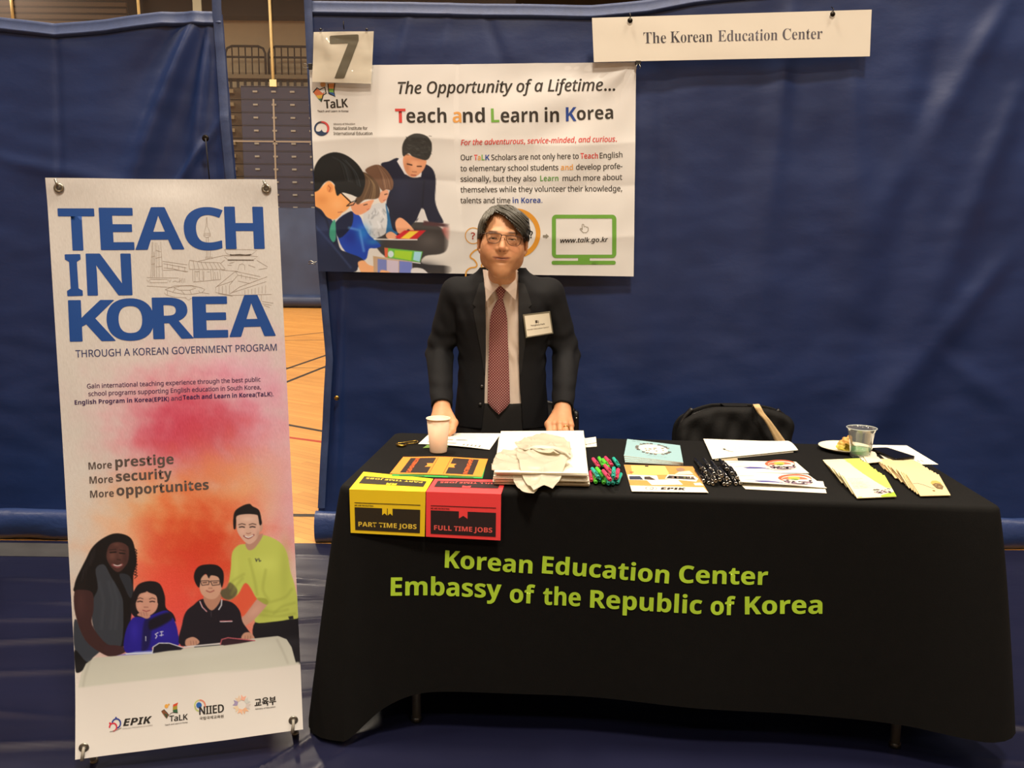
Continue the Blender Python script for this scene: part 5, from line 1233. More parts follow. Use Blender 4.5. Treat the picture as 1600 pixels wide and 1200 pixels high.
def cutf(X, Y, Z):
    x, y, z = X-HC[0], Y-HC[1], Z-HC[2]
    lx, ly, lz_ = [HRt[i][0]*x+HRt[i][1]*y+HRt[i][2]*z for i in range(3)]
    lx, ly, lz_ = np.broadcast_arrays(lx, ly, lz_)
    sd = in_poly2(lx[:, 0, :], lz_[:, 0, :], hairline)[:, None, :]
    jag = .0016*np.sin(lx*700+2*np.sin(lz_*260))+.0010*np.sin(lx*1500+lz_*500)
    return np.maximum(np.broadcast_to(sd, lx.shape)+jag, ly-(.002-.25*np.clip(lz_, -.1, 0)))
hf.op(cutf, HC-.2, HC+.2, .003, 's')
def cut2(X, Y, Z):   # around and below the ears, nape
    x, y, z = X-HC[0], Y-HC[1], Z-HC[2]
    lx, ly, lz_ = [HRt[i][0]*x+HRt[i][1]*y+HRt[i][2]*z for i in range(3)]
    return lz_-np.where(ly < .022, .004-.5*np.clip(ly+.01, -.02, .03), -.075+.3*np.clip(.06-ly, 0, .06))+0*lx
hf.op(cut2, HC-.2, HC+.2, .004, 's')
def strands(X, Y, Z):
    x, y, z = X-HC[0], Y-HC[1], Z-HC[2]
    lx, ly, lz_ = np.broadcast_arrays(*[HRt[i][0]*x+HRt[i][1]*y+HRt[i][2]*z for i in range(3)])
    th = np.arctan2(lz_-.02, lx+.032); r = np.hypot(lx+.032, lz_-.02)
    q = np.where(lx > -.03, (lz_*.8+lx*.55), (lx*.9-lz_*.15)); q = q+.004*np.sin(ly*90)+.003*np.sin(r*60)
    d = .0007*np.sin(q*1100+3*np.sin(ly*50))+.0012*np.sin(q*640+2*np.sin(ly*45+1))+.0016*np.sin(q*260+1.2+ly*30)
    part = -.0045*np.exp(-((th-1.95)/.10)**2)*0
    return d.astype(np.float32)
hf.op(strands, HC-.2, HC+.2, .01, 'a')
V, F = hf.mesh(); loc = (V-HC)@HR
q = loc[:, 2]*.8+loc[:, 0]*.55; n1 = np.sin(q*900+2*np.sin(loc[:, 1]*80))*.5+.5
left = 1/(1+np.exp((loc[:, 0]+.045)/.012)); gr = np.clip(.08+.42*left+.40*n1*np.clip((loc[:, 2]-.02)/.06, 0, 1), 0, 1)[:, None]
C = lin((32, 31, 28))*(1-gr)+lin((106, 104, 94))*gr
HAIR = mat('grey_streaked_hair', (60, 58, 52), .42, attr='Col', var=.25, vscale=120, bump=.3, bscale=400, spec=.45)
b = MB(); b.add(V, F, HAIR, C); b.build('hair', man)
# glasses
GM = mat('brown_frame', (58, 32, 24), .3, .35)
gl_ = None
ctrL = [(303,568),(400,566),(480,570),(528,580),(532,610),(518,660),(490,705),(440,725),(380,722),(325,700),(303,650),(298,600)]
ctrR = [(612,598),(680,592),(760,596),(842,606),(848,640),(836,700),(800,742),(740,748),(680,738),(640,705),(616,650)]
def gp(pts, y0=-.101): return [h2w(((a-552)*HS, y0+.35*abs((a-552)*HS)**1.4*1.2, (625-b_)*HS+.0035)) for a, b_ in pts]
gm = MB(); 
gm.tube(crom(gp(ctrL), 4, True), .00105, GM, 6, closed=True); gm.tube(crom(gp(ctrR), 4, True), .00105, GM, 6, closed=True)
for ctr in (ctrL, ctrR):
    top = gp(ctr[:5] if ctr is ctrL else ctr[:5]); gm.tube(crom(top, 4), .0016, GM, 6)
gm.tube(crom(gp([(530,600),(545,592),(570,588),(597,592),(612,605)]), 4), .0015, GM, 6)
for s, pts in ((-1, [(303,575),(240,582),(205,598)]), (1, [(846,612),(880,612),(892,620)])):
    P = gp(pts); P[-1] = h2w((s*.0775, -.070, .0085)); P += [h2w((s*.0815, -.030, .007)), h2w((s*.0825, .004, .004))]
    gm.tube(crom(P, 4), .0014, GM, 6)
for s in (-1, 1): gm.tube([h2w((s*.006, -.100, .002)), h2w((s*.0095, -.094, -.006))], .0012, GM, 6)
gl_ = gm.build('glasses', man)
lens = bpy.data.materials.new('lens'); lens.use_nodes = True; N = lens.node_tree.nodes; K = lens.node_tree.links; N.remove(N['Principled BSDF'])
g1 = N.new('ShaderNodeBsdfGlossy'); g1.inputs['Roughness'].default_value = .02; t1 = N.new('ShaderNodeBsdfTransparent'); t1.inputs[0].default_value = (.94, .93, .92, 1); m1 = N.new('ShaderNodeMixShader'); m1.inputs[0].default_value = .06
K.new(t1.outputs[0], m1.inputs[1]); K.new(g1.outputs[0], m1.inputs[2]); K.new(m1.outputs[0], N['Material Output'].inputs['Surface'])
for ctr in (ctrL, ctrR):
    P = crom(gp(ctr), 3, True); c = P.mean(0)-HR@A([0, .001, 0]); b = MB(); b.add(np.vstack([P, c]), [(i, (i+1) % len(P), len(P)) for i in range(len(P))], lens); b.build('lens', gl_)

# ---------------------------------------------------------------- clothes
zlev = A([.70, .80, .90, 1.00, 1.08, 1.16, 1.22, 1.27, 1.305, 1.33]); aw = A([.185, .178, .168, .165, .172, .184, .186, .170, .110, .070]); bw = A([.125, .122, .118, .116, .120, .124, .118, .100, .078, .062]); cy = A([3.41, 3.41, 3.41, 3.41, 3.405, 3.40, 3.40, 3.395, 3.39, 3.385])
_zd = np.linspace(.5, 1.5, 501)
def _sm(v, z=None, n=17):
    q = np.interp(_zd, zlev if z is None else z, v); k = np.hanning(n+2)[1:-1]; k /= k.sum(); return np.convolve(np.pad(q, n//2, mode='edge'), k, 'valid')
AWD, BWD, CYD = _sm(aw), _sm(bw), _sm(cy)
def torso(X, Y, Z, g=0.):
    a = np.interp(Z, _zd, AWD)+g; b_ = np.interp(Z, _zd, BWD)+g; c = np.interp(Z, _zd, CYD)
    q = (np.abs((X-MX)/a)**2.4+np.abs((Y-c)/b_)**2.4)**(1/2.4)
    return (q-1)*np.minimum(a, b_)
def sleeve_wr(X, Y, Z):
    d = 0
    for (c, ang, amp) in ((elL, .6, 1), (elR, -.6, 1)):
        r = np.sqrt((X-c[0])**2+(Y-c[1])**2+(Z-c[2])**2)
        d = d+.0060*np.sin((Z-c[2])*95+ang*18*(X-c[0])+6*np.sin((Y)*18))*np.exp(-(r/.085)**2)
    for c in (wrL, wrR):
        r = np.sqrt((X-c[0])**2+(Y-c[1]-.03)**2+(Z-c[2]-.06)**2); d = d+.0022*np.sin((Z-c[2])*120+8*(X-c[0]))*np.exp(-(r/.07)**2)
    for c in (shL, shR):
        r = np.sqrt((X-c[0])**2+(Z-c[2]+.09)**2); d = d+.0025*np.sin((X-c[0])*110+(Z-c[2])*40)*np.exp(-(r/.07)**2)
    return d
xsj = steps(-.40, .33, .0042); ysj = steps(3.03, 3.57, .0045); zsj = steps(.66, 1.36, .0042)
jf = Field(xsj, ysj, zsj)
jf.op(lambda X, Y, Z: torso(X, Y, Z, .008), (-.4, 3.0, .74), (.4, 3.6, 1.40), .01)
for s, sh in ((-1, shL), (1, shR)): jf.ell(sh+A([-s*.012, 0, -.012]), (.066, .066, .054), .035)
jf.cone(shL+[.03, 0, .012], (MX-.06, 3.40, 1.325), .034, .030, .05); jf.cone(shR+[-.03, 0, .012], (MX+.06, 3.40, 1.325), .034, .030, .05)
for sh, el, wr in ((shL, elL, wrL), (shR, elR, wrR)):
    cf = wr+(el-wr)/np.linalg.norm(el-wr)*.012
    jf.chain([sh, el], [.060, .053], .016); jf.chain([el, cf], [.053, .041], .012)
jf.op(lambda X, Y, Z: torso(X, Y, Z, -.006), (-.4, 3.0, .6), (.4, 3.6, 1.42), .004, 's')
for sh, el, wr in ((shL, elL, wrL), (shR, elR, wrR)):   # hollow cuffs
    d = (wr-el)/np.linalg.norm(wr-el); jf.cone(wr-d*.03, wr+d*.08, .030, .036, .003, 's')
    e = wr-d*.004
    jf.op(lambda X, Y, Z: -((X-e[0])*d[0]+(Y-e[1])*d[1]+(Z-e[2])*d[2])+0*X, e-.07, e+.07, .002, 's')
jf.op(sleeve_wr, (-.4, 3, .7), (.4, 3.6, 1.4), .01, 'a')
# front opening: edges traced in height
OZ = A([.70, .78, .83, .90, 1.00, 1.10, 1.20, 1.27, 1.31, 1.40]); OL = A([-.118, -.112, -.106, -.105, -.102, -.103, -.105, -.109, -.112, -.115]); OR_ = A([.045, .040, .037, .030, .026, .024, .022, .022, .020, .020])
OLD, ORD = _sm(OL, OZ), _sm(OR_, OZ)
def opening(X, Y, Z):
    l, r = np.interp(Z, _zd, OLD), np.interp(Z, _zd, ORD)
    return np.maximum(np.maximum(l-X, X-r), Y-3.375+0*X)
jf.op(opening, (-.2, 3.0, .6), (.12, 3.4, 1.45), .003, 's')
jf.cone((MX, 3.40, 1.25), (MX, 3.375, 1.42), .070, .064, .004, 's')
V, F = jf.mesh()
SUIT = mat('dark_suit_wool', (14, 15, 19), .78, var=.12, vscale=120, bump=.35, bscale=700, spec=.25)
jb = MB(); jb.add(V, F, SUIT); jacket = jb.build('suit_jacket', man)
# lapels: thin panels laid on the chest
def chest_y(x, z, g=.008):
    lo_, hi_ = 3.15, 3.40
    for it in range(26):
        m = (lo_+hi_)/2
        if torso(A(x), m, A(z), g) < 0: hi_ = m
        else: lo_ = m
    return lo_
def panel(pts, th, off, m, name, parent, n=10, **kw):
    "closed outline in (x,z), laid on the chest with thickness"
    from mathutils.geometry import tessellate_polygon
    P = A(pts, float); x0, z0 = P.min(0); x1, z1 = P.max(0)
    T = tessellate_polygon([[Vector((a, c, 0)) for a, c in P]]); V2, T = subdiv_tris(P, T, .012)
    yv = A([chest_y(a, c) for a, c in V2]); nV = len(V2)
    front = np.stack([V2[:, 0], yv-off-th, V2[:, 1]], 1); back = np.stack([V2[:, 0], yv-off+.002, V2[:, 1]], 1)
    F = [tuple(t) for t in T]+[tuple(nV+i for i in t[::-1]) for t in T]
    from collections import Counter
    cnt = Counter(); 
    for t in T:
        for i in range(3): cnt[tuple(sorted((t[i], t[(i+1) % 3])))] += 1
    for t in T:
        for i in range(3):
            a, c = t[i], t[(i+1) % 3]
            if cnt[tuple(sorted((a, c)))] == 1: F.append((c, a, nV+a, nV+c))
    b = MB(); b.add(np.vstack([front, back]), F, m, smooth=False); return b.build(name, parent, **kw)
def mirror(P, cx): return [(2*cx-a, c) for a, c in P]
lapL = [(-.110, 1.305), (-.104, 1.25), (-.1015, 1.15), (-.101, 1.05), (-.103, .95), (-.108, .965), (-.122, 1.05), (-.137, 1.13), (-.150, 1.20), (-.140, 1.212), (-.152, 1.222), (-.140, 1.26), (-.128, 1.30)]
lapR = [(.020, 1.305), (.022, 1.25), (.0245, 1.15), (.0255, 1.05), (.030, .95), (.036, .965), (.046, 1.05), (.058, 1.13), (.070, 1.20), (.060, 1.212), (.072, 1.222), (.060, 1.26), (.044, 1.30)]
LAP = mat('lapel_wool', (12, 13, 17), .8, var=.12, vscale=120, bump=.35, bscale=700)
for P in (lapL, lapR): panel(P, .0035, .001, LAP, 'lapel', jacket)
for q in ((-.108, .905), (-.114, .835)):
    y0 = chest_y(q[0]-.006, q[1]); b = MB(); b.lathe([(0, -.003), (.006, -.003), (.0075, -.001), (.0075, .001), (0, .001)], (q[0]-.008, y0-.003, q[1]), M_BLACKPL, 14, rotx(PI/2)); b.build('button', jacket)
# shirt
sf = Field(steps(-.20, .12, .0035), steps(3.20, 3.52, .0035), steps(.72, 1.37, .0035))
sf.op(lambda X, Y, Z: torso(X, Y, Z, -.010), (-.4, 3.0, .70), (.4, 3.6, 1.345), .01)
sf.cone((MX, 3.405, 1.24), (MX, 3.385, 1.318), .066, .060, .02)
sf.cone((MX, 3.40, 1.27), (MX, 3.37, 1.42), .056, .056, .002, 's')
sf.op(lambda X, Y, Z: (.0035*np.sin(X*120+Z*42+1.5*np.sin(Z*30))*np.exp(-((X-.005)/.03)**2)*np.exp(-((Z-.98)/.12)**2)+.0028*np.sin(X*150-Z*50)*np.exp(-((X+.085)/.02)**2)*np.exp(-((Z-.98)/.14)**2)+0*Y), (-.3, 3, .7), (.3, 3.6, 1.3), .01, 'a')
sf.op(lambda X, Y, Z: .826-Z+0*X+0*Y, (-.4, 3, .6), (.4, 3.6, .85), .002, 'i') ; sf.V[:, :, 0] = 1; V, F = sf.mesh()
SHIRT = mat('white_shirt', (222, 208, 198), .7, var=.02, vscale=40, bump=.15, bscale=900)
b = MB(); b.add(V, F, SHIRT); shirt = b.build('shirt', man)
def flap(pts, y0s, name, m, th=.003):
    "pts in (x,z) with a y for each, extruded backwards"
    P = A([(a, y_, c) for (a, c), y_ in zip(pts, y0s)]); n = len(P); Q = P+[0, th, 0]
    F = [tuple(range(n)), tuple(range(n, 2*n))[::-1]]+[(i, n+i, n+(i+1) % n, (i+1) % n) for i in range(n)]
    b = MB(); b.add(np.vstack([P, Q]), F, m, smooth=False); return b
S3 = lambda px, py, y=3.27: tuple(hy(px, py, y)[[0, 2]])
cb = flap([S3(753.6, 421.5), S3(757.5, 448), S3(759.6, 471.5), S3(769.5, 457.5), S3(780.4, 446.5), S3(770, 434), S3(760, 422)], [3.318, 3.285, 3.268, 3.262, 3.262, 3.292, 3.318], 'collar', SHIRT)
cb2 = flap([S3(808.5, 421.5), S3(808, 448), S3(805.6, 469), S3(794, 456.5), S3(783, 446.5), S3(793, 434), S3(801, 423)], [3.318, 3.285, 3.268, 3.262, 3.262, 3.292, 3.318], 'collar', SHIRT)
for q in (cb, cb2): q.build('collar_wing', shirt)
# tie
tm = bpy.data.materials.new('maroon_dotted_silk'); tm.use_nodes = True; N = tm.node_tree.nodes; K = tm.node_tree.links; b_ = N['Principled BSDF']
tc = N.new('ShaderNodeTexCoord'); mpp = N.new('ShaderNodeMapping'); mpp.inputs['Scale'].default_value = (130, 0, 130); mpp.inputs['Rotation'].default_value = (0, PI/4, 0); K.new(tc.outputs['Object'], mpp.inputs[0])
vo = N.new('ShaderNodeVectorMath'); vo.operation = 'FRACTION'; K.new(mpp.outputs[0], vo.inputs[0]); vs_ = N.new('ShaderNodeVectorMath'); vs_.operation = 'SUBTRACT'; vs_.inputs[1].default_value = (.5, 0, .5); K.new(vo.outputs[0], vs_.inputs[0])
ln = N.new('ShaderNodeVectorMath'); ln.operation = 'LENGTH'; K.new(vs_.outputs[0], ln.inputs[0]); cr_ = N.new('ShaderNodeMapRange'); cr_.inputs[1].default_value = .34; cr_.inputs[2].default_value = .18; K.new(ln.outputs['Value'], cr_.inputs[0])
mxc = N.new('ShaderNodeMix'); mxc.data_type = 'RGBA'; mxc.inputs[6].default_value = L4((104, 34, 46)); mxc.inputs[7].default_value = L4((206, 170, 160)); K.new(cr_.outputs[0], mxc.inputs[0]); K.new(mxc.outputs[2], b_.inputs['Base Color']); b_.inputs['Roughness'].default_value = .45; b_.inputs['Sheen Weight'].default_value = .2
def tie_strip(rows, m, yo):
    P = []
    for (xl, xr, py) in rows:
        a, c = hy(xl, py, 3.27), hy(xr, py, 3.27); z = (a[2]+c[2])/2; cx = (a[0]+c[0])/2
        y0 = chest_y(cx, min(z, 1.29), -.010)-yo-(.012 if z > 1.235 else 0)*(z-1.235)/.05; P.append([(a[0]+(c[0]-a[0])*t, y0-.006*math.sin(PI*t)**.7, z) for t in np.linspace(0, 1, 9)])
    return A(P)
knot = tie_strip([(773.5, 790, 447.5), (774, 790.5, 452), (776.5, 788.5, 460), (779, 785, 467.5)], tm, .016)
tail = tie_strip([(778.6, 785.2, 466), (773.5, 787.5, 475), (768.5, 790.5, 486), (765.5, 792.5, 500), (764, 793.5, 530), (763, 795, 570), (762.2, 796.2, 605), (761.8, 796.8, 630), (768, 791, 638.5), (774, 784.5, 645), (779, 780, 648.5)], tm, .010)
tb = MB()
for P in (knot, tail):
    V, F = grid_vf(P); tb.add(V, [f[::-1] for f in F], tm); V, F = grid_vf(P+[0, .006, 0]); tb.add(V, F, tm)
tb.build('tie', man)
# trousers, belt line, shoes
tf = Field(steps(-.26, .18, .006), steps(3.20, 3.60, .006), steps(.04, .90, .009))
tf.ell((MX, 3.42, .84), (.150, .108, .14), .03)
for sx in (-.085, .085): tf.chain([(MX+sx, 3.40, .80), (MX+sx*1.05, 3.35, .45), (MX+sx*1.1, 3.375, .07)], [.098, .078, .064], .02)
tf.op(lambda X, Y, Z: torso(X, Y, Z, -.0078), (-.3, 3.2, .72), (.3, 3.7, .93), .02)
tf.op(lambda X, Y, Z: Z-.838+0*X+0*Y, (-.3, 3.2, .80), (.3, 3.7, .95), .002, 'i')
V, F = tf.mesh(); b = MB(); b.add(V, F, mat('black_trouser_wool', (9, 9, 11), .8, var=.1, vscale=100)); b.build('trousers', man)
for sx in (-1, 1):
    ff = Field(steps(MX+sx*.1-.07, MX+sx*.1+.07, .005), steps(3.10, 3.49, .005), steps(.002, .12, .005))
    ff.chain([(MX+sx*.095, 3.42, .045), (MX+sx*.105, 3.23, .036), (MX+sx*.11, 3.17, .030)], [.045, .043, .034], .02); ff.V[:, :, 0] = 1
    V, F = ff.mesh(); V[:, 2] = np.maximum(V[:, 2], .006); b = MB(); b.add(V, F, mat('black_shoe_leather', (14, 13, 12), .25)); b.build('shoe', man)
# name badge, ring
bp_ = [hy(*q, 3.262) for q in ((817, 491.5), (859.5, 486.5), (864.5, 521), (822, 528))]
bpx = [(817, 491.5), (859.5, 486.5), (864.5, 521), (822, 528)]
bp_ = []
for q in bpx:
    y_ = chest_y(hy(*q, 3.29)[0], hy(*q, 3.29)[2])-.016; bp_.append(hy(*q, y_))
ym = min(c[1] for c in bp_); bp_ = [hy(*q, ym*.55+c[1]*.45) for q, c in zip(bpx, bp_)]
fb = bil(bp_, .10, .084, 0.)
sh = Sheet(.10, .084, bpx, fb); sh.base(steps(0, .10, .02), steps(0, .084, .02), mat('badge_edge', (120, 116, 100), .4), th=.002)
sh.poly([(819.5, 493.5), (858, 489), (862.5, 519.5), (823.5, 526)], mat('badge_white', (232, 228, 212), .5), 2)
gk = ink((70, 60, 52)); sh.poly([(836.5, 500.5), (840, 500), (840.5, 504.5), (837, 505)], gk, 4); sh.poly([(841, 500.5), (841.8, 500.4), (842.3, 505), (841.5, 505.1)], gk, 4)
sh.text('Yonghwa Park', (829.5, 509.8), (851.5, 506.8), 2.2, gk, bold=.04, lay=4); sh.text('Korean Education Center', (824, 516.2), (858, 511.6), 2., ink((120, 108, 96)), bold=.03, lay=4)
sh.build('name_badge', man)
kx = knR[2]; rc_ = kx+A([.001, -.014, -.010]); dirr = A([0, -.026, -.018]); dirr = dirr/np.linalg.norm(dirr)
u_ = A([1., 0, 0]); w_ = np.cross(dirr, u_); b = MB(); b.tube([rc_+.0112*(math.cos(t)*u_+math.sin(t)*w_) for t in np.linspace(0, 2*PI, 25)[:-1]], .0016, mat('gold', (226, 180, 90), .2, 1.), 8, closed=True); b.build('ring', man)
# ============================================================= table and its cloth
TL, TW, TA_ = 1.83, .757, -.08067
T0 = A([-.4942, 2.4059, 0]); tx = A([math.cos(TA_), math.sin(TA_), 0]); ty = A([-math.sin(TA_), math.cos(TA_), 0])
def tw(u, v, z): return T0+tx*u+ty*v+A([0, 0, z])
tb_ = thing('folding_table', 'long folding table under the black cloth, its grey metal legs showing below the hem', 'table', tuple(tw(TL/2, TW/2, 0)), TA_)
Rt = rotz(TA_)
b = MB(); b.box(tw(TL/2, TW/2, .722), (TL-.03, TW-.03, .036), mat('table_laminate', (120, 112, 98), .6, var=.05), Rt, bev=.008); b.build('tabletop', tb_)
MLEG = mat('grey_leg_metal', (122, 120, 112), .4, .7, var=.05)
for u in (.21, TL-.21):
    for v in (.055, TW-.055):
        b = MB(); b.tube([tw(u, v, .70), tw(u, v, .02)], .0135, MLEG, 12); b.tube([tw(u, v, .022), tw(u, v, .006)], .0165, M_BLACKPL, 12); b.build('leg', tb_)
    b = MB(); b.tube([tw(u, .055, .30), tw(u, TW-.055, .30)], .010, MLEG, 10); b.build('crossbar', tb_)
# cloth
CT = .750
def per(s):
    "perimeter point, outward normal and corner weight for arc position s (front left -> right -> back -> left)"
    r = .03; L, W_ = TL-2*r, TW-2*r; q = PI*r/2; tot = 2*(L+W_)+4*q; s = s % tot
    segs = [('l', (r, 0), (1, 0), L), ('c', (TL-r, r), -90, q), ('l', (TL, r), (0, 1), W_), ('c', (TL-r, TW-r), 0, q), ('l', (TL-r, TW), (-1, 0), L), ('c', (r, TW-r), 90, q), ('l', (0, TW-r), (0, -1), W_), ('c', (r, r), 180, q)]
    for k, a, d, l in segs:
        if s <= l+1e-9:
            if k == 'l': return A([a[0]+d[0]*s, a[1]+d[1]*s]), A([d[1], -d[0]])
            t = math.radians(d+90*s/l); n = A([math.cos(t), math.sin(t)]); return A(a)+n*r, n
        s -= l
    return A([r, 0]), A([0, -1])
def cornerw(p):
    w = 0.
    for c, wd in (((0, 0), .15), ((TL, 0), .17), ((TL, TW), .17), ((0, TW), .17)): w = max(w, (1. if c[0] == 0 else .2)*math.exp(-(math.hypot(p[0]-c[0], p[1]-c[1])/wd)**2))
    return w
def cornerf(p):
    return max(k*math.exp(-(math.hypot(p[0]-c[0], p[1]-c[1])/wd)**2) for c, wd, k in (((0, 0), .17, 1.), ((TL, 0), .20, .95), ((TL, TW), .2, .8), ((0, TW), .17, .8)))
r_ = .03; TOT = 2*(TL-2*r_+TW-2*r_)+2*PI*r_
NS = 620; ts = np.concatenate([[0, .006, .014, .025, .05], np.linspace(.08, 1, 34)])
rows_ = []
ps_ = [per(TOT*i/NS) for i in range(NS)]
for ti, t in enumerate(ts):
    row = []
    for i, (p, n) in enumerate(ps_):
        s_ = TOT*i/NS; cw = cornerw(p); cf2 = cornerf(p); front = n[1] < -.9
        zh = .135+.012*math.sin(s_*3.1)-.115*cw**1.5
        drop = t*(CT-zh)
        rr_ = .010; e = rr_*math.sin(min(drop/rr_, 1)*PI/2) if drop < rr_ else rr_
        zz = CT-(rr_*(1-math.cos(math.asin(min(e/rr_, 1)))) if drop < rr_ else drop)
        fl = .012*t+.085*cf2*t**.8
        fold = .0050*math.sin(s_*7.0+.6)+.004*math.sin(s_*12.3+2)+.012*cw*math.sin(s_*42+1.)
        if n[0] < -.5: fold += .018*math.sin(p[1]*22)*1.
        fold *= t**1.3
        off = e-.010+fl+fold
        # corner folds flare along the corner's diagonal
        dirv = n.copy()
        q = p+dirv*off
        row.append(tw(q[0], q[1], 0)[:2].tolist()+[max(zz, .012)])
    rows_.append(row+[row[0]])
P = A(rows_); CP_ = P
CLOTH = mat('black_tablecloth', (13, 13, 13), .88, var=.10, vscale=30, bump=.3, bscale=500, spec=.18)
cm = MB(); V, F = grid_vf(P); cm.add(V, F, CLOTH)
Pin = P+0; 
# top
us_ = steps(.0, TL, .03); vs_2 = steps(.0, TW, .03)
top_ring = P[0][:-1]; nr = len(top_ring); c0 = tw(TL/2, TW/2, CT); rings = [top_ring]
for k in np.linspace(.06, 1, 14): 
    q = top_ring*(1-k)+c0*k; q[:, 2] = CT+.0006*vnoise(q[:, :2]*2.5, 6, 3)*min(1, k*6); rings.append(q)
R_ = A([np.vstack([q, q[:1]]) for q in rings]); V, F = grid_vf(R_[::-1]); cm.add(V, F, CLOTH)
# lettering on the front, following the cloth
NF = int((TL-2*r_)/TOT*NS)
fu = A([per(TOT*i/NS)[0][0] for i in range(NF+1)])
def csurf(u, v):
    u = np.asarray(u, float); z = CT-np.asarray(v, float)
    out = []
    for a, c in zip(u, z):
        i = np.clip(np.interp(a, fu, np.arange(NF+1)), 0, NF-1e-6); i0 = int(i); fr = i-i0
        col = CP_[:, i0]*(1-fr)+CP_[:, i0+1]*fr
        k = np.interp(-c, -col[:, 2], np.arange(len(col))); k0 = min(int(k), len(col)-2); f2 = k-k0
        q = col[k0]*(1-f2)+col[k0+1]*f2; out.append([q[0], q[1], c])
    return A(out)
cpx = [tuple(proj(csurf([u], [v]))[0]) for u, v in ((.1, .12), (TL-.1, .12), (TL-.1, .42), (.1, .42))]
cs = Sheet(1.83, .6, None, csurf); cs.p2u = homog(cpx, [(.1, .12), (TL-.1, .12), (TL-.1, .42), (.1, .42)]); cs.u2p = np.linalg.inv(cs.p2u); cs.offk = .0018
LIME = mat('lime_vinyl_lettering', (180, 222, 60), .45, var=.10, vscale=14, spec=.5)
def FC(x, y): return (460+x/1.9048, 840+y/1.9048)
SB_ = sB('H')
for w_, x0, y0, x1, y1 in (('Korean', 444, 100, 705, 116), ('Education', 735, 118, 1115, 146), ('Center', 1147, 146, 1413, 151)): cs.text(sB(w_), FC(x0, y0-3), FC(x1, y1), 53/1.9048, LIME, bold=.012, caps=SB_, lay=1)
for w_, x0, y0, x1, y1 in (('Embassy', 285, 176, 612, 193), ('of', 638, 205, 712, 210), ('the', 738, 213, 850, 219), ('Republic', 880, 223, 1215, 240), ('of', 1243, 242, 1316, 244), ('Korea', 1347, 242, 1580, 241)): cs.text(sB(w_), FC(x0, y0), FC(x1, y1), 55/1.9048, LIME, bold=.012, caps=SB_, lay=1)
for V, F, k in [(np.concatenate(cs.mb.V), cs.mb.F, 0)]: cm.add(V, F, LIME)
clo = cm.build('tablecloth', loc=tuple(tw(TL/2, TW/2, .74)), label='black tablecloth with lime Embassy lettering draped over the long table', cat='tablecloth')

# ============================================================= things on the table
ZT = CT+.0012
def tpx(pts, z=ZT): return [hz(x, y, z_) for (x, y), z_ in zip(pts, z if isinstance(z, (list, tuple)) else [z]*len(pts))]
def slab(name, px, z, th, m, side=None, curl=None, n=10, label=None, cat='paper', group=None, draw=None, parent=None, size=None, rid=None):
    "a sheet or booklet lying flat: px = picture corners TL,TR,BR,BL of its top face at height z"
    C = tpx(px, z); W_ = np.linalg.norm(C[1]-C[0]); H_ = np.linalg.norm(C[3]-C[0])
    def f(u, v):
        u = np.asarray(u, float)/W_; v = np.asarray(v, float)/H_
        q = ((1-u)*(1-v))[:, None]*C[0]+(u*(1-v))[:, None]*C[1]+(u*v)[:, None]*C[2]+((1-u)*v)[:, None]*C[3]
        if curl is not None: q = q+np.outer(curl(u, v), [0, 0, 1])
        return q
    sh = Sheet(W_, H_, px, f); sh.offk = .0002
    sh.base(np.linspace(0, W_, n+1), np.linspace(0, H_, n+1), m, mback=side or m, th=th)
    if draw: draw(sh, W_, H_)
    c = sum(C)/4; c[2] = c[2]-th
    return sh.build(name, parent, **({} if parent else dict(loc=tuple(c), label=label, cat=cat, group=group)))
PW_ = M_PAPER; PEDGE = mat('paper_edges', (206, 200, 182), .8, var=.08, vscale=200)
txtg = ink((120, 118, 110)); txtd = ink((60, 58, 56))
def rules(sh, x0, x1, y0, y1, n, m, w=.0012, seed=1):
    r = random.Random(seed)
    for i in range(n):
        y = y0+(y1-y0)*(i+.5)/n; a = x0; e = x1-(x1-x0)*r.random()*.3
        while a < e:
            l = min(.004+.012*r.random(), e-a); sh.decal([(a, y), (a+l, y), (a+l, y+w), (a, y+w)], [(0, 1, 2, 3)], m, 1); a += l+.003
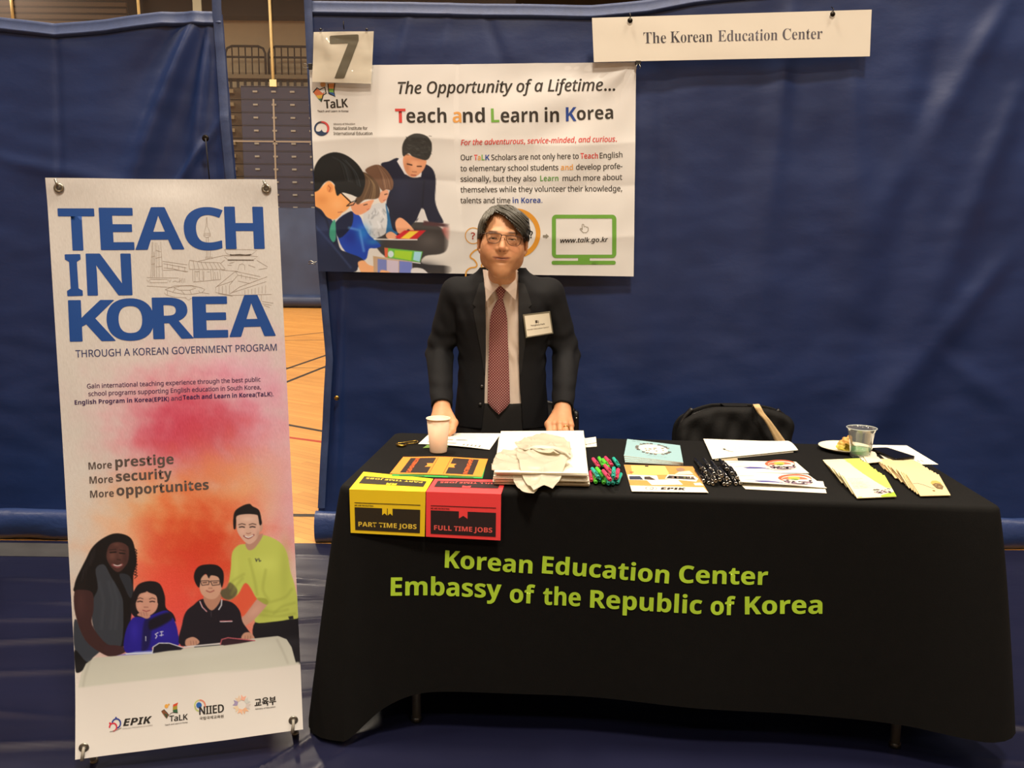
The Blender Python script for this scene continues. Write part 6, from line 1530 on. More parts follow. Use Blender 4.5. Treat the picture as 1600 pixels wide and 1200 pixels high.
# job cards: letter sheets folded over the front edge
def job_card(name, label, body, top, foldL, foldR, botL, botR, col, colt, dark, two):
    zt = ZT+.0006
    C = [hz(*top[0], zt), hz(*top[1], zt), hz(*foldR, zt), hz(*foldL, zt)]
    n = -ty*1.
    p0 = tw(0, -.030, 0)
    Bq = [hplane(*botL, p0, ty), hplane(*botR, p0, ty)]
    Wc = np.linalg.norm(C[2]-C[3]); Ht = (np.linalg.norm(C[3]-C[0])+np.linalg.norm(C[2]-C[1]))/2
    FL, FR = C[3].copy(), C[2].copy()
    for q in (FL, FR):      # fold edge just outside the table edge
        d = (q-p0)@ty; q -= ty*d*1.0
        q[2] = zt
    Hf = ((FL[2]-Bq[0][2])+(FR[2]-Bq[1][2]))/2; H_ = Ht+Hf
    def f(u, v):
        u = np.asarray(u, float)/Wc; v = np.asarray(v, float)
        a = np.clip(v/Ht, 0, 1); t_ = ((1-u)*(1-a))[:, None]*C[0]+(u*(1-a))[:, None]*C[1]+(u*a)[:, None]*FR+((1-u)*a)[:, None]*FL
        g_ = np.clip((v-Ht)/Hf, 0, None); bt_ = (1-u)[:, None]*(FL+np.outer(g_, Bq[0]-FL))+u[:, None]*(FR+np.outer(g_, Bq[1]-FR))
        q = np.where((v <= Ht)[:, None], t_, bt_)
        return q
    sh = Sheet(Wc, H_, None, f); sh.offk = .0009; sh.sgn = 1.
    pp = f(A([.1, .1+1e-3, .1]), A([.02, .02, .02+1e-3])); nn = np.cross(pp[1]-pp[0], pp[2]-pp[0]); sh.sgn = 1. if nn[2] > 0 else -1.
    sh.base(np.linspace(0, Wc, 17), np.concatenate([np.linspace(0, Ht-.002, 6), [Ht-.0008, Ht, Ht+.0008], np.linspace(Ht+.003, H_, 6)]), col, th=.0005)
    m = Wc*.064
    body = sB(body)
    def side(v0, v1, flip, tag=0):
        # v0 = fold side, v1 = free side of the black box
        d = v1-v0; Y = lambda t: v0+d*t
        sh.poly([(m, Y(0)), (Wc-m, Y(0)), (Wc-m, Y(1)), (m, Y(1))], dark, 1, px=False)
        cx = Wc/2; w = Wc*.055; hh = .30
        if two:
            for q in (-1, 1):
                a, c = (cx-w*1.25, cx-w*.1) if q < 0 else (cx+w*.1+.000, cx+w*1.25)
                sh.poly([(a, Y(-.01)), (c, Y(-.01)), (c, Y(hh)), ((a+c)/2, Y(hh-.09)), (a, Y(hh))], col, 2, px=False)
        else: sh.poly([(cx-w*1.05, Y(-.01)), (cx+w*1.05, Y(-.01)), (cx+w*1.05, Y(hh)), (cx, Y(hh-.12)), (cx-w*1.05, Y(hh))], col, 2, px=False)
        th_ = abs(d)*.20
        if not flip: sh.text(body, (m+.010, Y(.83)), (Wc-m-.010, Y(.83)), th_, colt, bold=.012, lay=3, px=False, caps=sB('H'))
        else: sh.text(body, (Wc-m-.010, Y(.83)), (m+.010, Y(.83)), th_, colt, bold=.012, lay=3, px=False, caps=sB('H'))
    y0 = Ht+Hf*.405; y1 = Ht+Hf*.925
    side(y0, y1, False)
    sh.poly([(m, Ht+Hf*.295), (Wc-m, Ht+Hf*.295), (Wc-m, Ht+Hf*.31), (m, Ht+Hf*.31)], dark, 1, px=False); sh.text('WE ARE RECRUITING', (m, Ht+Hf*.375), (m+Wc*.25, Ht+Hf*.375), Hf*.028, dark, lay=1, px=False, bold=.05)
    side(Ht-Hf*.405, Ht-Hf*.93, True)
    c = (FL+FR)/2
    o = sh.build(name, loc=tuple(c), label=label, cat='sign', group=None)
    return o
YE = mat('yellow_card', (248, 216, 30), .6, var=.02, vscale=9); RE = mat('coral_card', (252, 70, 74), .6, var=.02, vscale=9)
YT = ink((236, 206, 70)); RT_ = ink((240, 96, 90)); DK = mat('black_print_warm', (42, 34, 18), .7); DK2 = mat('black_print_cool', (36, 20, 24), .7)
job_card('job_card', 'yellow PART TIME JOBS card folded over the front edge of the table', 'PART TIME JOBS', [(568, 737), (677, 748)], (548, 762), (664, 769.5), (548, 832.5), (663.5, 838.5), YE, YT, DK, True)
job_card('job_card', 'red FULL TIME JOBS card folded over the front edge of the table', 'FULL TIME JOBS', [(679.5, 748), (790.5, 750)], (665.5, 768.5), (782.5, 773.5), (665.5, 838.5), (782, 844.5), RE, RT_, DK2, False)
# flat orange card over a green one
OR2 = mat('orange_card', (238, 146, 50), .6, var=.02, vscale=9); GR2 = mat('green_card', (52, 160, 72), .6, var=.02, vscale=9); OT = ink((246, 104, 40)); DK3 = mat('black_print_plain', (40, 26, 24), .7)
def intern(sh, W_, H_):
    for k in (0, 1):
        X = (lambda t: t*W_) if k == 0 else (lambda t: (1-t)*W_)
        sh.poly([(X(.10), .07*H_), (X(.40), .07*H_), (X(.40), .93*H_), (X(.10), .93*H_)], DK3, 1, px=False)
        sh.poly([(X(.42), .05*H_), (X(.425), .05*H_), (X(.425), .95*H_), (X(.42), .95*H_)], DK3, 1, px=False)
        sh.poly([(X(.405), .40*H_), (X(.405), .60*H_), (X(.33), .60*H_), (X(.35), .50*H_), (X(.33), .40*H_)], OR2, 2, px=False)
    sh.text('INTERNSHIPS', (.165*W_, .10*H_), (.165*W_, .90*H_), .045*W_, OT, fnt=None, bold=.07, lay=3, px=False, caps='H')
    sh.text('INTERNSHIPS', (.835*W_, .90*H_), (.835*W_, .10*H_), .045*W_, OT, fnt=None, bold=.07, lay=3, px=False, caps='H')
def greenc(sh, W_, H_):
    for a, c in ((.08, .36), (.62, .90)): sh.poly([(a*W_, .955*H_), (c*W_, .955*H_), (c*W_, .985*H_), (a*W_, .985*H_)], DK3, 1, px=False)
bowc = lambda u, v: .004*np.sin(PI*u)**2*(1-.6*v)
slab('job_card', [(632, 716), (761, 719), (754, 747.5), (611.5, 743.5)], ZT+.0012, .0005, GR2, label='green card lying just under the orange INTERNSHIPS card', cat='sign', draw=greenc)
slab('job_card', [(630, 713.8), (762.5, 717), (752.5, 744.5), (609, 740)], ZT+.0022, .0005, OR2, label='orange INTERNSHIPS card lying flat behind the yellow and red cards', cat='sign', draw=intern, curl=bowc)
# paper cup
cb_ = hz(685.0, 706.5, ZT); cup_h = .118
cup = thing('paper_cup', 'white paper cup standing on the black tablecloth in front of the man', 'cup', tuple(cb_))
MC = mat('cup_paper', (236, 206, 178), .55, var=.02, vscale=30); r0, r1 = .0280, .0395
b = MB(); b.lathe([(0, .003), (r0-.002, .003), (r0, 0), (r0+.0005, .004), (r1-.0010, cup_h-.004), (r1-.0022, cup_h-.004), (r0-.0018, .006), (0, .006)], cb_, MC, 48); b.build('cup_wall', cup)
b = MB(); b.lathe([(r1-.0022, cup_h-.004), (r1+.0008, cup_h-.0042), (r1+.0018, cup_h-.002), (r1+.0008, cup_h), (r1-.0016, cup_h-.0004), (r1-.0022, cup_h-.004)], cb_, mat('cup_rim', (240, 226, 200), .5), 48); b.build('rim', cup)
# papers behind the cup
def form(sh, W_, H_):
    sh.poly([(.30*W_, .55*H_), (.42*W_, .55*H_), (.42*W_, .60*H_), (.30*W_, .60*H_)], txtd, 1, px=False); sh.poly([(.46*W_, .55*H_), (.62*W_, .55*H_), (.62*W_, .59*H_), (.46*W_, .59*H_)], txtd, 1, px=False)
    rules(sh, .1*W_, .9*W_, .08*H_, .5*H_, 6, ink((196, 192, 182)), .0015)
    for k in range(5): sh.poly([((.62+.055*k)*W_, .84*H_), ((.635+.055*k)*W_, .84*H_), ((.625+.055*k)*W_, .93*H_), ((.61+.055*k)*W_, .93*H_)], txtd, 1, px=False)
    sh.poly([(.10*W_, .80*H_), (.52*W_, .80*H_), (.50*W_, .86*H_), (.10*W_, .86*H_)], ink((150, 148, 140)), 1, px=False)
slab('leaflet', [(672, 692), (700, 690), (700, 698.5), (660.5, 700)], ZT+.0008, .0005, mat('green_leaflet', (112, 150, 70), .6), label='green leaflet peeking out beneath the form behind the paper cup', cat='paper')
slab('form_sheet', [(672, 676.5), (783, 677), (765, 702.5), (653.5, 693.5)], ZT+.0022, .0008, PW_, label='white printed form under the man\'s hand, behind the paper cup', cat='paper', draw=form, curl=lambda u, v: .004*v*np.sin(PI*u))
# brass safety pin
gp_ = mat('dull_brass', (172, 142, 62), .3, 1., var=.1)
def pz(x, y, z=.004): return hz(x, y, ZT+z)
sp = thing('safety_pin', 'big brass safety pin lying open-looped at the left end of the table', 'pin', tuple(pz(636, 692)))
b = MB(); b.tube(crom([pz(628, 696.8), pz(637, 693.5), pz(644, 692.8), pz(650.5, 691.6), pz(652.5, 689.5), pz(648, 688.8), pz(640, 690), pz(630, 691.5), pz(621.5, 692.5)], 5), .0022, gp_, 8); b.build('wire', sp)
b = MB(); b.tube(crom([pz(619.5, 694), pz(622, 696.2), pz(628, 697), pz(634, 695.6)], 5), [.004]*1+[.0052]*14+[.0035], gp_, 10) if False else b.tube([pz(620, 693.6), pz(622.5, 696), pz(628, 696.8), pz(634, 695.4)], [.0035, .0052, .0052, .0035], gp_, 10); b.build('clasp', sp)

# white plastic bags in a pile
def bagmat(name, col, al):
    m = mat(name, col, .45, var=.04, vscale=20, trans=0); b = m.node_tree.nodes['Principled BSDF']; 
    try: b.inputs['Subsurface Weight'].default_value = .25; b.inputs['Subsurface Radius'].default_value = (.02, .018, .014)
    except Exception: pass
    return m
BAG = bagmat('white_bag_plastic', (238, 236, 222), 1); BAGE = bagmat('bag_edges', (214, 206, 184), 1)
base_px = [(783, 678), (910, 677.5), (918, 744), (774, 742)]
NB = 12
for k in range(NB):
    rr_ = random.Random(k); dz = ZT+.0048+.0037*k
    j = [(rr_.uniform(-2.2, 2.2), rr_.uniform(-1.6, 1.6)) for _ in range(4)]
    sh_ = .62*(NB-1-k)   # lower bags reach further to the front
    px = [(base_px[i][0]+j[i][0]+(-1 if i in (0, 3) else 1)*(.25*(NB-1-k)), base_px[i][1]+j[i][1]-(k*1.15-8)) for i in range(4)]
    px[2] = (px[2][0], px[2][1]+sh_); px[3] = (px[3][0], px[3][1]+sh_*.8)
    top = k == NB-1
    def dr(sh, W_, H_):
        sh.text('KOREAN EDUCATION CENTER IN USA', (.32*W_, .38*H_), (.68*W_, .38*H_), .010, ink((196, 192, 178)), lay=1, px=False, bold=.02)
        sh.text('EMBASSY', (.45*W_, .50*H_), (.60*W_, .50*H_), .008, ink((196, 192, 178)), lay=1, px=False, bold=.02)
    sd_ = k
    slab('plastic_bag', px, dz, .0030, BAG, side=BAGE, label='white printed plastic bag, topmost of the pile in front of the man' if top else 'white plastic bag in the pile beneath the topmost one', cat='bag', group=None if top else 'plastic bags in the pile on the table', draw=dr if top else None, n=14,
         curl=None)
# crumpled loose bag with its die-cut handle
ztop = ZT+.005+.0037*NB
def FB(x, y): return (760+x/6.667, 640+y/6.667)
def wrap_z(q, seed, amp):
    d = (q-T0)@ty; dref = (hz(838, 741, .79)-T0)@ty; s_ = 1/(1+np.exp(-(d-dref)/.010)); zb = (ztop+.003)*s_+(ZT+.008)*(1-s_)
    rg = 1-np.abs(vnoise(q[:, :2]*A([4., 7.]), seed, 1)); rg2 = 1-np.abs(vnoise(q[:, :2]*A([9., 5.]), seed+5, 1))
    return zb+amp*(rg**2*.6+rg2**3*.6)
def crumple(pts, seed, amp, m, name, parent, lift):
    ol = [FB(*p) for p in pts]; ol2 = []
    for i in range(len(ol)):
        a, c = A(ol[i]), A(ol[(i+1) % len(ol)]); ol2 += [a+(c-a)*t for t in np.linspace(0, 1, 9)[:-1]]
    ow = A([hz(x, y, .778) for x, y in ol2]); cw_ = ow.mean(0); R3 = []
    for t in np.linspace(0, 1, 22):
        q = cw_*(1-t)+ow*t; q = q+.0008*t*vnoise(q[:, :2]*30, seed, 2)[:, None]*A([1, 1, 0]); q[:, 2] = wrap_z(q, seed, amp)+lift; R3.append(np.vstack([q, q[:1]]))
    V, F = grid_vf(A(R3)); b = MB(); b.add(V, F, m); o = b.build(name, parent); sharp(o, 16); o.modifiers.new('t', 'SOLIDIFY').thickness = .0005; return o
mb_ = None
TR_ = bpy.data.materials.new('translucent_bag'); TR_.use_nodes = True; N = TR_.node_tree.nodes; K = TR_.node_tree.links; bs_ = N['Principled BSDF']; bs_.inputs['Base Color'].default_value = L4((232, 226, 208)); bs_.inputs['Roughness'].default_value = .35
tl = N.new('ShaderNodeBsdfTranslucent'); tl.inputs[0].default_value = L4((214, 204, 184)); mxs = N.new('ShaderNodeMixShader'); mxs.inputs[0].default_value = .45; K.new(bs_.outputs[0], mxs.inputs[1]); K.new(tl.outputs[0], mxs.inputs[2]); K.new(mxs.outputs[0], N['Material Output'].inputs['Surface'])
nzz = N.new('ShaderNodeTexNoise'); nzz.inputs['Scale'].default_value = 26; nzz.inputs['Detail'].default_value = 5; bpp = N.new('ShaderNodeBump'); bpp.inputs['Distance'].default_value = .006; bpp.inputs['Strength'].default_value = .3; tcx = N.new('ShaderNodeTexCoord'); K.new(tcx.outputs['Object'], nzz.inputs['Vector']); K.new(nzz.outputs['Fac'], bpp.inputs['Height']); K.new(bpp.outputs[0], bs_.inputs['Normal'])
pass
lb = thing('plastic_bag', 'crumpled translucent plastic bag spilling over the front of the bag pile', 'bag', tuple(hz(830, 745, ZT)))
crumple([(90,600),(170,515),(300,520),(430,590),(620,640),(560,740),(490,812),(345,785),(265,700),(50,695)], 71, .012, TR_, 'fold', lb, 0)
crumple([(300,560),(430,545),(600,570),(740,600),(880,640),(780,728),(690,785),(600,765),(490,806),(350,700)], 82, .014, TR_, 'fold', lb, .007)
crumple([(290,480),(430,405),(570,385),(740,395),(850,470),(885,540),(860,600),(740,612),(560,580),(400,570)], 93, .012, TR_, 'fold', lb, .012)
hb = MB(); hp = [hz(x, y, ztop+.022) for x, y in crom([(826, 704), (835, 699.5), (850, 699), (868, 701), (882, 708), (891, 716)], 5)]
L_ = []; 
for i, q in enumerate(hp): t = i/(len(hp)-1); w_ = .010+.016*math.sin(PI*t); L_.append([q+[0, -w_, .002*math.sin(i)], q+[0, -w_*.3, .008], q+[0, w_, .003]])
V, F = grid_vf(A(L_)); hb.add(V, F, mat('grey_translucent_handle', (206, 200, 182), .4, var=.05)); o = hb.build('handle', lb, label='greyish handle band'); o.modifiers.new('t', 'SOLIDIFY').thickness = .0008
b = MB(); b.tube([hz(768, 725, ZT+.01), hz(775, 727, ZT+.012), hz(783, 726, ZT+.012)], .0012, PW_, 5); b.tube([hz(769, 729, ZT+.01), hz(775, 727, ZT+.012)], .0012, PW_, 5); b.build('tie_string', lb)
# small card right of the bags
slab('business_card', [(905, 686), (931, 682.5), (932.5, 697.5), (905, 699.5)], ZT+.002, .0008, PW_, label='small white card sticking out at the right side of the bag pile', cat='card', draw=lambda sh, W_, H_: (rules(sh, .25*W_, .8*W_, .1*H_, .5*H_, 4, ink((170, 166, 156)), .0015), sh.poly([(.2*W_, .72*H_), (W_, .60*H_), (W_, .64*H_), (.2*W_, .77*H_)], txtd, 1, px=False)))

# highlighters
HC_ = {'pink': (222, 62, 104), 'green': (82, 200, 54), 'teal': (36, 176, 158)}
def pen_at(a, b_, z0, z1, L, prof, mats_, name, label, cat, group, clipm=None, parts=True):
    "a = tail point px, b_ = tip point px (nearer the viewer)"
    pa, pb = hz(*a, z0), hz(*b_, z1); d = pb-pa; d[2] = 0; d /= np.linalg.norm(d); dz = (z1-z0)
    r = thing(name, label, cat, tuple(pb), 0, group)
    D = A([d[0], d[1], dz/L]); D /= np.linalg.norm(D); o = pb-D*L
    X = np.cross(D, [0, 0, 1.]); X /= np.linalg.norm(X); Yv = np.cross(X, D)*-1; Rm = np.stack([X, Yv, D], 1)
    for nm, pr, m in prof:
        bb = MB(); V, F = lathe_vf(pr, 14); bb.add(V@Rm.T+o, F, m); bb.build(nm, r)
    if clipm:
        bb = MB(); zc, lc_, rc_2 = clipm[1]; up_ = A([0, 0, 1.])-D*D[2]; up_ /= np.linalg.norm(up_)
        bb.tube([o+D*zc+up_*rc_2*.9, o+D*(zc+.002)+up_*(rc_2+.003), o+D*(zc+lc_)+up_*(rc_2+.0022)], [.0022, .0022, .0016], clipm[0], 6); bb.build('clip', r)
    return r
def hl_pen(c, a, b_, z, lab, k):
    R = .0058; m = mat('highlighter_'+c, HC_[c], .35, var=.03, vscale=40, spec=.5); md = mat('highlighter_cap_'+c, tuple(int(v*.85) for v in HC_[c]), .3)
    L = .106; R = .0060
    F = lambda p: (910+p[0]/17.143, 700+p[1]/17.143)
    cap = k % 2 == 0
    pr = [('barrel', [(0, .0), (.0045, .0), (.0058, .004), (R*.92, .010), (R, .02), (R, L*.60), (R*.95, L*.62)], m), ('cap', [(R*.95, L*.60), (R*1.08, L*.605), (R*1.08, L*.93), (R*.8, L-.002), (R*.55, L), (R*.4, L-.003), (0, L-.003)], md)]
    pen_at(F(a), F(b_), z, z, L, pr, None, 'highlighter', lab, 'highlighter', None, (md, (L*.64, .028, R*1.05)))
hl = [('pink', (220,600), (238,880), 0, 'pink highlighter lying under the left end of the heap'), ('green', (305,720), (360,925), 0, 'green highlighter under the pile at its lower left'), ('teal', (440,700), (460,880), 0, 'teal highlighter buried low in the heap beside a green one'), ('green', (565,760), (575,945), 0, 'green highlighter with its cap end poking out at the heap bottom'),
      ('teal', (690,800), (698,965), 0, 'teal highlighter seen end-on at the heap bottom'), ('teal', (850,800), (815,960), 0, 'teal highlighter at the heap bottom below a teal upright one'), ('teal', (1060,630), (930,935), 0, 'teal highlighter at the right end of the heap'), ('pink', (955,595), (905,815), 1, 'pink highlighter near the right end, beside the teal one'),
      ('pink', (640,520), (790,700), 1, 'pink highlighter half hidden under the long pink one in the middle'), ('teal', (238,520), (425,790), 1, 'teal highlighter slanting at the left, under the green one'), ('green', (325,480), (580,780), 1, 'green highlighter slanting across the middle left of the heap'), ('teal', (845,480), (828,780), 2, 'teal highlighter pointing straight out of the heap centre'),
      ('pink', (270,270), (440,510), 1, 'pink highlighter at the back left of the heap'), ('green', (420,220), (560,480), 1, 'green highlighter at the back of the heap, left of its green twin'), ('green', (530,290), (700,530), 1, 'green highlighter at the back of the heap, right of its green twin'), ('pink', (570,200), (790,470), 1, 'pink highlighter at the back, between green and teal ones'),
      ('teal', (775,190), (975,490), 0, 'teal highlighter at the back right, apart from the heap'), ('pink', (500,540), (750,860), 2, 'long pink highlighter on top in the middle of the heap')]
for k, (c, a, b_, lv, lab) in enumerate(hl): hl_pen(c, a, b_, ZT+.0078+.0145*lv, lab, k)

# black pens
PB = mat('pen_black', (16, 16, 18), .22, spec=.6); PS = mat('pen_silver', (178, 176, 170), .25, 1.)
rp = random.Random(5); pens = []
spots = [(1096.6, 732.8, 0), (1110.4, 733.2, 1), (1135.6, 733.5, 1), (1100, 752.2, 0), (1114.3, 756.6, 0), (1118.6, 752, 1), (1131.5, 757, 0), (1141, 755, 0), (1157, 755.5, 0), (1122.5, 737, 1), (1128, 744, 2), (1116, 741, 1), (1105, 745, 0), (1148, 748, 0), (1136, 748, 1), (1144, 740, 1), (1125, 750, 1), (1150, 756.5, 0), (1108, 755, 0), (1137, 757.5, 0), (1103, 738.5, 1), (1152, 747, 1)]
for k, (x, y, lv) in enumerate(spots):
    L = .135; sl = rp.uniform(-2, 4)
    R = .0050
    pr = [('barrel', [(0, 0), (R*.7, .001), (R*.9, .012), (R, .02), (R, L*.62), (R*.96, L*.63)], PB), ('silver_ring', [(R*.96, L*.62), (R*1.12, L*.625), (R*1.12, L*.645), (R*.96, L*.65)], PS), ('cap', [(R*.96, L*.645), (R*1.08, L*.65), (R*1.08, L*.955), (R*1.1, L*.96)], PB), ('end_ring', [(R*1.08, L*.955), (R*1.2, L*.96), (R*1.2, L*.99), (R*.8, L), (R*.6, L*.992), (0, L*.992)], PS)]
    z_ = ZT+.0062+.0115*lv
    pen_at((x-24-sl, y-37.), (x, y), z_, z_, L, pr, None, 'ballpoint_pen', 'black pen with silver rings in the heap between the booklets', 'pen', 'black pens heaped in the middle of the table', (PS if k % 3 else PB, (L*.67, .032, R*1.1)))

# pale blue booklets
PBL = mat('pale_blue_cover', (148, 186, 194), .6, var=.02, vscale=12)
def blue(sh, W_, H_):
    cx, cy_ = W_*.50, H_*.42; wh = ink((238, 234, 214)); dk = ink((74, 66, 58))
    E_ = lambda rx, ry, n=40: [(cx+rx*math.cos(t), cy_+ry*math.sin(t)) for t in np.linspace(0, 2*PI, n, endpoint=False)]
    sh.poly(E_(W_*.26, H_*.25), wh, 1, px=False)
    for k in range(26):
        t = 2*PI*k/26; r = random.Random(k); x, y = cx+W_*.30*math.cos(t), cy_+H_*.30*math.sin(t); a, c = W_*.032, H_*.03
        if k % 5: sh.poly([(x-a*r.uniform(.5, 1), y-c), (x+a, y-c*r.uniform(.4, 1)), (x+a*r.uniform(.5, 1), y+c), (x-a, y+c)], dk if k % 2 else ink((120, 104, 92)), 1, px=False)
    for k in range(12):
        r = random.Random(50+k); x, y = cx+W_*r.uniform(-.17, .17), cy_+H_*r.uniform(-.13, .13); sh.poly([(x, y), (x+W_*.035, y-.002), (x+W_*.03, y+H_*.04), (x+.001, y+H_*.03)], dk, 2, px=False)
    rules(sh, .10*W_, .28*W_, .05*H_, .12*H_, 1, txtd, .0025); rules(sh, .40*W_, .75*W_, .78*H_, .86*H_, 1, ink((150, 168, 166)), .002)
for k in range(4):
    o_ = (3-k)
    slab('booklet', [(980+.4*o_*(-1)**k, 687-k*.3+o_*1.1), (1062.5, 696+o_*1.0), (1067.5, 724+o_*1.2-1), (974.8+.5*o_, 713.5+o_*3.2)], ZT+.0016+k*.0030, .0024, PBL, side=PW_, label='pale blue booklet with a round emblem, top of its stack' if k == 3 else 'pale blue booklet beneath the top one of its stack', cat='booklet', group=None if k == 3 else 'pale blue booklets in the stack', draw=blue if k == 3 else None,
         curl=lambda u, v, q=k: (.0006+.0040*np.clip(v-.3, 0, 1)*(1-u))*1.)
# EPIK booklet
CORK = mat('cork_print', (206, 146, 76), .6, var=.06, vscale=60)
def TE(x, y): return (970+x/11.43, 680+y/11.43)
def epik(sh, W_, H_):
    q = lambda pts, c, lay=2: sh.poly([TE(*p) for p in pts], ink(c), lay)
    q([(165,900),(1480,935),(1560,1025),(200,1005)], (240, 234, 216)); q([(185,545),(795,552),(870,690),(850,712),(215,705)], (238, 222, 118)); q([(120,705),(655,722),(690,815),(145,800)], (236, 230, 214))
    q([(150,735),(350,735),(410,800),(155,795)], (40, 48, 72), 3); q([(425,745),(520,740),(650,808),(430,795)], (60, 46, 42), 3); q([(850,705),(1290,712),(1385,780),(1350,835),(800,780)], (236, 230, 214)); q([(870,725),(1270,745),(1350,800),(820,775)], (40, 34, 36), 3)
    q([(470,810),(1010,785),(1120,890),(560,895)], (240, 232, 214), 4); q([(1300,860),(1420,850),(1480,900),(1330,898)], (238, 230, 214)); q([(990,600),(1080,580),(1150,610),(1120,650),(1020,645)], (150, 120, 96), 3); q([(1050,655),(1230,640),(1300,700),(970,705)], (196, 200, 190), 4)
    for k in range(8): r = random.Random(k); x = 860+r.random()*420; q([(x, 745), (x+40, 740), (x+50, 775), (x+10, 780)], r.choice([(110, 90, 80), (190, 180, 170), (90, 96, 60)]), 4)
    for k in range(5): y = 580+k*24; sh.stroke([TE(260, y), TE(760, y+4)], .0012, ink((206, 190, 96)), 3)
    for k in range(3): y = 820+k*24; sh.stroke([TE(600+k*20, y), TE(980, y-6)], .0012, ink((160, 150, 130)), 5)
    q([(440,545),(500,548),(500,570),(440,568)], (50, 40, 34), 5); q([(160,650),(235,655),(235,675),(160,672)], (170, 96, 60), 3)
    sh.text(sBI('EPIK'), TE(730, 975), TE(1180, 985), 40/11.43, ink((40, 30, 30)), bold=.06, lay=4, caps=sBI('H')); sh.stroke([TE(520+70*math.cos(t), 950+28*math.sin(t)) for t in np.linspace(0, 2*PI, 16)], .0022, ink((90, 90, 96)), 4); sh.stroke([TE(590+60*math.cos(t), 955+24*math.sin(t)) for t in np.linspace(0, 2*PI, 16)], .0018, ink((120, 116, 110)), 4)
slab('booklet', [(975, 727.5), (1083, 731), (1107, 770), (988, 768.5)], ZT+.0008, .0006, PW_, label='white page beneath the cork-pattern EPIK booklet', cat='booklet')
slab('booklet', [(975, 726), (1082.5, 728.8), (1106, 768.5), (987, 766.5)], ZT+.0040, .0030, CORK, side=PW_, label='cork-pattern EPIK booklet with photos lying at the table front', cat='booklet', draw=epik)

# big white folder and loose booklet, swirl brochures
def folder(sh, W_, H_):
    dk = ink((96, 92, 84)); sh.poly([(.17*W_, .56*H_), (.20*W_, .54*H_), (.205*W_, .62*H_), (.18*W_, .64*H_)], dk, 1, px=False); sh.stroke([(.20*W_, .63*H_), (.235*W_, .72*H_), (.27*W_, .76*H_)], .003, dk, 1, px=False); rules(sh, .3*W_, .85*W_, .45*H_, .75*H_, 4, ink((216, 210, 196)), .001)
slab('folder', [(1100, 688.5), (1218, 689), (1240, 706), (1117, 718.5)], ZT+.003, .0020, PW_, side=PEDGE, label='lower sheets of the white folder, nearest the chair with the coat', cat='folder')
slab('folder', [(1099, 685.5), (1222, 690), (1247, 703), (1113, 716.5)], ZT+.008, .0012, PW_, side=PEDGE, n=20, label='large white curling folder lying in front of the chair with the coat', cat='folder', draw=folder, curl=lambda u, v: .012*np.exp(-((1-u)/.28)**2)*np.sin(PI*np.clip(v, 0, 1))**1.*1.2-.004*np.clip(v-.7, 0, 1)*(1-u))
slab('leaflet', [(1117, 714.5), (1152, 715.5), (1153, 719.5), (1120, 719)], ZT+.0030, .0008, mat('tan_edge', (170, 158, 128), .7), label='tan strip of paper below the front edge of the white folder', cat='paper')
def swirl_(F):
    def d(sh, W_, H_):
        c = lambda pts, col, lay=2: sh.poly([F(*p) for p in pts], ink(col), lay)
        def el(cx, cy, rx, ry, col, lay, a0=0, a1=2*PI): sh.poly([F(cx+rx*math.cos(t), cy+ry*math.sin(t)) for t in np.linspace(a0, a1, 26)], ink(col), lay)
        sh.poly([F(x, y) for x, y in ((450,706),(560,695),(680,698),(800,710),(900,738),(780,724),(640,726),(520,722))], ink((78, 76, 150)), 2)
        sh.stroke([F(310, 695), F(430, 684), F(520, 688)], .0016, ink((120, 110, 130)), 2); sh.stroke([F(230, 620), F(330, 608), F(450, 612)], .0022, ink((110, 104, 130)), 2)
        el(1070, 690, 240, 70, (206, 200, 196), 2); el(1050, 640, 245, 66, (212, 92, 62), 3); el(1070, 652, 215, 52, (244, 236, 220), 4); el(1050, 655, 190, 44, (216, 110, 86), 5, PI*.9, PI*2.0); el(1040, 640, 90, 22, (222, 180, 70), 6); el(1050, 660, 60, 14, (110, 140, 60), 7)
        el(1100, 690, 215, 52, (86, 66, 80), 5, 0, PI*1.02)
        for k in range(26):
            r = random.Random(k+3); x, y = 900+r.random()*390, 670+r.random()*60; el(x, y, 14+r.random()*16, 6+r.random()*7, r.choice([(210, 200, 204), (60, 44, 60), (150, 120, 140), (44, 34, 44), (224, 216, 214)]), 8)
        sh.stroke([F(x, y) for x, y in ((830,722),(940,748),(1080,758),(1220,742),(1330,715))], .0016, ink((150, 146, 160)), 6)
    return d
SW1 = lambda x, y: (1130+x/9.412, 680+y/9.412); SW2 = lambda x, y: (1130+(x*.90-110)/9.412, 680+(y*.86-130)/9.412)
slab('brochure', [(1146, 746), (1286, 752), (1291.5, 770.5), (1165, 764)], ZT+.0010, .0008, PW_, side=PEDGE, label='white brochure end showing below the front swirl brochure', cat='brochure')
slab('brochure', [(1131, 719.5), (1243.5, 721.5), (1264.5, 739.5), (1150, 737.5)], ZT+.0030, .0010, PW_, side=PEDGE, label='white brochure with an orange and blue swirl, the rear one', cat='brochure', draw=swirl_(SW2))
slab('brochure', [(1144, 737), (1262, 741), (1292, 762.5), (1158, 758)], ZT+.0045, .0012, PW_, side=PEDGE, n=16, label='white brochure with an orange and blue swirl, front one of the three', cat='brochure', draw=swirl_(SW1), curl=lambda u, v: .010*(1-u)**2*v+.004*np.sin(PI*u)*v)

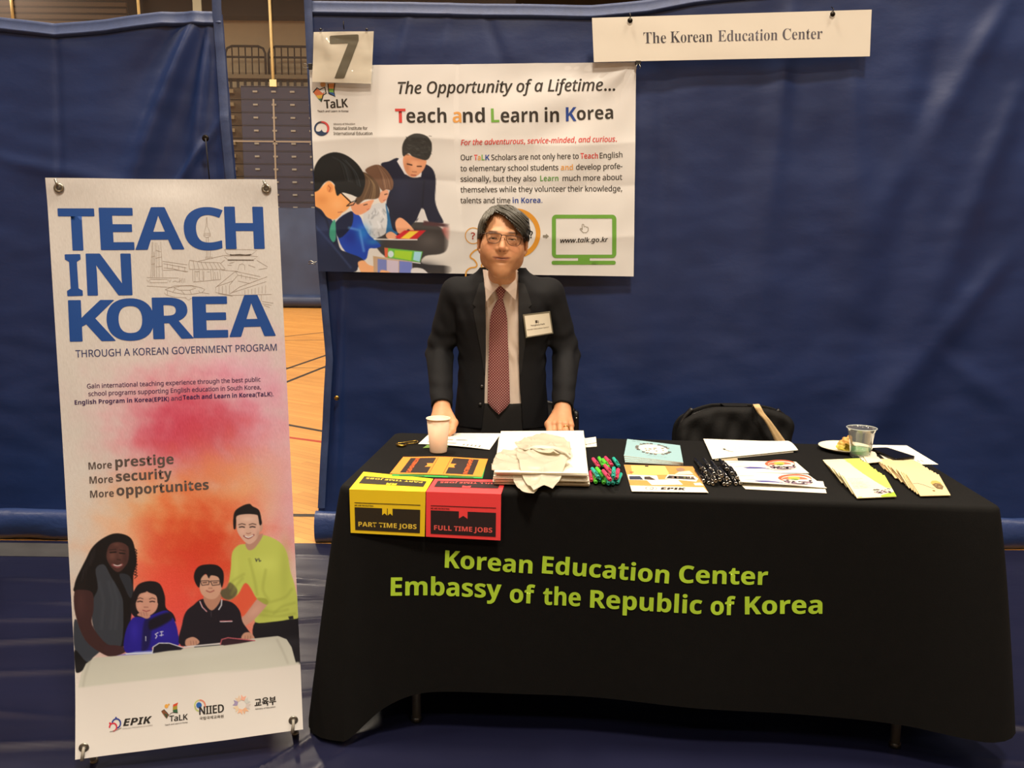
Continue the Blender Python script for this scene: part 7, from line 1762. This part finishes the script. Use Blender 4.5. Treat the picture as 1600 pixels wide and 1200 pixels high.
# fanned leaflets
def fan(n, back, front, th, mtop, side, labs, group, draw, z0=0.):
    for k in range(n):
        t = k/(n-1)
        px = [tuple(A(back[i])*(1-t**.95)+A(front[i])*t**.95+A([random.Random(k*7+i).uniform(-1.6, 1.6), random.Random(k*5+i).uniform(-.5, .5)])) for i in range(4)]
        last = k == n-1
        zb, zf = ZT+.0030+.0027*min(k, 9), ZT+.0032+.0028*min(k, 1)
        slab('leaflet', px, [zb, zb, zf, zf], .0021, mtop, side=side, label=labs[0] if last else labs[1], cat='leaflet', group=None if last else group, draw=draw[0] if last else draw[1], n=6)
GW = mat('leaflet_cream', (226, 226, 190), .6, var=.02, vscale=20); YG = ink((206, 222, 96)); YG2 = ink((150, 196, 48))
def gd(sh, W_, H_):
    sh.poly([(.55*W_, 0), (W_, 0), (W_, .62*H_), (.86*W_, .60*H_), (.68*W_, .28*H_)], YG, 1, px=False); rules(sh, .06*W_, .45*W_, .10*H_, .6*H_, 7, txtg, .001, 4)
def gd1(sh, W_, H_):
    gd(sh, W_, H_); sh.poly([(.62*W_, .93*H_), (.86*W_, .84*H_), (W_, .80*H_), (W_, H_), (.62*W_, H_)], YG2, 1, px=False)
    for k in range(30):
        r = random.Random(k); x, y = (.50+.42*r.random())*W_, (.66+.18*r.random())*H_; a = W_*(.03+.03*r.random()); sh.poly([(x-a, y), (x, y-a*.9), (x+a, y+a*.2), (x, y+a*.8)], ink(r.choice([(84, 62, 70), (56, 42, 48), (196, 176, 180), (232, 222, 222), (120, 92, 100)])), 3, px=False)
    sh.poly([(.03*W_, .965*H_), (.14*W_, .965*H_), (.13*W_, .985*H_), (.03*W_, .985*H_)], YG2, 2, px=False); rules(sh, .08*W_, .6*W_, .30*H_, .60*H_, 6, ink((190, 184, 170)), .001, 9)
fan(12, [(1284.5, 718), (1344, 716.5), (1356, 735), (1303, 739)], [(1317, 744), (1381, 742), (1402, 776), (1340, 778)], .001, GW, mat('leaflet_tan_edge', (224, 204, 150), .7), ('green and cream leaflet on top at the front of its fan', 'green and cream leaflet fanned out beneath the front one'), 'green and cream leaflets in the fan', (gd1, gd))
BE = mat('leaflet_beige', (222, 198, 150), .6, var=.02, vscale=20); BE2 = mat('beige_edges', (196, 168, 120), .7, var=.05, vscale=60)
def bd1(sh, W_, H_):
    sh.poly([(x*W_, y*H_) for x, y in ((.58,.42),(.66,.32),(.80,.31),(.90,.40),(.92,.60),(.80,.70),(.66,.66))], ink((196, 160, 84)), 2, px=False); sh.poly([(x*W_, y*H_) for x, y in ((.60,.50),(.72,.44),(.86,.46),(.93,.60),(.84,.74),(.68,.70))], ink((112, 90, 56)), 3, px=False)
    for k in range(10): r = random.Random(k); x, y = (.64+.22*r.random())*W_, (.50+.16*r.random())*H_; sh.poly([(x-.002, y), (x, y-.002), (x+.003, y), (x, y+.002)], ink(r.choice([(70, 56, 40), (150, 130, 80), (206, 190, 150)])), 4, px=False)
    sh.stroke([(.02*W_, .44*H_), (.16*W_, .42*H_), (.32*W_, .50*H_), (.50*W_, .64*H_), (.62*W_, .68*H_)], .0035, ink((140, 134, 124)), 2, px=False); sh.poly([(.50*W_, .76*H_), (.58*W_, .77*H_), (.57*W_, .82*H_), (.50*W_, .81*H_)], ink((120, 84, 50)), 2, px=False)
bdn = lambda sh, W_, H_: rules(sh, .1*W_, .9*W_, .05*H_, .3*H_, 2, ink((226, 206, 164)), .0015)
fan(14, [(1366, 716.5), (1426, 717), (1436, 734), (1382, 733)], [(1418, 742), (1467, 741.5), (1484, 774), (1438, 774.5)], .001, BE, BE2, ('beige leaflet with a bowl and spoon, front of its fan', 'beige leaflet fanned out beneath the bowl one'), 'beige leaflets in the right fan', (bd1, bdn))
# loose paper with phone
slab('form_sheet', [(1358, 695), (1417, 696), (1466, 725.5), (1392, 725.5)], ZT+.0012, .0008, PW_, label='white form under the phone at the right end of the table', cat='paper', draw=lambda sh, W_, H_: [sh.poly([((.35+.08*k)*W_, .80*H_), ((.365+.08*k)*W_, .80*H_), ((.375+.08*k)*W_, .88*H_), ((.36+.08*k)*W_, .88*H_)], txtd, 1, px=False) for k in range(6)])
slab('napkin', [(1336, 708), (1366, 706), (1376, 722.5), (1352, 724.5)], ZT+.0030, .002, mat('napkin_paper', (224, 214, 196), .85, bump=.4, bscale=200), label='crumpled napkin beside the clear plastic cup', cat='napkin', curl=lambda u, v: .004*np.abs(vnoise(np.stack([u*2, v*2], -1), 3, 3)), n=14)
slab('leaflet', [(1349, 713), (1372, 713.5), (1380, 721), (1356, 723.5)], ZT+.0075, .001, mat('leaflet_edge2', (236, 222, 196), .6), label='cream card lying on the napkin between the two fans', cat='paper')
ph = thing('phone', 'black smartphone lying on the white form behind the beige leaflets', 'phone', tuple(hz(1395, 708, ZT+.002)))
phx = [(1361, 699.5), (1386, 698.8), (1431, 713.2), (1399, 717)]; C = tpx(phx, ZT+.011)
def rrect(C, r, z, n=5):
    out = []
    for i in range(4):
        c, a, d = C[i], C[i-1], C[(i+1) % 4]; ea = (a-c)/np.linalg.norm(a-c); ed = (d-c)/np.linalg.norm(d-c)
        for k in range(n+1): t = PI/2*k/n; out.append(c+ea*r*(1-math.sin(t))+ed*r*(1-math.cos(t)))
    o = A(out); o[:, 2] = z; return o
b = MB(); Lr = [rrect(C, .010, ZT+.0025), rrect(C, .010, ZT+.0032), rrect(C, .010, ZT+.0102), rrect(C, .010, ZT+.011)]; cc_ = sum(C)/4
Lr[0] = cc_*[1, 1, 0]*.01+Lr[0]*[.99, .99, 0]+[0, 0, ZT+.0025]; Lr[3] = cc_*[1, 1, 0]*.01+Lr[3]*[.99, .99, 0]+[0, 0, ZT+.011]
V, F = grid_vf(A([np.vstack([q, q[:1]]) for q in Lr])); b.add(V, [f[::-1] for f in F], mat('phone_body', (26, 24, 26), .3, .4)); n_ = len(Lr[0]); b.add(Lr[3], [tuple(range(n_))], mat('phone_body', (26, 24, 26), .3)); b.add(Lr[0], [tuple(range(n_))[::-1]], mat('phone_body', (26, 24, 26), .3)); b.build('case', ph)
b = MB(); q = rrect(C, .008, ZT+.0113); q = cc_*[1, 1, 0]*.04+q*[.96, .96, 0]+[0, 0, ZT+.01125]; b.add(q, [tuple(range(n_))], mat('phone_glass', (8, 8, 10), .06)); b.build('screen', ph, label='glossy black screen')
# plate, food
pc_ = hz(1320, 703, ZT); plr = .088
pl = thing('paper_plate', 'white paper plate with a piece of food, behind the clear cup', 'plate', tuple(pc_))
b = MB(); b.lathe([(0, .002), (plr*.62, .002), (plr*.70, .005), (plr*.95, .013), (plr, .0145), (plr*.995, .0125), (plr*.72, .003), (plr*.62, 0), (0, 0)], pc_, mat('plate_white', (238, 230, 206), .5, var=.02, vscale=30), 56); b.build('dish', pl)
ff = Field(steps(pc_[0]-.05, pc_[0]+.06, .0022), steps(pc_[1]-.04, pc_[1]+.05, .0022), steps(ZT, ZT+.07, .0022)); fc = hz(1322, 700, ZT+.012)
ff.chain([fc+[-.018, 0, .004], fc+[.0, 0, .022], fc+[.012, 0, .038]], [.012, .015, .007], .01); ff.ell(fc+[.006, -.008, .004], (.022, .018, .014), .008); ff.ell(fc+[-.01, .006, .008], (.020, .014, .016), .008)
ff.op(lambda X, Y, Z: (.0014*np.sin(X*310+Z*170+2*np.sin(Y*90))+.0012*np.sin(Z*420+X*250+Y*200)), (-9, -9, -9), (9, 9, 9), .01, 'a'); ff.V[:, :, 0] = 1
V, F = ff.mesh(); h_ = np.clip((V[:, 2]-fc[2]-.004)/.02, 0, 1)[:, None]; C = lin((206, 196, 84))*(1-h_)+lin((214, 160, 86))*h_; C = C*(1+.25*vnoise(V*60, 3, 2)[:, None])
b = MB(); b.add(V, F, mat('browned_food', (210, 160, 90), .6, attr='Col'), np.clip(C, 0, 1)); b.build('pastry', loc=tuple(fc-[0, 0, .012]), label='small browned pastry piece with pale green filling on the paper plate', cat='food')
# clear plastic cup
pcb = hz(1343.5, 713.2, ZT+.001); chh = .098; a0, a1 = .0325, .0470
pcup = thing('plastic_cup', 'clear plastic cup with a little green drink at the right', 'cup', tuple(pcb))
GP = bpy.data.materials.new('clear_cup_plastic'); GP.use_nodes = True; N = GP.node_tree.nodes; K = GP.node_tree.links; N.remove(N['Principled BSDF'])
g1 = N.new('ShaderNodeBsdfGlossy'); g1.inputs['Roughness'].default_value = .08; g1.inputs[0].default_value = (.9, .92, .92, 1); t1 = N.new('ShaderNodeBsdfTransparent'); t1.inputs[0].default_value = (.90, .92, .91, 1); m1 = N.new('ShaderNodeMixShader'); lw = N.new('ShaderNodeLayerWeight'); lw.inputs[0].default_value = .35
df = N.new('ShaderNodeBsdfDiffuse'); df.inputs[0].default_value = (.8, .82, .8, 1); m2 = N.new('ShaderNodeMixShader'); m2.inputs[0].default_value = .10
K.new(lw.outputs['Facing'], m1.inputs[0]); K.new(t1.outputs[0], m1.inputs[1]); K.new(g1.outputs[0], m1.inputs[2]); K.new(m1.outputs[0], m2.inputs[1]); K.new(df.outputs[0], m2.inputs[2]); K.new(m2.outputs[0], N['Material Output'].inputs['Surface'])
b = MB(); b.lathe([(0, .003), (a0-.003, .003), (a0, 0), (a0+.0002, .01), (a0+.004, chh*.45), (a0+.006, chh*.62), (a1-.005, chh*.86), (a1-.001, chh-.002), (a1+.001, chh), (a1+.002, chh-.001)], pcb, GP, 56, cap=False); b.build('cup_wall', pcup)
b = MB(); b.tube([pcb+[(a1+.001)*math.cos(t), (a1+.001)*math.sin(t), chh] for t in np.linspace(0, 2*PI, 57)[:-1]], .0013, mat('cup_rim_plastic', (190, 200, 200), .2), 6, closed=True); b.build('rim', pcup)
GD = bpy.data.materials.new('green_drink'); GD.use_nodes = True; N = GD.node_tree.nodes; q = N['Principled BSDF']; q.inputs['Base Color'].default_value = L4((70, 168, 110)); q.inputs['Roughness'].default_value = .08; q.inputs['Alpha'].default_value = .55
b = MB(); b.lathe([(0, .010), (a0-.0025, .010), (a0-.0005, .030), (0, .030)], pcb, GD, 40); b.build('drink', pcup, label='green drink')

# ============================================================= chairs behind the table
def chair(cx, cy_, lab, w=.46, zt=.80):
    r = thing('stacking_chair', lab, 'chair', (cx, cy_-.2, 0)); m = mat('chair_black_frame', (22, 21, 22), .35, .3); mp_ = mat('chair_black_shell', (20, 20, 22), .5)
    h = w/2
    for s in (-1, 1):
        b = MB(); b.tube(crom([(cx+s*h, cy_+.02, .012), (cx+s*h, cy_-.02, .30), (cx+s*h, cy_-.02, .45), (cx+s*h, cy_+.01, .66), (cx+s*(h-.008), cy_+.025, zt-.05), (cx+s*(h-.05), cy_+.03, zt)], 5), .0125, m, 10); b.build('leg', r)
        b = MB(); b.tube(crom([(cx+s*h, cy_-.44, .012), (cx+s*h, cy_-.42, .40), (cx+s*h, cy_-.38, .44), (cx+s*h, cy_-.02, .45)], 5), .0125, m, 10); b.build('leg', r)
        b = MB(); b.lathe([(0, -.003), (.004, -.002), (.005, 0), (0, 0)], (cx+s*h, cy_-.008, zt-.07), M_STEEL, 8, rotx(PI/2)); b.build('screw', r)
    U, Vv = np.meshgrid(np.linspace(-1, 1, 24), np.linspace(0, 1, 14)); ww = h-.012-.05*np.clip((Vv-.8)/.2, 0, 1)**2
    P = np.stack([cx+U*ww, cy_+.012+.03*Vv-.0+.03*(1-U*U), .56+Vv*(zt-.555)-.03*np.clip((Vv-.8)/.2, 0, 1)*np.abs(U)**4], -1)
    b = MB(); V, F = grid_vf(P); b.add(V, F, mp_); o = b.build('backrest', r); o.modifiers.new('t', 'SOLIDIFY').thickness = .014
    b = MB(); b.box((cx, cy_-.21, .455), (w-.02, .42, .035), mp_, bev=.014); b.build('seat', r)
    return r
q = hy(903, 655, 3.92); chair(q[0]-.235, 3.95, 'black chair behind the suited man, mostly hidden by him', zt=hy(895, 630, 3.95)[2])
qa, qb = hy(1058, 660, 3.62), hy(1241, 660, 3.62); chair((qa[0]+qb[0])/2, 3.62, 'black chair at the right behind the table, under the coat', zt=.76)
# coat over the chair back
cf_ = Field(steps(qa[0]-.04, qb[0]+.04, .005), steps(3.46, 3.80, .005), steps(.50, .84, .005))
ztp = hy(1150, 633, 3.62)[2]
def coat(X, Y, Z):
    xm = (qa[0]+qb[0])/2; hw = (qb[0]-qa[0])/2
    u = (X-xm)/hw; top = ztp-.004-.055*np.abs(np.clip(u, -1.3, 1.3))**3.2-.035*np.clip(-u-.35, 0, 1)
    wd = hw*(1.0+.0*Z)
    yc = 3.66; th = .060+.030*np.clip((top-Z)/.2, 0, 1)
    dx = np.abs(X-xm)-wd+.03; dz = Z-top+.03; dy = np.abs(Y-yc)-th+.03
    d = np.sqrt(np.maximum(dx, 0)**2+np.maximum(dz, 0)**2+np.maximum(dy, 0)**2)+np.minimum(np.maximum(dx, np.maximum(dy, dz)), 0)-.03
    fold = .007*np.sin(X*34+Z*10+2*np.sin(Z*9))+.003*np.sin(X*85-Z*30)
    return d+fold*np.clip((top-Z)/.06, 0, 1)
cf_.op(coat, (-9, -9, -9), (9, 9, 9), .01)
cf_.op(lambda X, Y, Z: np.maximum(np.abs(Y-3.655)-.032, Z-.775)+0*X, (-9, -9, -9), (9, 9, 9), .004, 's'); cf_.V[:, :, 0] = 1
V, F = cf_.mesh(); ct = MB(); ct.add(V, F, mat('black_coat_cloth', (11, 11, 12), .75, var=.1, vscale=60, bump=.4, bscale=120, spec=.25)); ct.build('coat', loc=((qa[0]+qb[0])/2, 3.64, .50), label='black coat draped over the back of the right-hand chair', cat='coat')
# tan strap over the coat
st_ = [(1183, 634, 3.560), (1189, 645, 3.545), (1199, 657, 3.535), (1209, 672, 3.530), (1221, 692, 3.525), (1232, 712, 3.525)]
wl = [(5.5), 5.5, 5.2, 6.5, 9, 9.5]
L_ = []
c0_ = hy(1183, 634, 3.62); L_.append([c0_+[-.014, .03, -.10], c0_+[.014, .03, -.10]]); L_.append([c0_+[-.014, .02, -.004], c0_+[.014, .02, -.004]])
for (x, y, yy), w_ in zip(st_, wl): L_.append([hy(x-w_, y, yy), hy(x+w_*.9, y, yy-.004)])
P = A(L_); P = np.stack([crom(P[:, 0], 4), (crom(P[:, 0], 4)*.65+crom(P[:, 1], 4)*.35)+[0, -.002, 0], (crom(P[:, 0], 4)*.3+crom(P[:, 1], 4)*.7)+[0, .002, 0], crom(P[:, 1], 4)], 1)
V, F = grid_vf(P); b = MB(); b.add(V, F, mat('tan_webbing', (206, 176, 128), .8, var=.06, vscale=60, bump=.4, bscale=400)); o = b.build('fabric_strap', loc=tuple(hy(1205, 690, 3.53)), label='tan fabric strap hanging over the black coat on the chair', cat='strap'); o.modifiers.new('t', 'SOLIDIFY').thickness = .002
